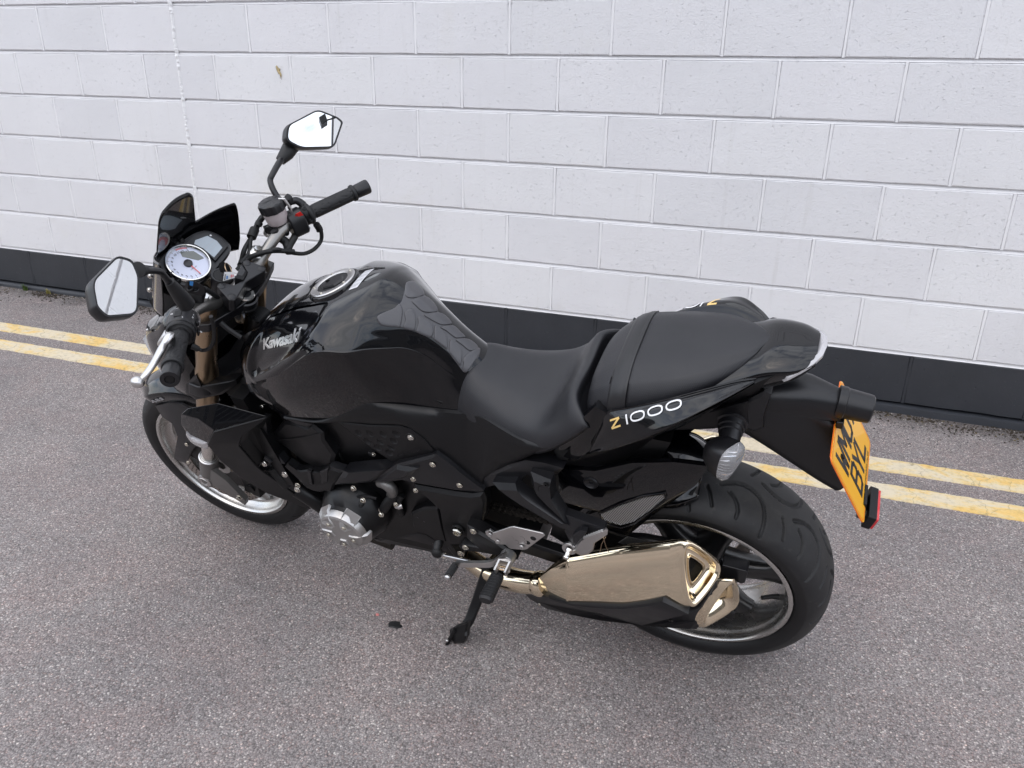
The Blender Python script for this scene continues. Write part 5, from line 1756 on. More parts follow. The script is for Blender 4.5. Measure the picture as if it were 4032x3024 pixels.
# twin on the right flank, seen only from elsewhere
MB().tube([(e0.x, -e0.y, e0.z), (e1.x, -e1.y, e1.z)], .0145, 20).build("footrest_rubber", M_RUBBER, bike)
# gear lever with toe peg, link rod and rubber joint
lv = MB()
path = [(0.4059, 0.222, 0.451), (0.4253, 0.224, 0.4328), (0.442, 0.226, 0.4142), (0.4615, 0.227, 0.4021), (0.5066, 0.228, 0.3857), (0.548, 0.228, 0.3723)]
pts = catmull(path, 26)
secs = []
for i, p in enumerate(pts):
    f = i / 25
    h_ = lerp(.0115, .0085, f)
    secs.append([p + V((0, y_, z_)) for y_, z_ in ((.004, h_), (-.004, h_), (-.005, 0), (-.004, -h_), (.004, -h_), (.005, 0))])
gl = lv.loft(secs).build("gear_lever", M_ALU, bike, 40)
t0, t1 = V((0.5526, 0.228, 0.3629)), V((0.5424, 0.282, 0.3931))
dd = (t1 - t0).normalized()
rib = []
for i in range(49):
    f = i / 48
    rib.append((f * (t1 - t0).length, .0088 * (1.0 + (.07 if math.sin(f * 2 * math.pi * 11) > 0 else -.07))))
MB().lathe([(0, .003)] + rib + [((t1 - t0).length, .004)], t0, dd, 20).build("toe_rubber", M_RUBBER, gl, 40)
MB().cyl(t0 - dd * .010, t0, .0055, .0060, 14).build("peg_end", M_ALU, gl)
MB().ball(t1 + dd * .002, .0078, n=16).build("peg_end", M_ALU, gl)
MB().cyl((0.597, 0.205, 0.3557), (0.5172, 0.215, 0.3755), .0045, None, 12).build("link_rod", M_ALU, bike)
MB().cyl((0.5994, 0.205, 0.356), (0.5939, 0.206, 0.357), .0075, None, 6).build("lock_nut", M_ALU, bike, 20)
bj = V((0.6144, 0.205, 0.3622))
MB().ball(bj, .0155, (1, .9, 1.05)).build("rubber_joint", M_VOID, bike)
MB().tube([bj, (0.6038, 0.205, 0.3543)], [.0105, .0085], 16).build("joint_sleeve", M_VOID, bike)
MB().tube([bj + V((0, 0, .008)), (0.6158, 0.19, 0.3744), (0.6186, 0.185, 0.3765)], [.010, .0135, .015], 16).build("shift_arm", M_DARK, bike)
# side stand
k0, k1, k2, k3 = V((0.519, 0.15, 0.2398)), V((0.5371, 0.195, 0.1737)), V((0.5504, 0.238, 0.1304)), V((0.5701, 0.27, 0.1037))
def flat_bar(pts, ws, th, nrm):
    secs = []
    nrm = V(nrm)
    for i, p in enumerate(pts):
        d_ = (pts[min(i + 1, len(pts) - 1)] - pts[max(i - 1, 0)]).normalized()
        s_ = d_.cross(nrm).normalized()
        n_ = s_.cross(d_).normalized()
        w_ = ws[i] / 2
        t_ = th / 2
        secs.append([p + s_ * w_ * a_ + n_ * t_ * b_ for a_, b_ in ((1, .5), (.7, 1), (-.7, 1), (-1, .5), (-1, -.5), (-.7, -1), (.7, -1), (1, -.5))])
    return MB().loft(secs)
st_ = flat_bar([k0 + V((-.01, -.02, .03)), k0, k1, k2, k3], [.034, .032, .029, .027, .026], .013, (0, .7, .7)).build("side_stand", M_DARK, bike, 35, bevel=.0015)
gft = [(0.5349, 0.262, 0.171), (0.5376, 0.275, 0.1426), (0.5349, 0.285, 0.1376), (0.5456, 0.292, 0.1099), (0.5786, 0.292, 0.0893), (0.5907, 0.285, 0.1023), (0.598, 0.27, 0.1126), (0.5718, 0.262, 0.1388)]
MB().panel(gft, (0, -.012, -.012), .2, (0, .004, .004)).build("stand_foot", M_DARK, st_, 30)
MB().tube([(0.5755, 0.272, 0.1305), (0.5881, 0.29, 0.1041), (0.5972, 0.302, 0.087)], [.0075, .006, .0045], 10).build("stand_tang", M_DARK, st_)
MB().ball((0.5911, 0.3, 0.1112), .0042).build("worn_tip", M_ALU, st_)
MB().tube([(0.5324, 0.14, 0.2379), (0.5438, 0.165, 0.1845), (0.5594, 0.19, 0.1348)], .0065, 10).build("stand_spring", M_CHAIN, st_)
# passenger footrest hanger: casting with two arms, silver folding peg
arm1 = [(0.4331, 0.172, 0.6458), (0.3737, 0.176, 0.6643), (0.3612, 0.18, 0.6508), (0.3358, 0.185, 0.6362), (0.2416, 0.198, 0.5917), (0.2466, 0.198, 0.5714), (0.274, 0.194, 0.5783), (0.37, 0.18, 0.6093), (0.4105, 0.174, 0.629)]
hg, _ = both(MB().panel(arm1, (0, -.022, 0), .22, (0, .010, 0)), "footrest_hanger", M_SATIN, smooth=28)
arm2 = [(0.3351, 0.17, 0.7072), (0.3044, 0.174, 0.7034), (0.2866, 0.176, 0.7011), (0.2837, 0.182, 0.6543), (0.2608, 0.192, 0.6172), (0.2411, 0.198, 0.5839), (0.258, 0.194, 0.5996), (0.2938, 0.186, 0.6251), (0.3288, 0.178, 0.6585), (0.3348, 0.174, 0.6748)]
both(MB().panel(arm2, (0, -.022, 0), .26, (0, .010, 0)), "footrest_hanger", M_SATIN, smooth=28)
c_ = V((0.3029, 0.1845, 0.6737))
m = MB().lathe([(.0016, .0001), (.0016, .0135), (.003, .0155), (0, .0165)], c_, (0, 1, 0), 24)
for i in range(len(m.v)):
    m.v[i] = V((c_.x + (m.v[i].x - c_.x) * .8, m.v[i].y, c_.z + (m.v[i].z - c_.z) * 1.25))
m.build("bolt_well", M_VOID, hg, 30)
bolt((0.2949, 0.186, 0.6959), (0, 1, 0), .0058, .004, M_DARK, hg)
foot = [(0.2583, 0.19, 0.613), (0.1664, 0.204, 0.6147), (0.1648, 0.205, 0.6062), (0.2087, 0.205, 0.5828), (0.2233, 0.206, 0.5411), (0.2461, 0.204, 0.5301), (0.2599, 0.198, 0.5613)]
both(MB().panel(foot, (0, -.02, 0), .2, (0, .004, 0)), "hanger_foot", M_SATIN, hg, smooth=28)
pw = V((0.2472, 0.214, 0.5257))
pas = MB().lathe([(-.006, .001), (-.006, .0165), (0, .0172), (.0015, .0165), (.0015, .001)], pw, (0, 1, .1), 26).build("passenger_footrest", M_ALU, bike, 35)
MB().lathe([(0, .0085), (.006, .0085), (.008, .006), (.015, .0055), (.018, .0075), (.021, .0075), (.024, .004), (.024, .0001)], pw + V((0, .001, 0)), (.1, .8, -.35), 16).build("cap_nut", M_CHROME, pas, 30)
pp0 = [(0.2115, 0.232, 0.5935), (0.193, 0.238, 0.6198), (0.1496, 0.262, 0.6849), (0.1394, 0.268, 0.7009), (0.135, 0.27, 0.6983), (0.1376, 0.268, 0.6822), (0.171, 0.252, 0.6237), (0.1783, 0.246, 0.5888), (0.1944, 0.24, 0.558), (0.2146, 0.232, 0.537), (0.235, 0.226, 0.5359), (0.2228, 0.228, 0.5687)]
MB().panel(pp0, (.004, -.012, -.012), .2, (0, .004, .003)).build("folding_peg", M_ALU, pas, 30)
m = MB()
a0_, a1_ = V((0.2004, 0.2385, 0.6112)), V((0.1457, 0.2665, 0.6892))
for k in range(8):
    p = lerp(a0_, a1_, (k + .5) / 8)
    m.box(p + V((0, .001, .002)), (.006, .006, .004))
m.build("peg_teeth", M_ALU, pas, 0)
MB().panel([(0.2332, 0.218, 0.586), (0.2142, 0.218, 0.6081), (0.1991, 0.22, 0.6115), (0.2152, 0.222, 0.5751), (0.2243, 0.222, 0.5491), (0.2352, 0.22, 0.5596)], (0, -.012, 0), .2, (0, .003, 0)).build("peg_mount", M_SATIN, pas, 30)
MB().tube([(0.1581, 0.235, 0.6231), (0.1569, 0.225, 0.5781), (0.1546, 0.218, 0.5542)], .0009, 6).build("peg_wire", M_GOLD, bike)
MB().tube([(0.1517, 0.24, 0.6344), (0.166, 0.228, 0.5896), (0.1732, 0.222, 0.5523)], .0009, 6).build("peg_wire", M_GOLD, bike)

# ---------------------------------------------------------------- side covers and frame
def strip_panel(top, bot, nu, out, name, mat, parent=None, thick=.012, mirror=True, nv=9, smooth=50):
    t_ = catmull(top, nu)
    b_ = catmull(bot, nu)
    g = []
    for p, q in zip(t_, b_):
        row = [p + V((0, -thick, 0))]
        for k in range(nv):
            f = k / (nv - 1)
            row.append(lerp(p, q, f) + V((0, out * math.sin(math.pi * f) ** .7 if 0 < f < 1 else -.001, 0)))
        row.append(q + V((0, -thick, 0)))
        g.append(row)
    m = MB().grid(g)
    if mirror:
        return both(m, name, mat, parent, smooth=smooth)[0]
    return m.build(name, mat, parent or bike, smooth)
cover = strip_panel(
 [(0.9974, 0.147, 0.6988), (0.9036, 0.149, 0.7079), (0.8494, 0.148, 0.7307), (0.7917, 0.147, 0.7707), (0.7341, 0.145, 0.7948), (0.6666, 0.137, 0.7946), (0.6033, 0.127, 0.7867), (0.5395, 0.118, 0.7834), (0.507, 0.112, 0.7816), (0.4929, 0.112, 0.7821), (0.454, 0.122, 0.7907), (0.4076, 0.138, 0.786), (0.3507, 0.154, 0.7798), (0.29, 0.16, 0.7881)],
 [(0.9835, 0.149, 0.6884), (0.8966, 0.151, 0.7012), (0.8286, 0.151, 0.7176), (0.7945, 0.15, 0.7228), (0.7292, 0.15, 0.7326), (0.6484, 0.15, 0.7483), (0.6211, 0.149, 0.7326), (0.5768, 0.149, 0.6793), (0.5332, 0.149, 0.6348), (0.5008, 0.15, 0.6053), (0.48, 0.15, 0.5891), (0.4567, 0.15, 0.6381), (0.3562, 0.152, 0.7205), (0.2912, 0.158, 0.7825)],
 48, .007, "side_cover", M_MATT)
# injection cover with moulded dimples
inj = [(0.8306, 0.1515, 0.7201), (0.7412, 0.1515, 0.7306), (0.6554, 0.1515, 0.749), (0.6287, 0.1515, 0.7448), (0.5991, 0.1515, 0.72), (0.5789, 0.1515, 0.6823), (0.5832, 0.1515, 0.675), (0.6965, 0.1515, 0.6163), (0.7132, 0.1515, 0.617), (0.7417, 0.1515, 0.6375), (0.7726, 0.1515, 0.6642)]
pm = MB().panel(inj, (0, -.016, 0), .06, (0, .0022, 0)).build("injection_cover", M_MATT, bike, 25)
cut = MB()
for d_ in ((0.7782, 0.1537, 0.6964), (0.7443, 0.1537, 0.7034), (0.7072, 0.1537, 0.7107), (0.6701, 0.1537, 0.7205), (0.7608, 0.1537, 0.673), (0.7223, 0.1537, 0.6819), (0.6831, 0.1537, 0.6946), (0.7358, 0.1537, 0.6582), (0.6953, 0.1537, 0.671), (0.7068, 0.1537, 0.6486)):
    cut.ball(V(d_) + V((0, .0105, 0)), .0150, n=20, m=14)
cut_o = cut.build("dimple_cutter", M_MATT, bike, 60)
bm_ = pm.modifiers.new("dimples", 'BOOLEAN')
bm_.object = cut_o
bm_.operation = 'DIFFERENCE'
bm_.solver = 'EXACT'
bpy.context.view_layer.update()
deps = bpy.context.evaluated_depsgraph_get()
nm_ = bpy.data.meshes.new_from_object(pm.evaluated_get(deps))
pm.modifiers.clear()
if len(nm_.polygons) > 20:
    pm.data = nm_
    nm_.polygons.foreach_set("use_smooth", [True] * len(nm_.polygons))
    nm_.set_sharp_from_angle(angle=R(25))
bpy.data.objects.remove(cut_o)
tm = text_mb("Fuel Injection", .0155, .0003, .25, .0001)
wm_ = max(p.x for p in tm.v)
i0, i1 = V((0.6893, 0.1541, 0.6396)), V((0.6136, 0.1541, 0.6807))
place(tm, i0, i1 - i0, (0, 0, 1), (0, 1, 0), (i1 - i0).length / wm_, .9).build("lettering", M_SATIN, pm, 0)
bolt((0.6322, 0.1545, 0.7204), (0, 1, 0), .0068, .005, M_CHROME, pm)
MB().lathe([(.0004, .0085), (.0012, .0120), (-.002, .0135)], (0.6335, 0.154, 0.7191), (0, 1, 0), 24).build("bolt_cup", M_VOID, pm)
# frame spar covers
sp1 = [(0.8537, 0.168, 0.5585), (0.7777, 0.168, 0.5885), (0.7114, 0.166, 0.6096), (0.6961, 0.166, 0.6178), (0.7237, 0.172, 0.5939), (0.7662, 0.176, 0.5559), (0.7783, 0.172, 0.5433), (0.8372, 0.172, 0.52), (0.8975, 0.172, 0.4975), (0.8695, 0.176, 0.5369)]
both(MB().panel(sp1, (0, -.03, 0), .30, (0, .007, .004), (0.7814, 0.172, 0.5672)), "spar_cover", M_SATIN, smooth=28)
sp2 = [(0.77, 0.172, 0.5476), (0.7249, 0.172, 0.5947), (0.6841, 0.168, 0.6311), (0.6306, 0.164, 0.658), (0.5711, 0.16, 0.6885), (0.5471, 0.16, 0.6682), (0.5211, 0.16, 0.6416), (0.491, 0.16, 0.6138), (0.4663, 0.16, 0.5942), (0.4763, 0.16, 0.5852), (0.5283, 0.162, 0.5758), (0.5924, 0.164, 0.5732), (0.6494, 0.166, 0.572), (0.6898, 0.168, 0.5743), (0.744, 0.172, 0.5547)]
s2o, _ = both(MB().panel(sp2, (0, -.03, 0), .16, (0, .005, 0), (0.6225, 0.166, 0.6178)), "spar_cover", M_SATIN, smooth=28)
rdg = [(0.7684, 0.173, 0.5497), (0.6813, 0.169, 0.6319), (0.6197, 0.176, 0.6424), (0.6505, 0.1735, 0.6043), (0.6955, 0.172, 0.5769)]
both(MB().panel(rdg, (0, -.012, 0), .4, (0, .007, .003)), "spar_fin", M_SATIN, s2o, smooth=20)
for c_ in ((0.5812, 0.1695, 0.6599), (0.648, 0.17, 0.591), (0.5236, 0.168, 0.6038)):
    bolt(c_, (0, 1, 0), .0068, .0045, M_BOLT, s2o)
piv = [(0.6618, 0.155, 0.5517), (0.6022, 0.158, 0.5597), (0.5345, 0.16, 0.5683), (0.4977, 0.16, 0.5743), (0.4684, 0.158, 0.5865), (0.4661, 0.156, 0.5622), (0.4773, 0.154, 0.5061), (0.504, 0.152, 0.4363), (0.536, 0.152, 0.3823), (0.5753, 0.152, 0.3427), (0.6043, 0.152, 0.3288), (0.591, 0.152, 0.2814), (0.6034, 0.152, 0.2746), (0.6205, 0.15, 0.3072), (0.6178, 0.15, 0.388), (0.6104, 0.15, 0.478), (0.6354, 0.152, 0.5158)]
po, _ = both(MB().panel(piv, (0, -.03, 0), .10, (0, .008, 0), (0.5538, 0.155, 0.4761)), "pivot_cover", M_MATT, smooth=28)
pc2 = [(0.7054, 0.146, 0.4213), (0.6581, 0.148, 0.4602), (0.6133, 0.148, 0.4765), (0.618, 0.148, 0.3917), (0.6189, 0.146, 0.332), (0.626, 0.146, 0.3346), (0.6712, 0.144, 0.3377), (0.7138, 0.144, 0.3567)]
lo_, _ = both(MB().panel(pc2, (0, -.03, 0), .1, (0, .005, 0)), "sprocket_cover", M_MATT, smooth=28)
m = MB()
for c_ in ((0.6845, 0.1497, 0.413), (0.6584, 0.15, 0.4221), (0.6349, 0.15, 0.43), (0.6682, 0.1497, 0.4025), (0.643, 0.1497, 0.4006)):
    m.lathe([(0, .0052), (.0016, .0035), (.002, .0001)], c_, (0, 1, 0), 14)
m.build("moulded_studs", M_SATIN, lo_, 40)
nc = V((0.5638, 0.1655, 0.4186))
nut = MB().lathe([(-.004, .0001), (-.004, .0185), (.001, .0180), (.001, .0145)], nc, (0, 1, 0), 30).build("pivot_washer", M_VOID, po, 35)
MB().lathe([(0, .0128), (.006, .0128), (.0085, .0112), (.0085, .0070), (.002, .0065), (.002, .0001)], nc, (0, 1, 0), 6).build("pivot_nut", M_BOLT, po, 20)
MB().lathe([(.006, .0092), (.0105, .0088), (.0105, .0066), (.003, .0064)], nc, (0, 1, 0), 24).build("pivot_collar", M_BOLT, po, 40)
bolt((0.5215, 0.1625, 0.428), (0, 1, 0), .0082, .006, M_BOLT, po)
bolt((0.5782, 0.158, 0.3119), (0, 1, 0), .0082, .005, M_BOLT, po)
sub = [(0.4942, 0.14, 0.6048), (0.4452, 0.146, 0.65), (0.3969, 0.15, 0.6906), (0.3511, 0.152, 0.7191), (0.3103, 0.152, 0.7227), (0.2669, 0.148, 0.7135), (0.2824, 0.146, 0.6894), (0.3164, 0.148, 0.6768), (0.348, 0.15, 0.6758), (0.3822, 0.15, 0.6343), (0.4255, 0.15, 0.6188), (0.4702, 0.146, 0.5876)]
both(MB().panel(sub, (0, -.03, 0), .25, (0, .007, .002)), "subframe_cover", M_SATIN, smooth=35)
# gloss void under the seat between hanger and hugger
MB().prism([(.40, .03, .62), (.40, .03, .76), (.20, .03, .80), (.05, .03, .80), (.10, .03, .66), (.28, .03, .56)], (0, .07, 0)).build("inner_guard", M_DARK, bike, 20)

# ---------------------------------------------------------------- engine
MB().prism([(.60, 0, .235), (1.00, 0, .22), (1.06, 0, .34), (1.04, 0, .60), (.98, 0, .70), (.60, 0, .70), (.54, 0, .44)], (0, .125, 0), (0, -.125, 0)).build("engine_block", M_DARK, bike, 20, bevel=.006)
MB().prism([(.60, 0, .66), (1.05, 0, .60), (1.09, 0, .80), (.98, 0, .90), (.56, 0, .80)], (0, .105, 0), (0, -.105, 0)).build("airbox", M_VOID, bike, 20)
# generator cover, left end of the crankshaft
gc = V((.885, .135, .372))
def gsec(y, prof, n=44):
    return [V((gc.x + a_, y, gc.z + b_)) for a_, b_ in catmull2(prof, n)]
def poly_r(rs, n):
    out = []
    for k, r in enumerate(rs):
        a_ = 2 * math.pi * k / len(rs)
        out.append((r * math.cos(a_), r * math.sin(a_)))
    return out
shape = [.094, .098, .104, .108, .104, .100, .100, .096, .096, .094, .094, .092]
rs = lambda f: poly_r([r * f for r in shape], 12)
rnd_ = lambda r: poly_r([r] * 12, 12)
gen = MB().loft([gsec(.120, rs(1.0)), gsec(.148, rs(1.0)), gsec(.152, rs(.985)), gsec(.166, rs(.93)), gsec(.186, rs(.84)), gsec(.198, rnd_(.074)), gsec(.208, rnd_(.071)), gsec(.210, rnd_(.06))])
gen_o = gen.build("generator_cover", M_DARK, bike, 35)
# five-lobed silver cap
def lobed(y, r_in, r_out, w0, w1):
    pass
cap_m = MB()
cap_m.loft([[V((gc.x + .071 * math.cos(a_), y, gc.z + .071 * math.sin(a_))) for a_ in [2 * math.pi * k / 48 for k in range(48)]] for y in (.197,)] + [[V((gc.x + r * math.cos(a_), y, gc.z + r * math.sin(a_))) for a_ in [2 * math.pi * k / 48 for k in range(48)]] for y, r in ((.212, .069), (.225, .0625), (.2285, .057), (.2285, .030))])
cap_o = cap_m.build("generator_cap", M_SILVERPAINT, gen_o, 25)
for k in range(5):
    a_ = R(72 * k + 52)
    ra, tb = V((math.cos(a_), 0, math.sin(a_))), V((-math.sin(a_), 0, math.cos(a_)))
    def lp(r_, t__, y):
        q = gc + ra * r_ + tb * t__
        return V((q.x, y, q.z))
    lobe = MB().loft([
        [lp(.024, -.010, .2270), lp(.024, .010, .2270), lp(.050, .020, .2265), lp(.0660, .023, .2120), lp(.0690, .024, .1975), lp(.0690, -.024, .1975), lp(.0660, -.023, .2120), lp(.050, -.020, .2265)],
        [lp(.026, -.008, .2330), lp(.026, .008, .2330), lp(.050, .0175, .2335), lp(.0725, .0205, .2165), lp(.0765, .0215, .1975), lp(.0765, -.0215, .1975), lp(.0725, -.0205, .2165), lp(.050, -.0175, .2335)]])
    lobe.build("cap_lobe", M_SILVERPAINT, cap_o, 0, bevel=.0012)
    bolt(lp(.041, 0, .2335), (0, 1, 0), .0058, .003, M_BOLT, cap_o)
# ribs and flange bolts on the cover
for c_, d_ in (((0.8839, 0.166, 0.4324), .0), ((0.8282, 0.166, 0.4523), .0), ((0.9681, 0.155, 0.3847), 0), ((0.7913, 0.16, 0.4009), 0), ((0.8204, 0.16, 0.3287), 0), ((0.7897, 0.155, 0.4142), 0)):
    bolt(c_, (0, .9, .35), .0072, .007, M_BOLT, gen_o)
for a0_, a1_ in (((0.8881, 0.162, 0.4265), (0.8906, 0.186, 0.415)), ((0.8592, 0.16, 0.4414), (0.8609, 0.186, 0.4317)), ((0.8322, 0.162, 0.4465), (0.8348, 0.184, 0.4356))):
    MB().tube([a0_, lerp(V(a0_), V(a1_), .5) + V((0, .002, .002)), a1_], [.0085, .0088, .004], 12).build("cover_flute", M_VOID, gen_o)
rim_ = [(0.9408, 0.158, 0.4122), (0.8899, 0.162, 0.4409), (0.8491, 0.164, 0.456), (0.8143, 0.164, 0.4691), (0.7872, 0.162, 0.4664)]
MB().tube(rim_, .0042, 8, True, 20).build("cover_rim", M_SATIN, gen_o)
# fluted plate and reservoir cover ahead of the spar
fl = [(1.059, 0.158, 0.5061), (1.0451, 0.156, 0.523), (1.0244, 0.156, 0.5049), (1.0115, 0.16, 0.5062), (0.9837, 0.16, 0.5173), (0.9699, 0.162, 0.5162), (0.9397, 0.162, 0.5267), (0.9041, 0.16, 0.5529), (0.8562, 0.166, 0.5544), (0.876, 0.17, 0.5272), (0.8999, 0.17, 0.4937), (0.9217, 0.165, 0.4532), (0.9395, 0.163, 0.4518), (0.9712, 0.16, 0.4336), (0.994, 0.158, 0.4286), (1.0162, 0.156, 0.4322), (1.0284, 0.156, 0.448), (1.0369, 0.156, 0.4675)]
fo_, _ = both(MB().panel(fl, (0, -.02, 0), .10, (0, .004, 0)), "engine_side_plate", M_MATT, smooth=28)
for q in (((0.9764, 0.166, 0.5257), (0.9648, 0.167, 0.523), (0.9777, 0.167, 0.467), (0.9886, 0.166, 0.4676)), ((0.9343, 0.1665, 0.5313), (0.8997, 0.1665, 0.5566), (0.9213, 0.1665, 0.4942), (0.9457, 0.1665, 0.4815))):
    MB().panel(q, (0, -.008, 0), .2, (0, .0025, 0)).build("plate_rib", M_SATIN, fo_, 0)
both(MB().prism([(0.901, 0.1625, 0.5564), (0.8532, 0.1685, 0.5592), (0.8578, 0.169, 0.5521), (0.9035, 0.1635, 0.5511)], (0, -.02, .002)), "plate_lip", M_SATIN, fo_, smooth=0)
rc2 = [(1.0784, 0.128, 0.6007), (1.0251, 0.128, 0.655), (0.9821, 0.132, 0.6619), (0.9432, 0.138, 0.6614), (0.9249, 0.136, 0.6753), (0.9024, 0.14, 0.6626), (0.8955, 0.142, 0.6598), (0.8974, 0.146, 0.6372), (0.8801, 0.148, 0.5896), (0.902, 0.146, 0.5408), (0.9701, 0.142, 0.509), (1.0112, 0.138, 0.523), (1.0526, 0.132, 0.5523), (1.0839, 0.128, 0.5697)]
ro, _ = both(MB().panel(rc2, (0, -.04, 0), .12, (0, .006, 0)), "radiator_side_cover", M_MATT, smooth=30)
MB().tube([(1.0723, 0.1365, 0.5816), (1.0194, 0.141, 0.6016), (0.9544, 0.146, 0.6325), (0.8888, 0.1485, 0.6677)], .0012, 6).build("panel_seam", M_VOID, ro)
both(MB().panel([(1.0308, 0.13, 0.6701), (0.9478, 0.138, 0.6774), (0.9231, 0.138, 0.6782), (0.9393, 0.14, 0.6643), (0.9796, 0.136, 0.6614)], (0, -.02, 0), .2, (0, .003, .002)), "cover_flap", M_SATIN, ro, smooth=20)
# seat / tank seam trim above it
# radiator with fins, hoses, clamps
rad = MB().prism([(1.055, 0, .43), (1.095, 0, .43), (1.135, 0, .74), (1.095, 0, .74)], (0, .16, 0), (0, -.16, 0)).build("radiator", M_DARK, bike, 0)
m = MB()
for k in range(40):
    z_ = .44 + .0073 * k
    x_ = 1.0955 + (z_ - .43) * .129
    m.box((x_ + .001, 0, z_), (.004, .30, .0012))
tag(m.build("cooling_fins", M_SATIN, rad, 0), kind="stuff")
hose = [((1.1152, 0.15, 0.4851), (1.1094, 0.15, 0.4593), (1.0984, 0.148, 0.438), (1.0898, 0.146, 0.4158)), ((1.0692, 0.14, 0.3955), (1.0419, 0.138, 0.3728), (1.0225, 0.136, 0.3533), (1.0084, 0.134, 0.3378)), ((0.7559, 0.13, 0.4847), (0.7408, 0.145, 0.4795), (0.7606, 0.155, 0.4533), (0.7843, 0.152, 0.4148)), ((0.7211, 0.14, 0.4756), (0.7323, 0.145, 0.4599), (0.7441, 0.14, 0.4231), (0.7492, 0.13, 0.3818)), ((0.9062, 0.12, 0.6411), (0.8925, 0.125, 0.598), (0.8892, 0.125, 0.556), (0.8881, 0.12, 0.5357))]
for i, hp_ in enumerate(hose):
    MB().tube([*hp_], (.021, .026, .013, .009, .004)[i], 16, True, 24).build("coolant_hose", M_VOID if i != 1 else M_DARK, bike)
MB().tube([(0.7689, 0.15, 0.5213), (0.7458, 0.156, 0.5273), (0.7346, 0.156, 0.5134), (0.7406, 0.15, 0.4896), (0.755, 0.142, 0.4695)], [.0135, .0145, .0145, .0135, .012], 16, True, 24).build("intake_ring", M_GREYFORK, bike)
MB().tube([(0.7733, 0.1505, 0.5162), (0.7494, 0.158, 0.5219), (0.7394, 0.158, 0.5099), (0.746, 0.151, 0.4858)], .0045, 10, True, 20).build("ring_groove", M_VOID, bike)
for pts in (((1.0499, 0.137, 0.3219), (1.008, 0.143, 0.363), (1.0103, 0.135, 0.3472)), ((0.7398, 0.152, 0.4419), (0.7298, 0.154, 0.444), (0.7252, 0.15, 0.4443))):
    MB().tube([*pts], .0078, 12).build("hose_clamp", M_ALU, bike)
bolt((1.036, 0.163, 0.4451), (0, 1, .1), .0072, .005, M_BOLT)
bolt((1.0418, 0.166, 0.4285), (0, 1, .1), .0082, .006, M_CHROME)
bolt((1.0695, 0.16, 0.4746), (0, 1, .2), .0078, .006, M_CHROME)
bolt((0.85, 0.16, 0.4858), (0, 1, .2), .0072, .005, M_BOLT)
bolt((0.9728, 0.15, 0.3779), (0, 1, .2), .0082, .006, M_CHROME)
bolt((0.6624, 0.155, 0.529), (0, 1, .2), .006, .005, M_BOLT)
bolt((0.7348, 0.158, 0.4561), (0, 1, .2), .006, .006, M_BOLT)
mt = MB().panel([(1.141, 0.168, 0.494), (1.1071, 0.165, 0.5383), (1.0898, 0.165, 0.5219), (1.1304, 0.168, 0.4752)], (0, -.012, 0), .15, (0, .003, 0)).build("shroud_bracket", M_SATIN, bike, 20)
bolt((1.1113, 0.172, 0.5173), (0, 1, .1), .0078, .006, M_CHROME, mt)
# small connectors and the grey coil cap behind the injection cover
MB().lathe([(0, .0135), (.004, .0135), (.006, .011), (.006, .0001)], (0.8188, 0.118, 0.6139), (0, 1, 0), 22).build("coil_cap", M_GREYFORK, bike)
MB().box((0.7811, 0.128, 0.6008), (.018, .012, .012)).build("connector", M_SATIN, bike, 0, bevel=.002)
bolt((0.7693, 0.136, 0.6097), (0, 1, 0), .005, .006)
# steel main frame running from the headstock
both(MB().tube([(1.10, .055, .86), (1.02, .100, .80), (.86, .125, .73), (.70, .135, .68), (.58, .125, .58)], .019, 16, True, 30), "frame_tube", M_DARK)
for c_ in ((1.1339, 0.115, 0.7227), (1.1223, 0.118, 0.675), (1.0902, 0.122, 0.6816)):
    bolt(c_, (.2, 1, .3), .0088, .006, M_CHROME)
both(MB().panel([(1.1872, 0.1, 0.7278), (1.0986, 0.105, 0.7685), (1.089, 0.115, 0.686), (1.1119, 0.115, 0.6566), (1.1604, 0.11, 0.6655), (1.2187, 0.1, 0.6829)], (0, -.03, 0), .2, (0, .004, 0)), "head_bracket", M_VOID, smooth=20)
# belly cover and oil pan
both(MB().panel([(0.8892, 0.118, 0.2066), (0.8238, 0.122, 0.2477), (0.7665, 0.125, 0.2774), (0.7246, 0.126, 0.3029), (0.6984, 0.126, 0.3056), (0.6663, 0.126, 0.2828), (0.6389, 0.124, 0.2636), (0.6149, 0.12, 0.2302), (0.6414, 0.118, 0.2174), (0.7222, 0.112, 0.2066), (0.8035, 0.11, 0.1968), (0.8894, 0.112, 0.1905)], (0, -.04, -.01), .15, (0, .003, 0)), "belly_cover", M_SATIN, smooth=25)
MB().prism([(.64, 0, .165), (.96, 0, .16), (1.02, 0, .25), (.62, 0, .27)], (0, .09, 0), (0, -.09, 0)).build("oil_pan", M_VOID, bike, 20, bevel=.01)
for y_ in (-.075, -.025, .025, .075):
    MB().tube([(1.055, y_ * 1.3, .52), (1.10, y_ * 1.3, .44), (1.10, y_ * 1.2, .30), (1.02, y_, .18), (.86, y_ * 1.1, .150)], .019, 14, True, 24).build("header_pipe", M_EXHDARK, bike)

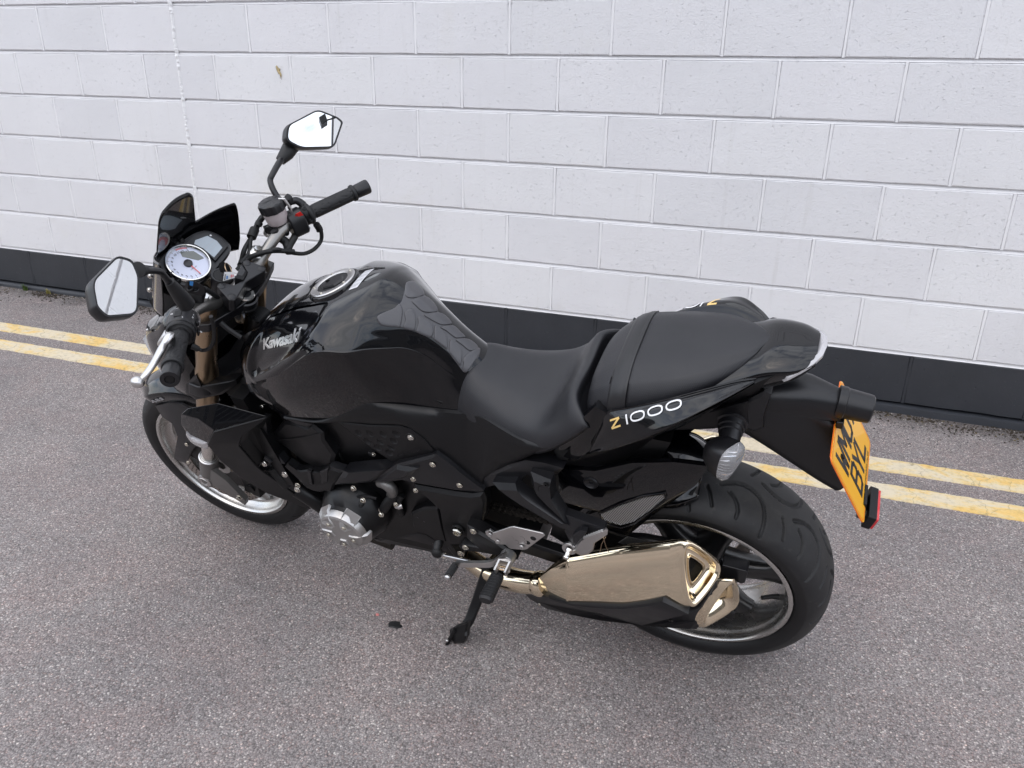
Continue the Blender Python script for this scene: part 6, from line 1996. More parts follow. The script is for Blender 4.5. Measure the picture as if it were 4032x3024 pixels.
# ---------------------------------------------------------------- radiator shroud
def shroud():
    p = dict(A=(1.2696, 0.212, 0.6976), A2=(1.2487, 0.202, 0.7138), B=(1.1528, 0.1862, 0.7394), C=(1.0297, 0.168, 0.7066), D=(1.1591, 0.2275, 0.6824), E=(1.2128, 0.222, 0.6191), F=(1.2921, 0.21, 0.6235), G=(1.2935, 0.21, 0.6543),
             H=(1.1005, 0.204, 0.6583), H2=(1.0411, 0.176, 0.6973), I=(1.1312, 0.2, 0.6143), J=(1.1249, 0.184, 0.5209), K1=(1.1174, 0.176, 0.4904), K2=(1.0821, 0.15, 0.3942), K3=(1.0391, 0.128, 0.3283), K=(1.0596, 0.134, 0.3077), N=(1.1648, 0.16, 0.3736), M=(1.2063, 0.186, 0.4594), M2=(1.2182, 0.208, 0.5466))
    p = {k: V(v) for k, v in p.items()}
    top = MB()
    names = ['A', 'A2', 'B', 'C', 'D', 'E', 'F', 'G']
    # gloss cap: upper facet and rounded front facet
    mid1 = lerp(p['A'], p['D'], .45) + V((0, .008, 0))
    top.v = [p['A'], p['A2'], p['B'], p['C'], p['D'], p['E'], p['F'], p['G'], lerp(p['A2'], p['D'], .5) + V((.004, .003, .004)), lerp(p['G'], p['E'], .45) + V((.004, .007, -.002))]
    top.f = [(1, 2, 8), (2, 3, 4, 8), (0, 1, 8), (0, 8, 9, 7), (8, 4, 5, 9), (7, 9, 5, 6)]
    blade = MB()
    bn = ['D', 'C', 'H2', 'H', 'I', 'J', 'K1', 'K2', 'K3', 'K', 'N', 'M', 'M2', 'E']
    blade.v = [p[k] for k in bn]
    blade.f = [(0, 1, 2, 3), (0, 3, 4, 12, 13), (4, 5, 11, 12), (5, 6, 11), (6, 7, 10, 11), (7, 8, 9, 10)]
    rec = MB()
    off = V((-.008, -.028, 0))
    rec.v = [p['H2'], p['H'], p['I'], p['J'], p['H2'] + off, p['H'] + off, p['I'] + off, p['J'] + off, V((1.085, 0.142, 0.6218)), V((1.1196, 0.142, 0.5332))]
    rec.f = [(0, 1, 5, 4), (1, 2, 6, 5), (2, 3, 7, 6), (4, 5, 6, 7, 9, 8)]
    return top, blade, rec
t_, b_, r_ = shroud()
for sg in (1, -1):
    tt, bb, rr = (t_, b_, r_) if sg > 0 else (t_.mirror(), b_.mirror(), r_.mirror())
    so = tt.build("radiator_shroud", M_GLOSS, bike, 22, solid=.004, bevel=.0022)
    bb.build("shroud_blade", M_MATT, so, 30, solid=.006, bevel=.0022)
    rr.build("intake_recess", M_VOID, so, 30, solid=.002)
    edge = [(1.0647, 0.15, 0.6723), (1.0841, 0.146, 0.6097), (1.0862, 0.146, 0.5658), (1.0739, 0.15, 0.5393), (1.0598, 0.154, 0.5169)]
    m = MB().loft([[V(q) + V((-.006, .004, 0)), V(q) + V((.006, .006, 0)), V(q) + V((.010, -.02, 0)), V(q) + V((-.004, -.02, 0))] for q in catmull(edge, 24)])
    (m if sg > 0 else m.mirror()).build("shroud_inner_edge", M_SATIN, so, 40)
    ln = [(1.2856, 0.214, 0.632), (1.2728, 0.218, 0.6165), (1.2446, 0.221, 0.6148), (1.2164, 0.222, 0.618), (1.2227, 0.219, 0.6022), (1.2401, 0.214, 0.5805), (1.2585, 0.212, 0.5791), (1.2859, 0.209, 0.5832), (1.3026, 0.207, 0.5965), (1.301, 0.208, 0.6099)]
    m = MB().panel(ln, (0, -.02, .006), .30, (0, .004, -.002))
    (m if sg > 0 else m.mirror()).build("front_indicator", M_STRIP, so, 30)

# ---------------------------------------------------------------- fork
def fk(z, y=.105):
    return V((1.452 - (z - .300) * .456, y, z))
fd = (fk(1) - fk(0)).normalized()
for sg in (1, -1):
    y = .105 * sg
    fo = MB().tube([fk(.575, y), fk(.60, y), fk(.625, y), fk(.635, y), fk(.72, y), fk(.762, y), fk(.770, y), fk(.80, y), fk(.985, y)], [.0265, .0285, .029, .029, .029, .029, .0262, .0262, .0262], 36).build("fork_tube", M_GOLD, bike, 40)
    MB().tube([fk(.33, y), fk(.60, y)], .0205, 30).build("fork_slider", M_CHROME, fo)
    MB().tube([fk(.985, y), fk(.990, y), fk(.996, y), fk(1.0, y)], [.026, .0262, .024, .018], 32).build("fork_cap", M_ALU, fo, 40)
    MB().tube([fk(.996, y), fk(1.008, y)], [.009, .009], 6).build("adjuster_nut", M_CHROME, fo, 20)
    # cast lower leg with axle clamp
    leg = MB().tube([fk(.398, y), fk(.396, y), fk(.375, y), fk(.330, y), fk(.30, y), fk(.272, y), fk(.262, y)], [.0255, .0275, .0275, .0265, .027, .024, .016], 30).build("fork_leg", M_GREYFORK, fo, 40)
    MB().lathe([(-.0015, .0230), (0, .0285), (.004, .0290), (.006, .0265), (.007, .0215)], fk(.392, y), fd, 32).build("dust_seal", M_ALU, leg, 50)
    ax0 = V((1.452, y + .012 * sg, .300))
    MB().lathe([(.0, .0235), (.014, .0225), (.016, .0165), (.017, .0160), (.0125, .0105), (.004, .0095), (.004, .0001)], ax0, (0, sg, 0), 28).build("axle_end", M_ALU, leg, 35)
    # fender / caliper arm
    MB().panel([fk(.36, y * 1.18) + V((-.02, 0, .0)), fk(.335, y * 1.18) + V((-.070, 0, -.012)), fk(.29, y * 1.16) + V((-.128, 0, -.050)), fk(.27, y * 1.16) + V((-.125, 0, -.055)), fk(.29, y * 1.18) + V((-.045, 0, -.02)), fk(.285, y * 1.18) + V((-.012, 0, 0))], (0, -.016 * sg, 0), .2, (0, .003 * sg, 0)).build("caliper_mount", M_GREYFORK, leg, 30)
    # four-pot caliper over the disc, behind the leg
    ca = []
    for a_ in (-212, -200, -186, -172, -158, -150):
        c_ = V((FC.x + .136 * math.cos(R(a_)), .062 * sg, FC.z + .136 * math.sin(R(a_))))
        rr = V((math.cos(R(a_)), 0, math.sin(R(a_))))
        k = .75 if a_ in (-212, -150) else 1.0
        ca.append([c_ + rr * .034 * k + V((0, .012 * sg, 0)), c_ + rr * .030 * k + V((0, .036 * sg * k, 0)), c_ - rr * .024 * k + V((0, .038 * sg * k, 0)), c_ - rr * .034 * k + V((0, .014 * sg, 0)), c_ - rr * .034 * k - V((0, .02 * sg, 0)), c_ + rr * .034 * k - V((0, .02 * sg, 0))])
    cal = MB().loft(ca).build("brake_caliper", M_DARK, leg, 25, bevel=.003)
    for a_, r_ in ((-205, .135), (-157, .135)):
        bolt((FC.x + r_ * math.cos(R(a_)), (.062 + .034) * sg, FC.z + r_ * math.sin(R(a_))), (0, sg, 0), .0075, .008, M_BOLT, cal)
    for a_ in (-193, -170):
        MB().cyl((FC.x + .136 * math.cos(R(a_)), .095 * sg, FC.z + .136 * math.sin(R(a_))), (FC.x + .136 * math.cos(R(a_)), .104 * sg, FC.z + .136 * math.sin(R(a_))), .016, .0145, 24).build("piston_boss", M_DARK, cal, 40)
    bolt(fk(.30, y + .025 * sg) + V((-.118, .0, -.035)), (0, sg, 0), .0085, .010, M_BOLT, leg)
    bolt(V((FC.x - .085, .088 * sg, FC.z + .035)), (0, sg, .3), .007, .006, M_BOLT, leg)
# lower and upper yokes
def yoke(z, th, fx):
    m = MB()
    o = []
    for y_, dx in ((-.145, 0), (-.140, .034), (-.105, .045), (-.06, .022), (0, .010), (.06, .022), (.105, .045), (.140, .034), (.145, 0), (.135, -.034), (.105, -.045), (.05, -.065), (0, -.075), (-.05, -.065), (-.105, -.045), (-.135, -.034)):
        q = fk(z, y_)
        o.append(q + V((dx, 0, 0)))
    return m.prism(o, fd * -th)
MB_l = yoke(.735, .042, 0)
MB_l.build("lower_yoke", M_SATIN, bike, 30, bevel=.004)
yoke(.948, .028, 0).build("upper_yoke", M_SATIN, bike, 30, bevel=.004)
# pinch block of the lower yoke on the near leg
both(MB().panel([(1.3127, 0.13, 0.7182), (1.2498, 0.134, 0.7696), (1.2432, 0.14, 0.7365), (1.1398, 0.118, 0.7598), (1.1428, 0.118, 0.7431), (1.1997, 0.128, 0.7068), (1.2926, 0.138, 0.6761), (1.3264, 0.132, 0.6879)], (0, -.03, 0), .2, (0, .004, 0)), "yoke_clamp", M_DARK, smooth=22)
MB().tube([(1.180, 0, .70), (1.118, 0, .845), (1.100, 0, .885)], .027, 24).build("steering_head", M_DARK, bike)
sn = V((1.1021, 0.016, 0.9574))
MB().lathe([(-.03, .030), (-.012, .031), (-.010, .027)], sn, fd, 36).build("stem_washer", M_SATIN, bike)
so = MB().lathe([(-.012, .0235), (-.002, .0235), (.001, .0215), (.001, .0145), (-.001, .0138)], sn, fd, 36).build("stem_nut", M_CHROME, bike, 30)
MB().lathe([(-.004, .0142), (.0012, .0136), (.0014, .008), (.0005, .0001)], sn, fd, 28).build("stem_plug", M_SATIN, so, 40)
# handlebar clamp with four capped bolts
co = [(1.1266, -0.0435, 1.0114), (1.1217, -0.0492, 1.0092), (1.0815, -0.0554, 0.9911), (1.0725, -0.0459, 0.987), (1.0789, -0.0149, 0.9899), (1.0845, 0.0158, 0.9924), (1.0783, 0.0426, 0.9896), (1.0714, 0.0795, 0.9865), (1.081, 0.0876, 0.9909), (1.1228, 0.0681, 1.0097), (1.1261, 0.0597, 1.0112), (1.1179, 0.0457, 1.0075), (1.0991, 0.0402, 0.999), (1.0925, 0.0134, 0.996), (1.0988, -0.0136, 0.9988), (1.1233, -0.0316, 1.0099)]
co = [V(q) for q in co]
cl = MB().prism(co, V((.014, 0, -.034)))
cl_o = cl.build("bar_clamp", M_SATIN, bike, 25, bevel=.003)
MB().panel([(1.1189, -0.0264, 1.0128), (1.0949, -0.0095, 1.002), (1.0888, 0.0172, 0.9992), (1.1052, 0.0236, 1.0066), (1.1075, 0.0141, 1.0077)], (.01, 0, -.022), .34, (-.003, 0, .006)).build("clamp_boss", M_SATIN, cl_o, 12)
cln = V((-.41, 0, .91)).normalized()
for q in ((1.116, -0.04, 1.0066), (1.082, -0.0449, 0.9913), (1.1166, 0.0605, 1.0069), (1.0827, 0.0745, 0.9916)):
    MB().lathe([(-.003, .0092), (.0006, .0092), (.0016, .0078), (.0018, .0001)], q, cln, 28).build("bolt_cap", M_SATIN, cl_o, 40)
# ignition lock
ig = V((1.1574, 0.01, 0.9987))
lk = MB().lathe([(-.04, .026), (-.002, .026), (.001, .0245), (.001, .0205), (-.001, .020)], ig, fd, 36).build("ignition_lock", M_SATIN, bike, 35)
MB().lathe([(-.001, .0200), (.0008, .0195), (.0008, .0001)], ig, fd, 32).build("lock_face", M_VOID, lk, 40)
iu = V((0, 1, 0))
iw = fd.cross(iu)
m, m2 = MB(), MB()
for k in range(14):
    a_ = R(100 + k * 9)
    a2_ = R(100 + (k + 1) * 9)
    def q(r_, aa, h=.0011):
        return ig + iu * (r_ * math.cos(aa)) + iw * (r_ * math.sin(aa)) + fd * h
    m.add([q(.0150, a_), q(.0190, a_), q(.0190, a2_), q(.0150, a2_)], [(0, 1, 2, 3)])
m.build("red_arc", M_RED, lk, 0)
for k in range(3):
    a_ = R(112 + k * 40)
    m2.add([q(.0085, a_), q(.0135, a_), q(.0135, a_ + .35), q(.0085, a_ + .45)], [(0, 1, 2, 3)])
m2.build("lock_lettering", M_WHITE, lk, 0)

# ---------------------------------------------------------------- front mudguard
rows = []
for i in range(30):
    f = i / 29
    a_ = lerp(46, 128, f)
    ro = lerp(.318, .322, f)
    hw = .070 * (1 - .55 * max(0, (.22 - f) / .22) ** 1.6)
    dep = lerp(.045, .075, f)
    rows.append([arc(FC, ro - dep, a_, hw * 1.0), arc(FC, ro - dep * .45, a_, hw * 1.04), arc(FC, ro - .012, a_, hw * .9), arc(FC, ro + .004, a_, hw * .6), arc(FC, ro + .012, a_, hw * .26), arc(FC, ro + .015, a_, 0)])
    rows[-1] += [V((p.x, -p.y, p.z)) for p in reversed(rows[-1][:-1])]
fen = MB().grid(dense(rows, 60, 51)).build("front_mudguard", M_GLOSS, bike, 60, solid=.003)
fs = [(1.5724, 0.07, 0.5288), (1.4993, 0.076, 0.5632), (1.4362, 0.082, 0.5774), (1.3836, 0.086, 0.5569), (1.4094, 0.088, 0.4589), (1.4956, 0.088, 0.3782), (1.5557, 0.086, 0.3048), (1.6088, 0.08, 0.3026), (1.5334, 0.08, 0.4196), (1.5273, 0.076, 0.4806), (1.5672, 0.072, 0.5012)]
mg, _ = both(MB().panel(fs, (0, -.006, 0), .16, (0, .004, 0)), "mudguard_side", M_SATIN, fen, smooth=30)
tm = text_mb("ABS", .018, .0002, .0, .0006, 'LEFT', 1.15)
wm_ = max(p.x for p in tm.v)
a0_, a1_ = V((1.5692, 0.0735, 0.5454)), V((1.5112, 0.0745, 0.5721))
place(tm, a0_, a1_ - a0_, (-.15, .2, 1), None, (a1_ - a0_).length / wm_, .8).build("lettering", M_GREYPRINT, fen, 0)
for c_ in ((1.496, 0.0925, 0.41), (1.5344, 0.0925, 0.3213)):
    bolt(c_, (0, 1, .1), .0058, .004, M_BOLT, mg)

# ---------------------------------------------------------------- headlamp and cowl
HS = [(1.500, .030, .800, .630), (1.480, .072, .828, .606), (1.440, .098, .852, .590), (1.390, .112, .880, .600), (1.340, .118, .915, .640), (1.300, .110, .930, .680)]
secs = []
for x, hw, zt, zb in HS:
    zm = (zt + zb) / 2
    secs.append([V((x + (zt - zm) * -.15, 0, zt)), V((x - .012, hw * .55, zt - .006)), V((x - .02, hw * .92, zt - .040)), V((x - .02, hw, zm)), V((x - .02, hw * .88, zb + .045)), V((x - .012, hw * .5, zb + .008)), V((x, 0, zb)), V((x - .012, -hw * .5, zb + .008)), V((x - .02, -hw * .88, zb + .045)), V((x - .02, -hw, zm)), V((x - .02, -hw * .92, zt - .040)), V((x - .012, -hw * .55, zt - .006))])
hl = MB().loft(dense_secs([catmull(s, 48, True) for s in secs], 26)).build("headlamp_cowl", M_GLOSS, bike, 60)
MB().panel([(1.4029, 0.04, 0.8662), (1.3537, 0.056, 0.8757), (1.3111, 0.072, 0.8798), (1.3035, 0.098, 0.8779), (1.3426, 0.098, 0.8726), (1.4057, 0.084, 0.8489)], (.01, -.02, -.01), .45, (0, .004, .006)).build("lamp_brow", simple("dark_olive_gloss", (.035, .037, .034), .16, coat=.6), hl, 8)
MB().tube([(1.4076, 0.0835, 0.8479), (1.4111, 0.086, 0.8469)], .004, 8).build("lamp_trim", M_ALU, hl)
# lens at the very front (faces away from the camera)
MB().loft([[V((1.492 + .012 * (1 - abs(a_) ** 2), a_ * .055, z_ )) for a_ in (-1, -.5, 0, .5, 1)] + [V((1.470, a_ * .05, z_)) for a_ in (1, .5, 0, -.5, -1)] for z_ in (.66, .70, .74, .78)]).build("headlamp_lens", M_LENS, hl, 40)
# flyscreen: curved sheet with a high centre lobe and two side ears
def scr(l, z):
    x0 = 1.215 + (1.19 - z) * .55
    return V((x0 - 1.0 * l * l - 150 * l ** 4, l, z))
def ztop(l):
    a_ = abs(l)
    if a_ < .036:
        return 1.192 - 4 * a_ * a_
    if a_ < .062:
        f = (a_ - .036) / .026
        return 1.1868 - .034 * (1 - math.sqrt(max(0, 1 - f * f)))
    if a_ < .070:
        f = (a_ - .062) / .008
        return lerp(1.1528, 1.094, f)
    if a_ < .080:
        return 1.091
    if a_ < .138:
        f = (a_ - .080) / .058
        return 1.091 + .019 * f ** 1.3
    f = (a_ - .138) / .012
    return lerp(1.110, 1.00, min(1, f) ** 2.2)
cols = []
ls = [round(-.150 + .300 * k / 240, 5) for k in range(241)]
for l in ls:
    zt, zb = ztop(l), .940 + .25 * max(0, abs(l) - .05)
    cols.append([scr(l, lerp(zb, zt, (k / 21))) for k in range(22)])
scrn = MB().grid(cols).build("flyscreen", M_GLOSS, bike, 50, solid=.0035)
# cowl sides running down from the screen to the headlamp, with two bright bolts
side = [(1.3416, 0.012, 1.036), (1.3106, 0.018, 1.0471), (1.3005, 0.022, 1.0351), (1.3274, 0.028, 1.004), (1.3552, 0.034, 0.9469), (1.3827, 0.034, 0.8917), (1.4087, 0.032, 0.851), (1.4216, 0.028, 0.864), (1.419, 0.02, 0.9071), (1.3843, 0.014, 0.9797)]
MB().panel(side, (.015, -.03, 0), .3, (-.004, .005, 0)).build("cowl_side", M_GLOSS, hl, 45)
for q in ((1.3982, 0.012, 0.9683), (1.4207, 0.016, 0.9249)):
    bolt(q, (-.2, .6, 0), .0065, .006, M_CHROME, hl)
# inner stays behind the instruments
MB().prism([(1.40, 0, .76), (1.42, 0, .90), (1.36, 0, .94), (1.30, 0, .92), (1.25, 0, .88), (1.26, 0, .78)], (0, .035, 0), (0, -.060, 0)).build("instrument_stay", M_VOID, bike, 20)

# ---------------------------------------------------------------- instruments
gC = V((1.2378, 0.022, 1.0275))
gn = V((-.60, .10, .80)).normalized()
gex = V((-.15, -1, 0))
gex = (gex - gn * gex.dot(gn)).normalized()
gey = gn.cross(gex)
def gp(a_, b_, c_=0):
    return gC + gex * a_ + gey * b_ + gn * c_
RG = .0475
clus = MB().loft([[gp(a_ * s_, b_ * s_, c_) for a_, b_ in catmull2([(-.056, -.030), (-.056, .030), (-.030, .058), (.030, .058), (.085, .055), (.112, .040), (.124, .005), (.112, -.030), (.050, -.048), (-.020, -.055)], 60)] for s_, c_ in ((.72, -.055), (.93, -.030), (1.0, -.012), (1.0, -.004), (.965, .0005), (.5, .0005))]).build("instrument_cluster", M_SATIN, bike, 40)
MB().lathe([(-.006, RG + .006), (.006, RG + .0058), (.0105, RG + .0035), (.0105, RG + .0008), (.004, RG - .0014)], gC, gn, 72).build("dial_bezel", M_CHROME, clus, 45)
MB().lathe([(.0028, .0001), (.0028, RG)], gC, gn, 64).build("dial_face", M_DIAL, clus, 0)
def dp(r_, deg, h=.0032):
    a_ = R(deg)
    return gp(r_ * math.cos(a_), r_ * math.sin(a_), h)
# scale: 0..13 from lower right round the left to the upper right
D0, D1 = -90, -90 - 222
def dang(v):
    return lerp(D0, D1, v / 13.0)
m = MB()
for k in range(0, 14):
    a_ = dang(k)
    m.add([dp(RG - .0012, a_ - 1.2), dp(RG - .0012, a_ + 1.2), dp(RG - .0060, a_ + 1.0), dp(RG - .0060, a_ - 1.0)], [(0, 1, 2, 3)])
    if k < 13:
        for q in range(1, 5):
            b_ = dang(k + q / 5)
            m.add([dp(RG - .0012, b_ - .45), dp(RG - .0012, b_ + .45), dp(RG - .0038, b_ + .45), dp(RG - .0038, b_ - .45)], [(0, 1, 2, 3)])
m.build("tick_marks", M_GREYPRINT, clus, 0)
m = MB()
for k in range(0, 14):
    tm = text_mb(str(k), .0078, 0, .1, .00015, 'CENTER')
    place(tm, dp(RG - .0112, dang(k)) - gey * .0028, gex, gey, gn)
    m.add(tm.v, tm.f)
tm = text_mb("x1000r/min", .0042, 0, .1, 0, 'CENTER')
place(tm, gp(.001, -.0175, .0032), gex, gey, gn)
m.add(tm.v, tm.f)
m.build("dial_numbers", M_BLACKPRINT, clus, 0)
m = MB()
for k in range(12):
    a_, b_ = dang(11.0 + k * 2 / 12), dang(11.0 + (k + 1) * 2 / 12)
    m.add([dp(RG - .0010, a_), dp(RG - .0010, b_), dp(RG - .0046, b_), dp(RG - .0046, a_)], [(0, 1, 2, 3)])
m.build("red_zone", M_DIALRED, clus, 0)
MB().add([gp(.010, .036, .0033), gp(.036, .018, .0033), gp(.040, -.006, .0033), gp(.0395, -.012, .0033), gp(.0245, -.008, .0033), gp(.004, .022, .0033)], [(0, 1, 2, 3, 4, 5)]).build("dial_display", M_LCDDARK, clus, 0)
nd = dang(0.0)
nv_ = V((math.cos(R(nd)), math.sin(R(nd))))
def npx(r_, w_, h=.0062):
    return gp(nv_.x * r_ - nv_.y * w_, nv_.y * r_ + nv_.x * w_, h)
MB().prism([npx(-.010, .0014), npx(.038, .0006), npx(.038, -.0006), npx(-.010, -.0014)], gn * -.001).build("needle", M_NEEDLE, clus, 0)
MB().lathe([(.003, .0105), (.0075, .0098), (.0085, .0085), (.0085, .0001)], gC, gn, 36).build("needle_hub", simple("charcoal_hub", (.035, .033, .036), .4), clus, 40)
# LCD block beside the dial
lc = [gp(.052, -.036, .0035), gp(.108, -.024, .0035), gp(.114, .004, .0035), gp(.104, .036, .0035), gp(.060, .050, .0035), gp(.030, .047, .0035), gp(.047, .022, .0035), gp(.0535, .0, .0035)]
MB().panel(lc, gn * -.012, .05, gn * .003).build("display_surround", M_SATIN, clus, 20)
MB().add([gp(.0570, -.026, .0069), gp(.094, -.018, .0069), gp(.0985, .004, .0069), gp(.092, .028, .0069), gp(.060, .036, .0069), gp(.050, .030, .0069), gp(.057, .008, .0069)], [(0, 1, 2, 3, 4, 5, 6)]).build("display", M_LCD, clus, 0)
m = MB()
for o_ in (-.008, .004):
    m.add([gp(.060, o_, .0072), gp(.0965, o_ + .007, .0072), gp(.0965, o_ + .0076, .0072), gp(.060, o_ + .0006, .0072)], [(0, 1, 2, 3)])
m.build("display_lines", M_GREYPRINT, clus, 0)
MB().add([gp(.094, -.018, .0072), gp(.1045, -.014, .0072), gp(.108, .004, .0072), gp(.099, .030, .0072), gp(.0925, .0275, .0072), gp(.0985, .004, .0072)], [(0, 1, 2, 3, 4, 5)]).build("warning_lamp_strip", M_BLACKPRINT, clus, 0)
MB().lathe([(0, .0026), (.001, .002), (.0012, .0001)], gp(.0985, .024, .0072), gn, 14).build("warning_lamp", M_WHITE, clus)
m = MB()
for k in range(4):
    m.lathe([(-.001, .0058), (.0008, .0066), (.002, .0060), (.0004, .0050), (-.002, .0001)], gp(-.006 + k * .0150, .0545 + .0008 * k, .0006), gn, 18)
m.build("vent_dimples", M_VOID, clus, 40)
for q in ((-.052, .006), (-.053, -.018), (-.034, -.046)):
    MB().box(gp(q[0], q[1], .004), (.016, .013, .008)).build("cluster_button", M_MATT, clus, 0, bevel=.002)

# ---------------------------------------------------------------- handlebar
BP = [(.992, .372, 1.032), (1.085, .232, 1.024), (1.104, .180, 1.016), (1.112, .145, 1.006), (1.124, .105, .984), (1.128, .080, .974), (1.126, .03, .970)]
bp = [V(p) for p in BP] + [V((p[0], -p[1], p[2])) for p in reversed(BP)]
bar = MB().tube(bp, .0142, 22, True, 120).build("handlebar", M_BAR, bike, 60)
GL0, GL1 = V((1.062, .262, 1.0255)), V((.999, .356, 1.0315))
def grip(sg):
    a_, b_ = V((GL0.x, GL0.y * sg, GL0.z)), V((GL1.x, GL1.y * sg, GL1.z))
    d_ = (b_ - a_).normalized()
    L = (b_ - a_).length
    u_ = V((0, 0, 1))
    u_ = (u_ - d_ * u_.dot(d_)).normalized()
    w_ = d_.cross(u_)
    m = MB()
    prof = [(-.012, .0215), (-.010, .0245), (-.004, .0250), (-.002, .0200)]
    secs = []
    nseg = 110
    allp = prof + [(L * k / nseg, None) for k in range(nseg + 1)] + [(L + .002, .0200), (L + .003, .0215), (L + .008, .0222), (L + .011, .0205), (L + .012, .0165)]
    for t__, r_ in allp:
        ring = []
        for k in range(96):
            aa = 2 * math.pi * k / 96
            if r_ is None:
                rr = .0184
                f = t__ / L
                s_ = aa / (2 * math.pi) * 4 % 1
                # raised panel border and flame-like grooves
                if min(s_, 1 - s_) < .035 or abs(f - .03) < .012 or abs(f - .97) < .012:
                    rr -= .0008
                wv = math.sin(f * 34 + 1.6 * math.sin(s_ * 9 + f * 5)) + .9 * math.sin(s_ * 13 - f * 17)
                if wv > 1.25:
                    rr -= .0009
            else:
                rr = r_
            ring.append(a_ + d_ * t__ + (u_ * math.cos(aa) + w_ * math.sin(aa)) * rr)
        secs.append(ring)
    m.loft(secs)
    e = b_ + d_ * .012
    end = MB().lathe([(0, .0130), (.001, .0172), (.004, .0180), (.036, .0192), (.0395, .0182), (.0400, .0100), (.0370, .0090), (.0370, .0001)], e, d_, 32)
    screw = MB().lathe([(.0372, .0001), (.0385, .0001), (.0385, .0085), (.0375, .0092)], e, d_, 24)
    return m, end, screw
for sg in (1, -1):
    g_, e_, s_ = grip(sg)
    go = g_.build("grip", M_RUBBER, bar, 40)
    eo = e_.build("bar_end", M_SATIN, bar, 35)
    s_.build("end_screw", M_DARK, eo, 35)

# ---- near side: switch block, clutch lever, mirror
dL = (GL1 - GL0).normalized()
uL = (V((0, 0, 1)) - dL * dL.z).normalized()
wL = uL.cross(dL)            # towards the front
if wL.x < 0:
    wL = -wL
def sl(t__, u_, w_):
    """along the bar from the grip's inner end (+ outwards), up, forward"""
    return GL0 + dL * t__ + uL * u_ + wL * w_
def block(t0, t1, ru, rw, cu=0, cw=0, n=28):
    secs = []
    for t__, k in ((t0, .86), (t0 + .003, 1), (t1 - .003, 1), (t1, .9)):
        secs.append([sl(t__, cu + ru * k * math.copysign(abs(math.sin(a_)) ** .8, math.sin(a_)), cw + rw * k * math.copysign(abs(math.cos(a_)) ** .8, math.cos(a_))) for a_ in [2 * math.pi * q / n for q in range(n)]])
    return MB().loft(secs)
sbl = block(-.066, -.012, .0285, .0290, .002, -.001).build("switch_block", M_SATIN, bar, 40, bevel=.0015)
MB().prism([sl(-.060, -.012, -.020), sl(-.018, -.012, -.020), sl(-.024, -.040, -.014), sl(-.052, -.040, -.014)], wL * .022).build("switch_foot", M_SATIN, sbl, 0, bevel=.004)
MB().prism([sl(-.050, .0265, -.010), sl(-.026, .0265, -.010), sl(-.026, .0275, .006), sl(-.050, .0275, .006)], uL * .005).build("dip_switch", M_MATT, sbl, 0, bevel=.0015)
MB().prism([sl(-.046, .0040, -.0290), sl(-.030, .0040, -.0290), sl(-.030, -.006, -.0290), sl(-.046, -.006, -.0290)], wL * -.006).build("turn_switch", M_MATT, sbl, 0, bevel=.002)
MB().prism([sl(-.044, -.018, -.024), sl(-.030, -.018, -.024), sl(-.030, -.030, -.021), sl(-.044, -.030, -.021)], wL * -.005).build("horn_button", M_MATT, sbl, 0, bevel=.002)
m = MB()
for t__, u_, w_ in ((-.042, .0300, .012), (-.020, .0282, -.014), (-.034, .0165, -.0275), (-.046, .0165, -.0270), (-.036, -.024, -.0310)):
    m.lathe([(0, .0026), (.0003, .0026), (.0003, .0016), (0, .0016)], sl(t__, u_, w_), uL * .6 - wL * .8 if w_ < -.012 else uL, 14)
m.add([sl(-.040, .0022, -.0356), sl(-.036, .0022, -.0356), sl(-.038, -.003, -.0356)], [(0, 1, 2)])
m.build("switch_symbols", M_WHITE, sbl, 0)
MB().lathe([(-.003, .0300), (0, .0305), (.004, .0300), (.006, .0280)], sl(-.006, 0, 0), dL, 36).build("grip_flange", M_RUBBER, bar, 45)
MB().lathe([(-.002, .020), (-.001, .031), (.001, .031), (.002, .020)], sl(-.067, -.002, -.002), dL, 30).build("choke_disc", M_ALU, sbl, 40)
# clutch perch and lever
MB().panel([sl(-.100, .012, .008), sl(-.074, .012, .006), sl(-.060, .000, .030), sl(-.072, -.012, .050), sl(-.100, -.006, .044)], uL * -.026, .15, uL * .002).build("lever_perch", M_DARK, bar, 25)
lp_ = [sl(-.078, -.030, .046), sl(-.040, -.032, .056), (1.036, 0.305, 1.0622), (1.0381, 0.332, 1.05), (1.0478, 0.362, 1.0285), (1.0564, 0.386, 1.0159), (1.0672, 0.398, 1.0062)]
lps = catmull(lp_, 30)
secs = []
for i, p in enumerate(lps):
    f = i / 29
    w_, h_ = lerp(.0125, .0075, f), lerp(.0075, .0055, f)
    d_ = (lps[min(29, i + 1)] - lps[max(0, i - 1)]).normalized()
    s_ = d_.cross(V((0, 0, 1))).normalized()
    n_ = s_.cross(d_)
    secs.append([p + s_ * w_ * math.cos(a_) + n_ * h_ * math.sin(a_) for a_ in [2 * math.pi * q / 16 for q in range(16)]])
lev = MB().loft(secs).build("clutch_lever", M_ALU, bar, 60)
MB().ball((1.0664, 0.4, 1.0092), .0135, (1.15, .95, .9)).build("lever_ball", M_ALU, lev)
# cable loop at the near grip
MB().tube([(1.0553, 0.245, 0.977), (1.0467, 0.24, 0.9682), (1.0261, 0.238, 0.9766), (1.0109, 0.236, 0.9917), (0.996, 0.236, 1.0163), (0.9821, 0.238, 1.0469), (0.9731, 0.242, 1.0735)], .0042, 10, True, 40).build("switch_cable", M_VOID, bar)
MB().tube([(1.061, 0.25, 0.9855), (1.056, 0.248, 0.982), (1.0546, 0.244, 0.9742)], .007, 10).build("cable_boot", M_VOID, bar)
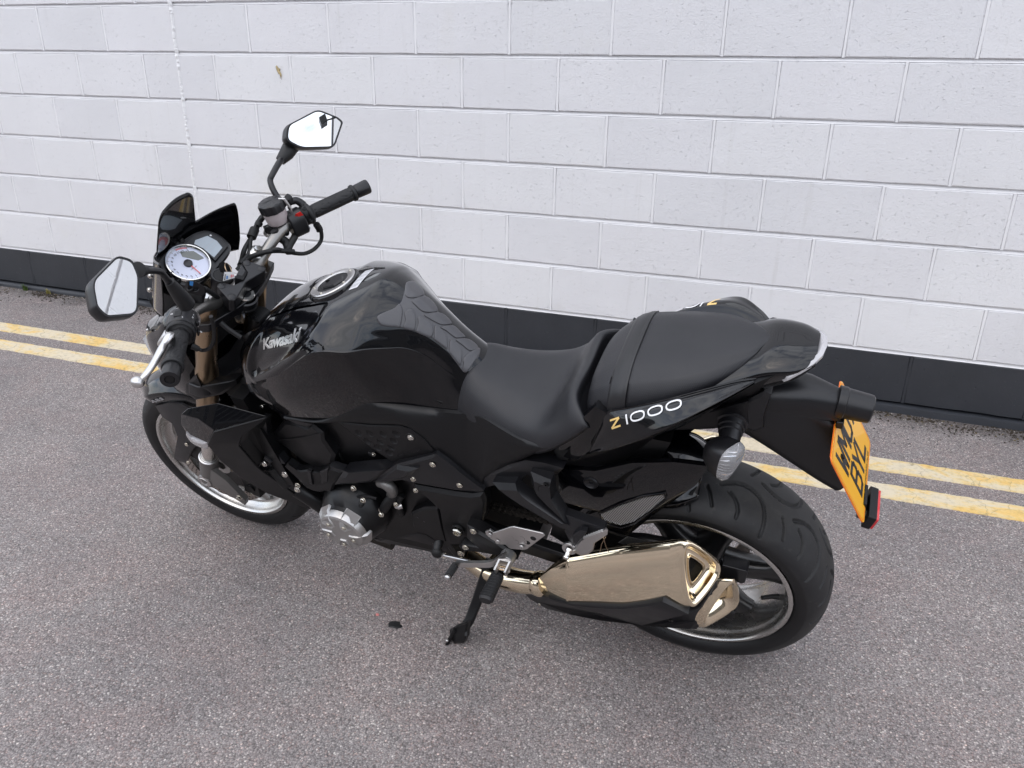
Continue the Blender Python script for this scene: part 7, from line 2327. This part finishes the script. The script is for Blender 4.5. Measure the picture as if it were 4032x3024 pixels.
# mirrors: shell, glass, stem and boot
def mirror_set(oc, gl_c, nrm, outline, stem, boot_i, sgn):
    nrm = V(nrm).normalized()
    pts = [V(p) for p in outline]
    c_ = sum(pts, V()) / len(pts)
    pts = catmull(pts, 64, True) if len(pts) > 30 else pts
    # flatten on to the glass plane
    pts = [p - nrm * (p - c_).dot(nrm) for p in pts]
    rnd_pts = []
    n = len(pts)
    for i in range(n):
        a_, b_, d_ = pts[i - 1], pts[i], pts[(i + 1) % n]
        e1_, e2_ = (a_ - b_), (d_ - b_)
        r_ = min(.016, e1_.length * .35, e2_.length * .35)
        p0, p1 = b_ + e1_.normalized() * r_, b_ + e2_.normalized() * r_
        for k in range(7):
            t__ = k / 6
            rnd_pts.append(p0 * (1 - t__) ** 2 + b_ * 2 * t__ * (1 - t__) + p1 * t__ ** 2)
    sc_ = lambda f, o: [c_ + (p - c_) * f + nrm * o for p in rnd_pts]
    shell = MB().loft([sc_(.90, -.001), sc_(.925, .0018), sc_(.985, .0022), sc_(1.0, -.001), sc_(1.01, -.012), sc_(.97, -.024), sc_(.80, -.036), sc_(.45, -.043)])
    glass = MB().loft([sc_(.915, -.002), sc_(.912, .0006)])
    # slightly convex glass
    gl = MB()
    gl.add(sc_(.912, .0012), [tuple(range(len(rnd_pts)))])
    return shell, gl, c_
sh, gl, mc = mirror_set(None, None, (-0.8715, -0.1853, 0.454), [(0.9528, 0.4538, 1.3032), (0.9698, 0.3728, 1.3027), (0.9632, 0.3548, 1.2828), (0.9484, 0.3684, 1.2599), (0.9155, 0.4319, 1.2226), (0.9207, 0.4836, 1.2537), (0.9305, 0.4849, 1.2731)], None, 0, 1)
mo = MB().tube([(1.035, 0.235, 1.0929), (1.0344, 0.245, 1.1207), (1.0276, 0.255, 1.1521), (1.0206, 0.265, 1.1827), (1.0167, 0.275, 1.2), (0.9975, 0.315, 1.2302), (0.9935, 0.33, 1.2405)], [.0075, .0075, .0072, .0068, .0068, .0070, .0085], 16, True, 50).build("mirror_stem", M_SATIN, bar)
MB().tube([(1.0375, 0.233, 1.0876), (1.031, 0.243, 1.1164), (1.0263, 0.253, 1.1476), (1.0229, 0.258, 1.1631)], [.0175, .0160, .0125, .0095], 22).build("stem_boot", M_RUBBER, mo)
MB().tube([(0.9854, 0.338, 1.2479), (0.9931, 0.325, 1.2373), (0.9979, 0.312, 1.2283)], [.0150, .0115, .008], 18).build("mirror_boot", M_RUBBER, mo)
so_ = sh.build("mirror_shell", M_SATIN, mo, 45)
gl.build("mirror_glass", M_MIRROR, so_, 80)
sh, gl, mc = mirror_set(None, None, (-0.874, 0.2098, 0.4384), [(1.137, -0.3572, 1.212), (1.1108, -0.4633, 1.2106), (1.0831, -0.5016, 1.1737), (1.074, -0.5073, 1.1583), (1.0712, -0.4362, 1.1187), (1.1103, -0.3494, 1.155), (1.1311, -0.3262, 1.1854)], None, 0, -1)
mo = MB().tube([(1.1321, -0.235, 1.0752), (1.1421, -0.24, 1.0892), (1.1514, -0.248, 1.1035), (1.1561, -0.256, 1.1124), (1.1542, -0.266, 1.1207), (1.1532, -0.3, 1.1342), (1.1556, -0.335, 1.1398), (1.1559, -0.37, 1.1498)], [.0078, .0078, .0076, .0076, .0076, .0080, .0085, .009], 16, True, 50).build("mirror_stem", M_SATIN, bar)
MB().tube([(1.161, -0.318, 1.1325), (1.1512, -0.34, 1.1433), (1.1518, -0.372, 1.1529), (1.1464, -0.382, 1.1561)], [.0125, .0185, .0215, .0200], 22).build("stem_boot", M_RUBBER, mo)
so_ = sh.build("mirror_shell", M_SATIN, mo, 45)
gl.build("mirror_glass", M_MIRROR, so_, 80)

# ---- far side: switch block, throttle, reservoir
GR0, GR1 = V((GL0.x, -GL0.y, GL0.z)), V((GL1.x, -GL1.y, GL1.z))
dR = (GR1 - GR0).normalized()
uR = (V((0, 0, 1)) - dR * dR.z).normalized()
wR = dR.cross(uR)
if wR.x < 0:
    wR = -wR
def sr(t__, u_, w_):
    return GR0 + dR * t__ + uR * u_ + wR * w_
def blockr(t0, t1, ru, rw, cu=0, cw=0, n=28):
    secs = []
    for t__, k in ((t0, .86), (t0 + .003, 1), (t1 - .003, 1), (t1, .9)):
        secs.append([sr(t__, cu + ru * k * math.copysign(abs(math.sin(a_)) ** .7, math.sin(a_)), cw + rw * k * math.copysign(abs(math.cos(a_)) ** .7, math.cos(a_))) for a_ in [2 * math.pi * q / n for q in range(n)]])
    return MB().loft(secs)
rbl = blockr(-.070, -.028, .0335, .0300, -.006, -.002).build("switch_block", M_SATIN, bar, 40, bevel=.0015)
blockr(-.030, -.013, .0235, .0235).build("throttle_housing", M_DARK, rbl, 40, bevel=.0015)
MB().lathe([(-.003, .0260), (0, .0285), (.004, .0285), (.008, .0255), (.010, .0215)], sr(-.012, 0, 0), dR, 36).build("grip_flange", M_RUBBER, bar, 45)
rs_ = [(1.071, -0.217, 1.0456), (1.0615, -0.226, 1.0481), (1.0622, -0.238, 1.0243), (1.0651, -0.238, 1.0189), (1.0724, -0.229, 1.0164), (1.0722, -0.226, 1.0233)]
MB().panel([V(q) + V((-.004, .012, .006)) for q in rs_], (.01, 0, -.014), .10, (-.002, .001, .002)).build("stop_switch", M_RED, rbl, 15)
st2 = [(1.0731, -0.222, 0.9996), (1.0648, -0.24, 0.9995), (1.0635, -0.244, 0.9947), (1.0645, -0.243, 0.9891), (1.073, -0.224, 0.9914)]
MB().panel([V(q) + V((-.004, .010, .004)) for q in st2], (.01, 0, -.01), .15, (-.002, .002, .001)).build("starter_button", simple("pale_grey_plastic", (.42, .44, .46), .4), rbl, 20)
tm = text_mb("C", .013, 0, 0, .0008)
place(tm, V((1.0737, -0.236, 1.0062)) + V((-.006, .014, .006)), V((1.0698, -0.242, 1.0075)) - V((1.0737, -0.236, 1.0062)), (.2, 0, 1)).build("switch_lettering", M_WHITE, rbl, 0)
for q in ((1.0564, -0.232, 1.052), (1.0605, -0.25, 1.0104)):
    bolt(V(q) + V((-.008, .012, .008)), (-.6, .5, .5), .0058, .004, M_DARK, rbl)
# brake master cylinder with the milky reservoir
rb = V((1.1129, -0.188, 1.0259))
rt_ = V((1.1174, -0.196, 1.0734))
ra_ = (rt_ - rb)
ra_ = V((.05, .05, 1)).normalized()
RH = .060
rb = V((1.1164, -0.192, 1.0309))
res = MB().lathe([(0, .012), (.001, .0245), (.006, .0275), (.030, .0295), (RH * .62, .0298)], rb, ra_, 40).build("brake_reservoir", M_RESV, bar, 40)
MB().lathe([(.003, .0001), (.003, .0240), (.022, .0262), (.022, .0001)], rb, ra_, 32).build("brake_fluid", M_FLUID, res, 30)
secs = []
for t__, r_ in ((RH * .60, .0280), (RH * .60, .0312), (RH * .62, .0325), (RH * .92, .0325), (RH * .97, .0312), (RH, .0280), (RH * 1.0, .002)):
    ring = []
    u_ = ra_.orthogonal().normalized()
    w_ = ra_.cross(u_)
    for k in range(72):
        aa = 2 * math.pi * k / 72
        kk = r_ * (1 + (.022 * math.copysign(1, math.sin(aa * 9)) if r_ > .0305 else 0))
        ring.append(rb + ra_ * t__ + (u_ * math.cos(aa) + w_ * math.sin(aa)) * kk)
    secs.append(ring)
lid = MB().loft(secs).build("reservoir_cap", M_SATIN, res, 30)
tm = text_mb("WARNING", .007, .0002, 0, 0, 'CENTER')
pd_ = V((-.5, -.8, 0)).normalized()
place(tm, rb + ra_ * (RH + .0004) - pd_.cross(ra_) * .004, pd_, ra_.cross(pd_)).build("cap_lettering", M_MATT, lid, 0)
m = MB().tube([rb + ra_ * (RH * 1.02) + V((-.018, -.013, 0)), rb + ra_ * (RH * .98) + V((-.029, -.019, 0)), rb + ra_ * (RH * .55) + V((-.033, -.023, 0)), rb + ra_ * (RH * .10) + V((-.030, -.021, 0))], [.003, .0042, .0042, .0035], 8)
m.build("cap_clamp", M_ALU, res)
bolt(rb + ra_ * (RH * .52) + V((-.030, -.021, 0)), (-.8, -.3, .2), .0048, .004, M_DARK, res)
MB().tube([rb - ra_ * .002, rb - ra_ * .018 + V((0, -.006, 0)), sr(-.088, -.004, .020)], [.012, .011, .013], 16).build("master_cylinder", M_DARK, bar)
MB().cyl(sr(-.125, -.006, .026), sr(-.070, -.004, .022), .0135, .0125, 22).build("master_body", M_DARK, bar, 30)
MB().prism([sr(-.098, .016, -.016), sr(-.076, .016, -.016), sr(-.076, .014, .030), sr(-.098, .014, .030)], uR * -.034).build("cylinder_clamp", M_DARK, bar, 0, bevel=.004)
bolt(sr(-.087, -.012, -.020), -wR, .0065, .006, M_DARK, bar)
for k, q in enumerate(((1.1365, -0.168, 1.0197), (1.144, -0.168, 1.0103))):
    MB().lathe([(-.006, .011), (0, .011), (.002, .009), (.003, .0001)], q, (-.3, .9, .2), 18).build("banjo_bolt", M_ALU if k else M_DARK, bar, 35)
MB().tube([(1.1082, -0.25, 1.0716), (1.1093, -0.24, 1.0702), (1.1082, -0.245, 1.0574)], [.010, .013, .012], 16).build("throttle_elbow_boot", M_VOID, bar)
MB().tube([(1.1097, -0.248, 1.0591), (1.0967, -0.258, 1.0572), (1.0853, -0.262, 1.0449), (1.0755, -0.256, 1.0302), (1.0705, -0.25, 1.0202)], [.0090, .0095, .0105, .0110, .0090], 16, True, 30).build("throttle_elbow", M_SATIN, bar)
# brake lever on the far side
lp2 = [sr(-.100, -.014, .030), sr(-.07, -.022, .050), sr(.02, -.030, .066), sr(.09, -.033, .068), sr(.125, -.033, .062)]
MB().tube(lp2, [.008, .0075, .0065, .0060, .0075], 14, True, 30).build("brake_lever", M_ALU, bar)
# cables and hoses
cab = [
 ("throttle_cable", ((1.1546, -0.2, 1.0494), (1.1673, -0.19, 1.0419), (1.1668, -0.16, 1.0318), (1.159, -0.12, 1.0166), (1.1481, -0.09, 1.0016), (1.1488, -0.05, 0.9942)), .0050, M_VOID),
 ("brake_hose", ((1.1494, -0.185, 1.0498), (1.1657, -0.175, 1.0335), (1.1689, -0.15, 1.0185), (1.1677, -0.1, 1.0038), (1.1726, -0.08, 0.982), (1.1645, -0.06, 0.9811)), .0062, M_VOID),
 ("hose_grip", ((1.1667, -0.155, 1.0278), (1.1635, -0.13, 1.0188)), .0120, M_VOID),
 ("hose_grip", ((1.1633, -0.176, 1.0366), (1.1656, -0.168, 1.0307)), .0095, M_VOID),
 ("switch_cable", ((1.0561, -0.265, 0.985), (1.0548, -0.262, 0.9638), (1.0589, -0.255, 0.9441), (1.0658, -0.23, 0.935), (1.0662, -0.19, 0.9456), (1.0728, -0.16, 0.9645), (1.0793, -0.13, 0.9906), (1.0858, -0.11, 1.004), (1.1652, -0.1, 0.9824)), .0052, M_VOID),
 ("cable_boot", ((1.0585, -0.258, 0.9924), (1.0593, -0.264, 0.9765), (1.0589, -0.264, 0.9694)), .0090, M_VOID),
 ("wiring_loom", ((1.0849, -0.15, 0.9733), (1.0859, -0.17, 0.982), (1.083, -0.19, 0.9913), (1.0902, -0.21, 0.9927)), .0090, M_VOID),
 ("wiring_loom", ((1.0623, -0.15, 0.9762), (1.0887, -0.11, 1.0004), (1.1208, -0.085, 1.0016), (1.1439, -0.07, 0.9928), (1.1576, -0.04, 0.9803)), .0062, M_VOID),
 ("wiring_loom", ((1.1115, -0.16, 1.0269), (1.1055, -0.165, 1.0039), (1.0966, -0.17, 0.9879), (1.0877, -0.16, 0.9738)), .0110, M_VOID),
 ("clutch_cable", ((1.1035, 0.12, 1.0423), (1.1143, 0.1, 1.0181), (1.1198, 0.085, 0.9954), (1.1258, 0.075, 0.9782)), .0060, M_VOID),
 ("clutch_cable", ((1.1002, 0.12, 0.9466), (1.084, 0.12, 0.9291), (1.0565, 0.12, 0.9092)), .0058, M_VOID),
 ("brake_hose", ((1.108, -0.01, 0.9201), (1.0987, 0, 0.9161), (1.0935, 0.02, 0.9149), (1.1019, 0.04, 0.9193)), .0055, M_VOID),
 ("frame_cable", ((1.1084, -0.075, 0.9588), (1.1173, -0.06, 0.9356), (1.1266, -0.04, 0.9155), (1.1351, -0.03, 0.9023)), .0075, M_SATIN),
]
for nm, pts, r_, mt_ in cab:
    MB().tube([*pts], r_, 10, True, 36).build(nm, mt_, bike)
MB().tube([(1.0864, -0.152, 0.9727), (1.0769, -0.152, 0.9738)], .0085, 12).build("cable_tie", M_VOID, bike)
# alarm / heated-grip control pod on the near bar
pod = MB().panel([(1.0917, 0.165, 1.0937), (1.0827, 0.15, 1.0841), (1.078, 0.135, 1.059), (1.0848, 0.138, 1.0397), (1.0911, 0.145, 1.0355), (1.107, 0.165, 1.0571)], (.02, 0, -.026), .12, (-.003, .002, .004)).build("control_pod", M_SATIN, bar, 20)
MB().panel([V(q) + V((-.005, .003, .006)) for q in ((1.088, 0.16, 1.0879), (1.0852, 0.155, 1.0824), (1.0896, 0.156, 1.0742), (1.0922, 0.161, 1.0794))], (.002, 0, -.003), .1, (0, 0, .0006)).build("pod_badge", M_BLUEPRINT, pod, 0)
m = MB()
for q in ((1.0997, 0.159, 1.0661), (1.0928, 0.151, 1.0579)):
    m.lathe([(0, .0065), (.0015, .0065), (.0022, .005), (.001, .0035), (0, .0001)], V(q) + V((-.005, .003, .006)), (-.3, .3, .9), 16)
m.build("pod_buttons", M_MATT, pod, 40)

# ---------------------------------------------------------------- key in the lock (a thing of its own)
key = thing("key", "black headed ignition key with a white paper tag in the motorcycle's lock", "key")
key.matrix_world = bike.matrix_world @ Matrix.Translation(ig)
def kl(p):
    return V(p) - ig
kh = [(1.1503, 0.012, 1.0324), (1.1427, 0.006, 1.0362), (1.1344, -0.004, 1.0194), (1.1333, -0.006, 1.0101), (1.1349, 0, 1.0032), (1.1424, 0.008, 1.0063), (1.1506, 0.014, 1.0162)]
ko = MB().prism([kl(q) + fd * .004 for q in kh], V((.004, .002, -.008))).build("key_head", M_VOID, key, 25, bevel=.002)
MB().cyl(fd * -.012, fd * .016 + V((0, -.006, 0)), .0032, None, 10).build("key_blade", M_ALU, key)
rg = []
for k in range(25):
    a_ = 2 * math.pi * k / 24
    c_ = kl((1.1293, 0.012, 1.0176))
    rg.append(c_ + V((-.006, .003, .006)) + V((.35, -.55, .1)).normalized() * .016 * math.cos(a_) + V((.1, .25, .95)).normalized() * .014 * math.sin(a_))
MB().tube(rg, .0012, 8).build("key_ring", M_GOLD, key)
tg0 = [(1.1215, 0.034, 1.0259), (1.1107, 0.016, 1.0153), (1.1125, 0.02, 1.0016), (1.1286, 0.042, 1.005)]
tg0 = [kl(q) + V((-.008, .004, .006)) for q in tg0]
tago = MB().prism(tg0, V((.001, 0, -.001))).build("paper_tag", M_WHITE, key, 0)
def tgp(a_, b_):
    return lerp(lerp(tg0[0], tg0[1], a_), lerp(tg0[3], tg0[2], a_), b_) + V((-.0010, .0006, .0008))
for mat_, x0_, x1_, y0_, y1_ in ((M_BLACKPRINT, .08, .17, .30, .98), (M_BLUEPRINT, .24, .40, .52, .90), (M_DIALRED, .64, .78, .42, .85), (M_DIALRED, .82, .92, .46, .80)):
    m = MB()
    n_ = 5
    for k in range(n_):
        a_, b_ = lerp(y0_, y1_, k / n_), lerp(y0_, y1_, (k + .78) / n_)
        m.add([tgp(x0_, a_), tgp(x1_, a_), tgp(x1_, b_), tgp(x0_, b_)], [(0, 1, 2, 3)])
    m.build("tag_print", mat_, tago, 0)
# ---------------------------------------------------------------- floodlight high on the wall (shows in the far mirror)
fl_ = thing("floodlight", "small floodlight on a bracket high on the white wall, seen in the upper mirror", "floodlight", (3.78, 0, 3.7))
MB().prism([(-.04, -.40, .03), (.04, -.40, .03), (.04, -.33, .05), (-.04, -.33, .05)], (0, -.01, -.08)).build("lamp_head", M_DARK, fl_, 0, bevel=.004)
MB().tube([(0, -.02, 0), (0, -.2, .0), (0, -.34, .0)], .008, 12).build("bracket", M_DARK, fl_)
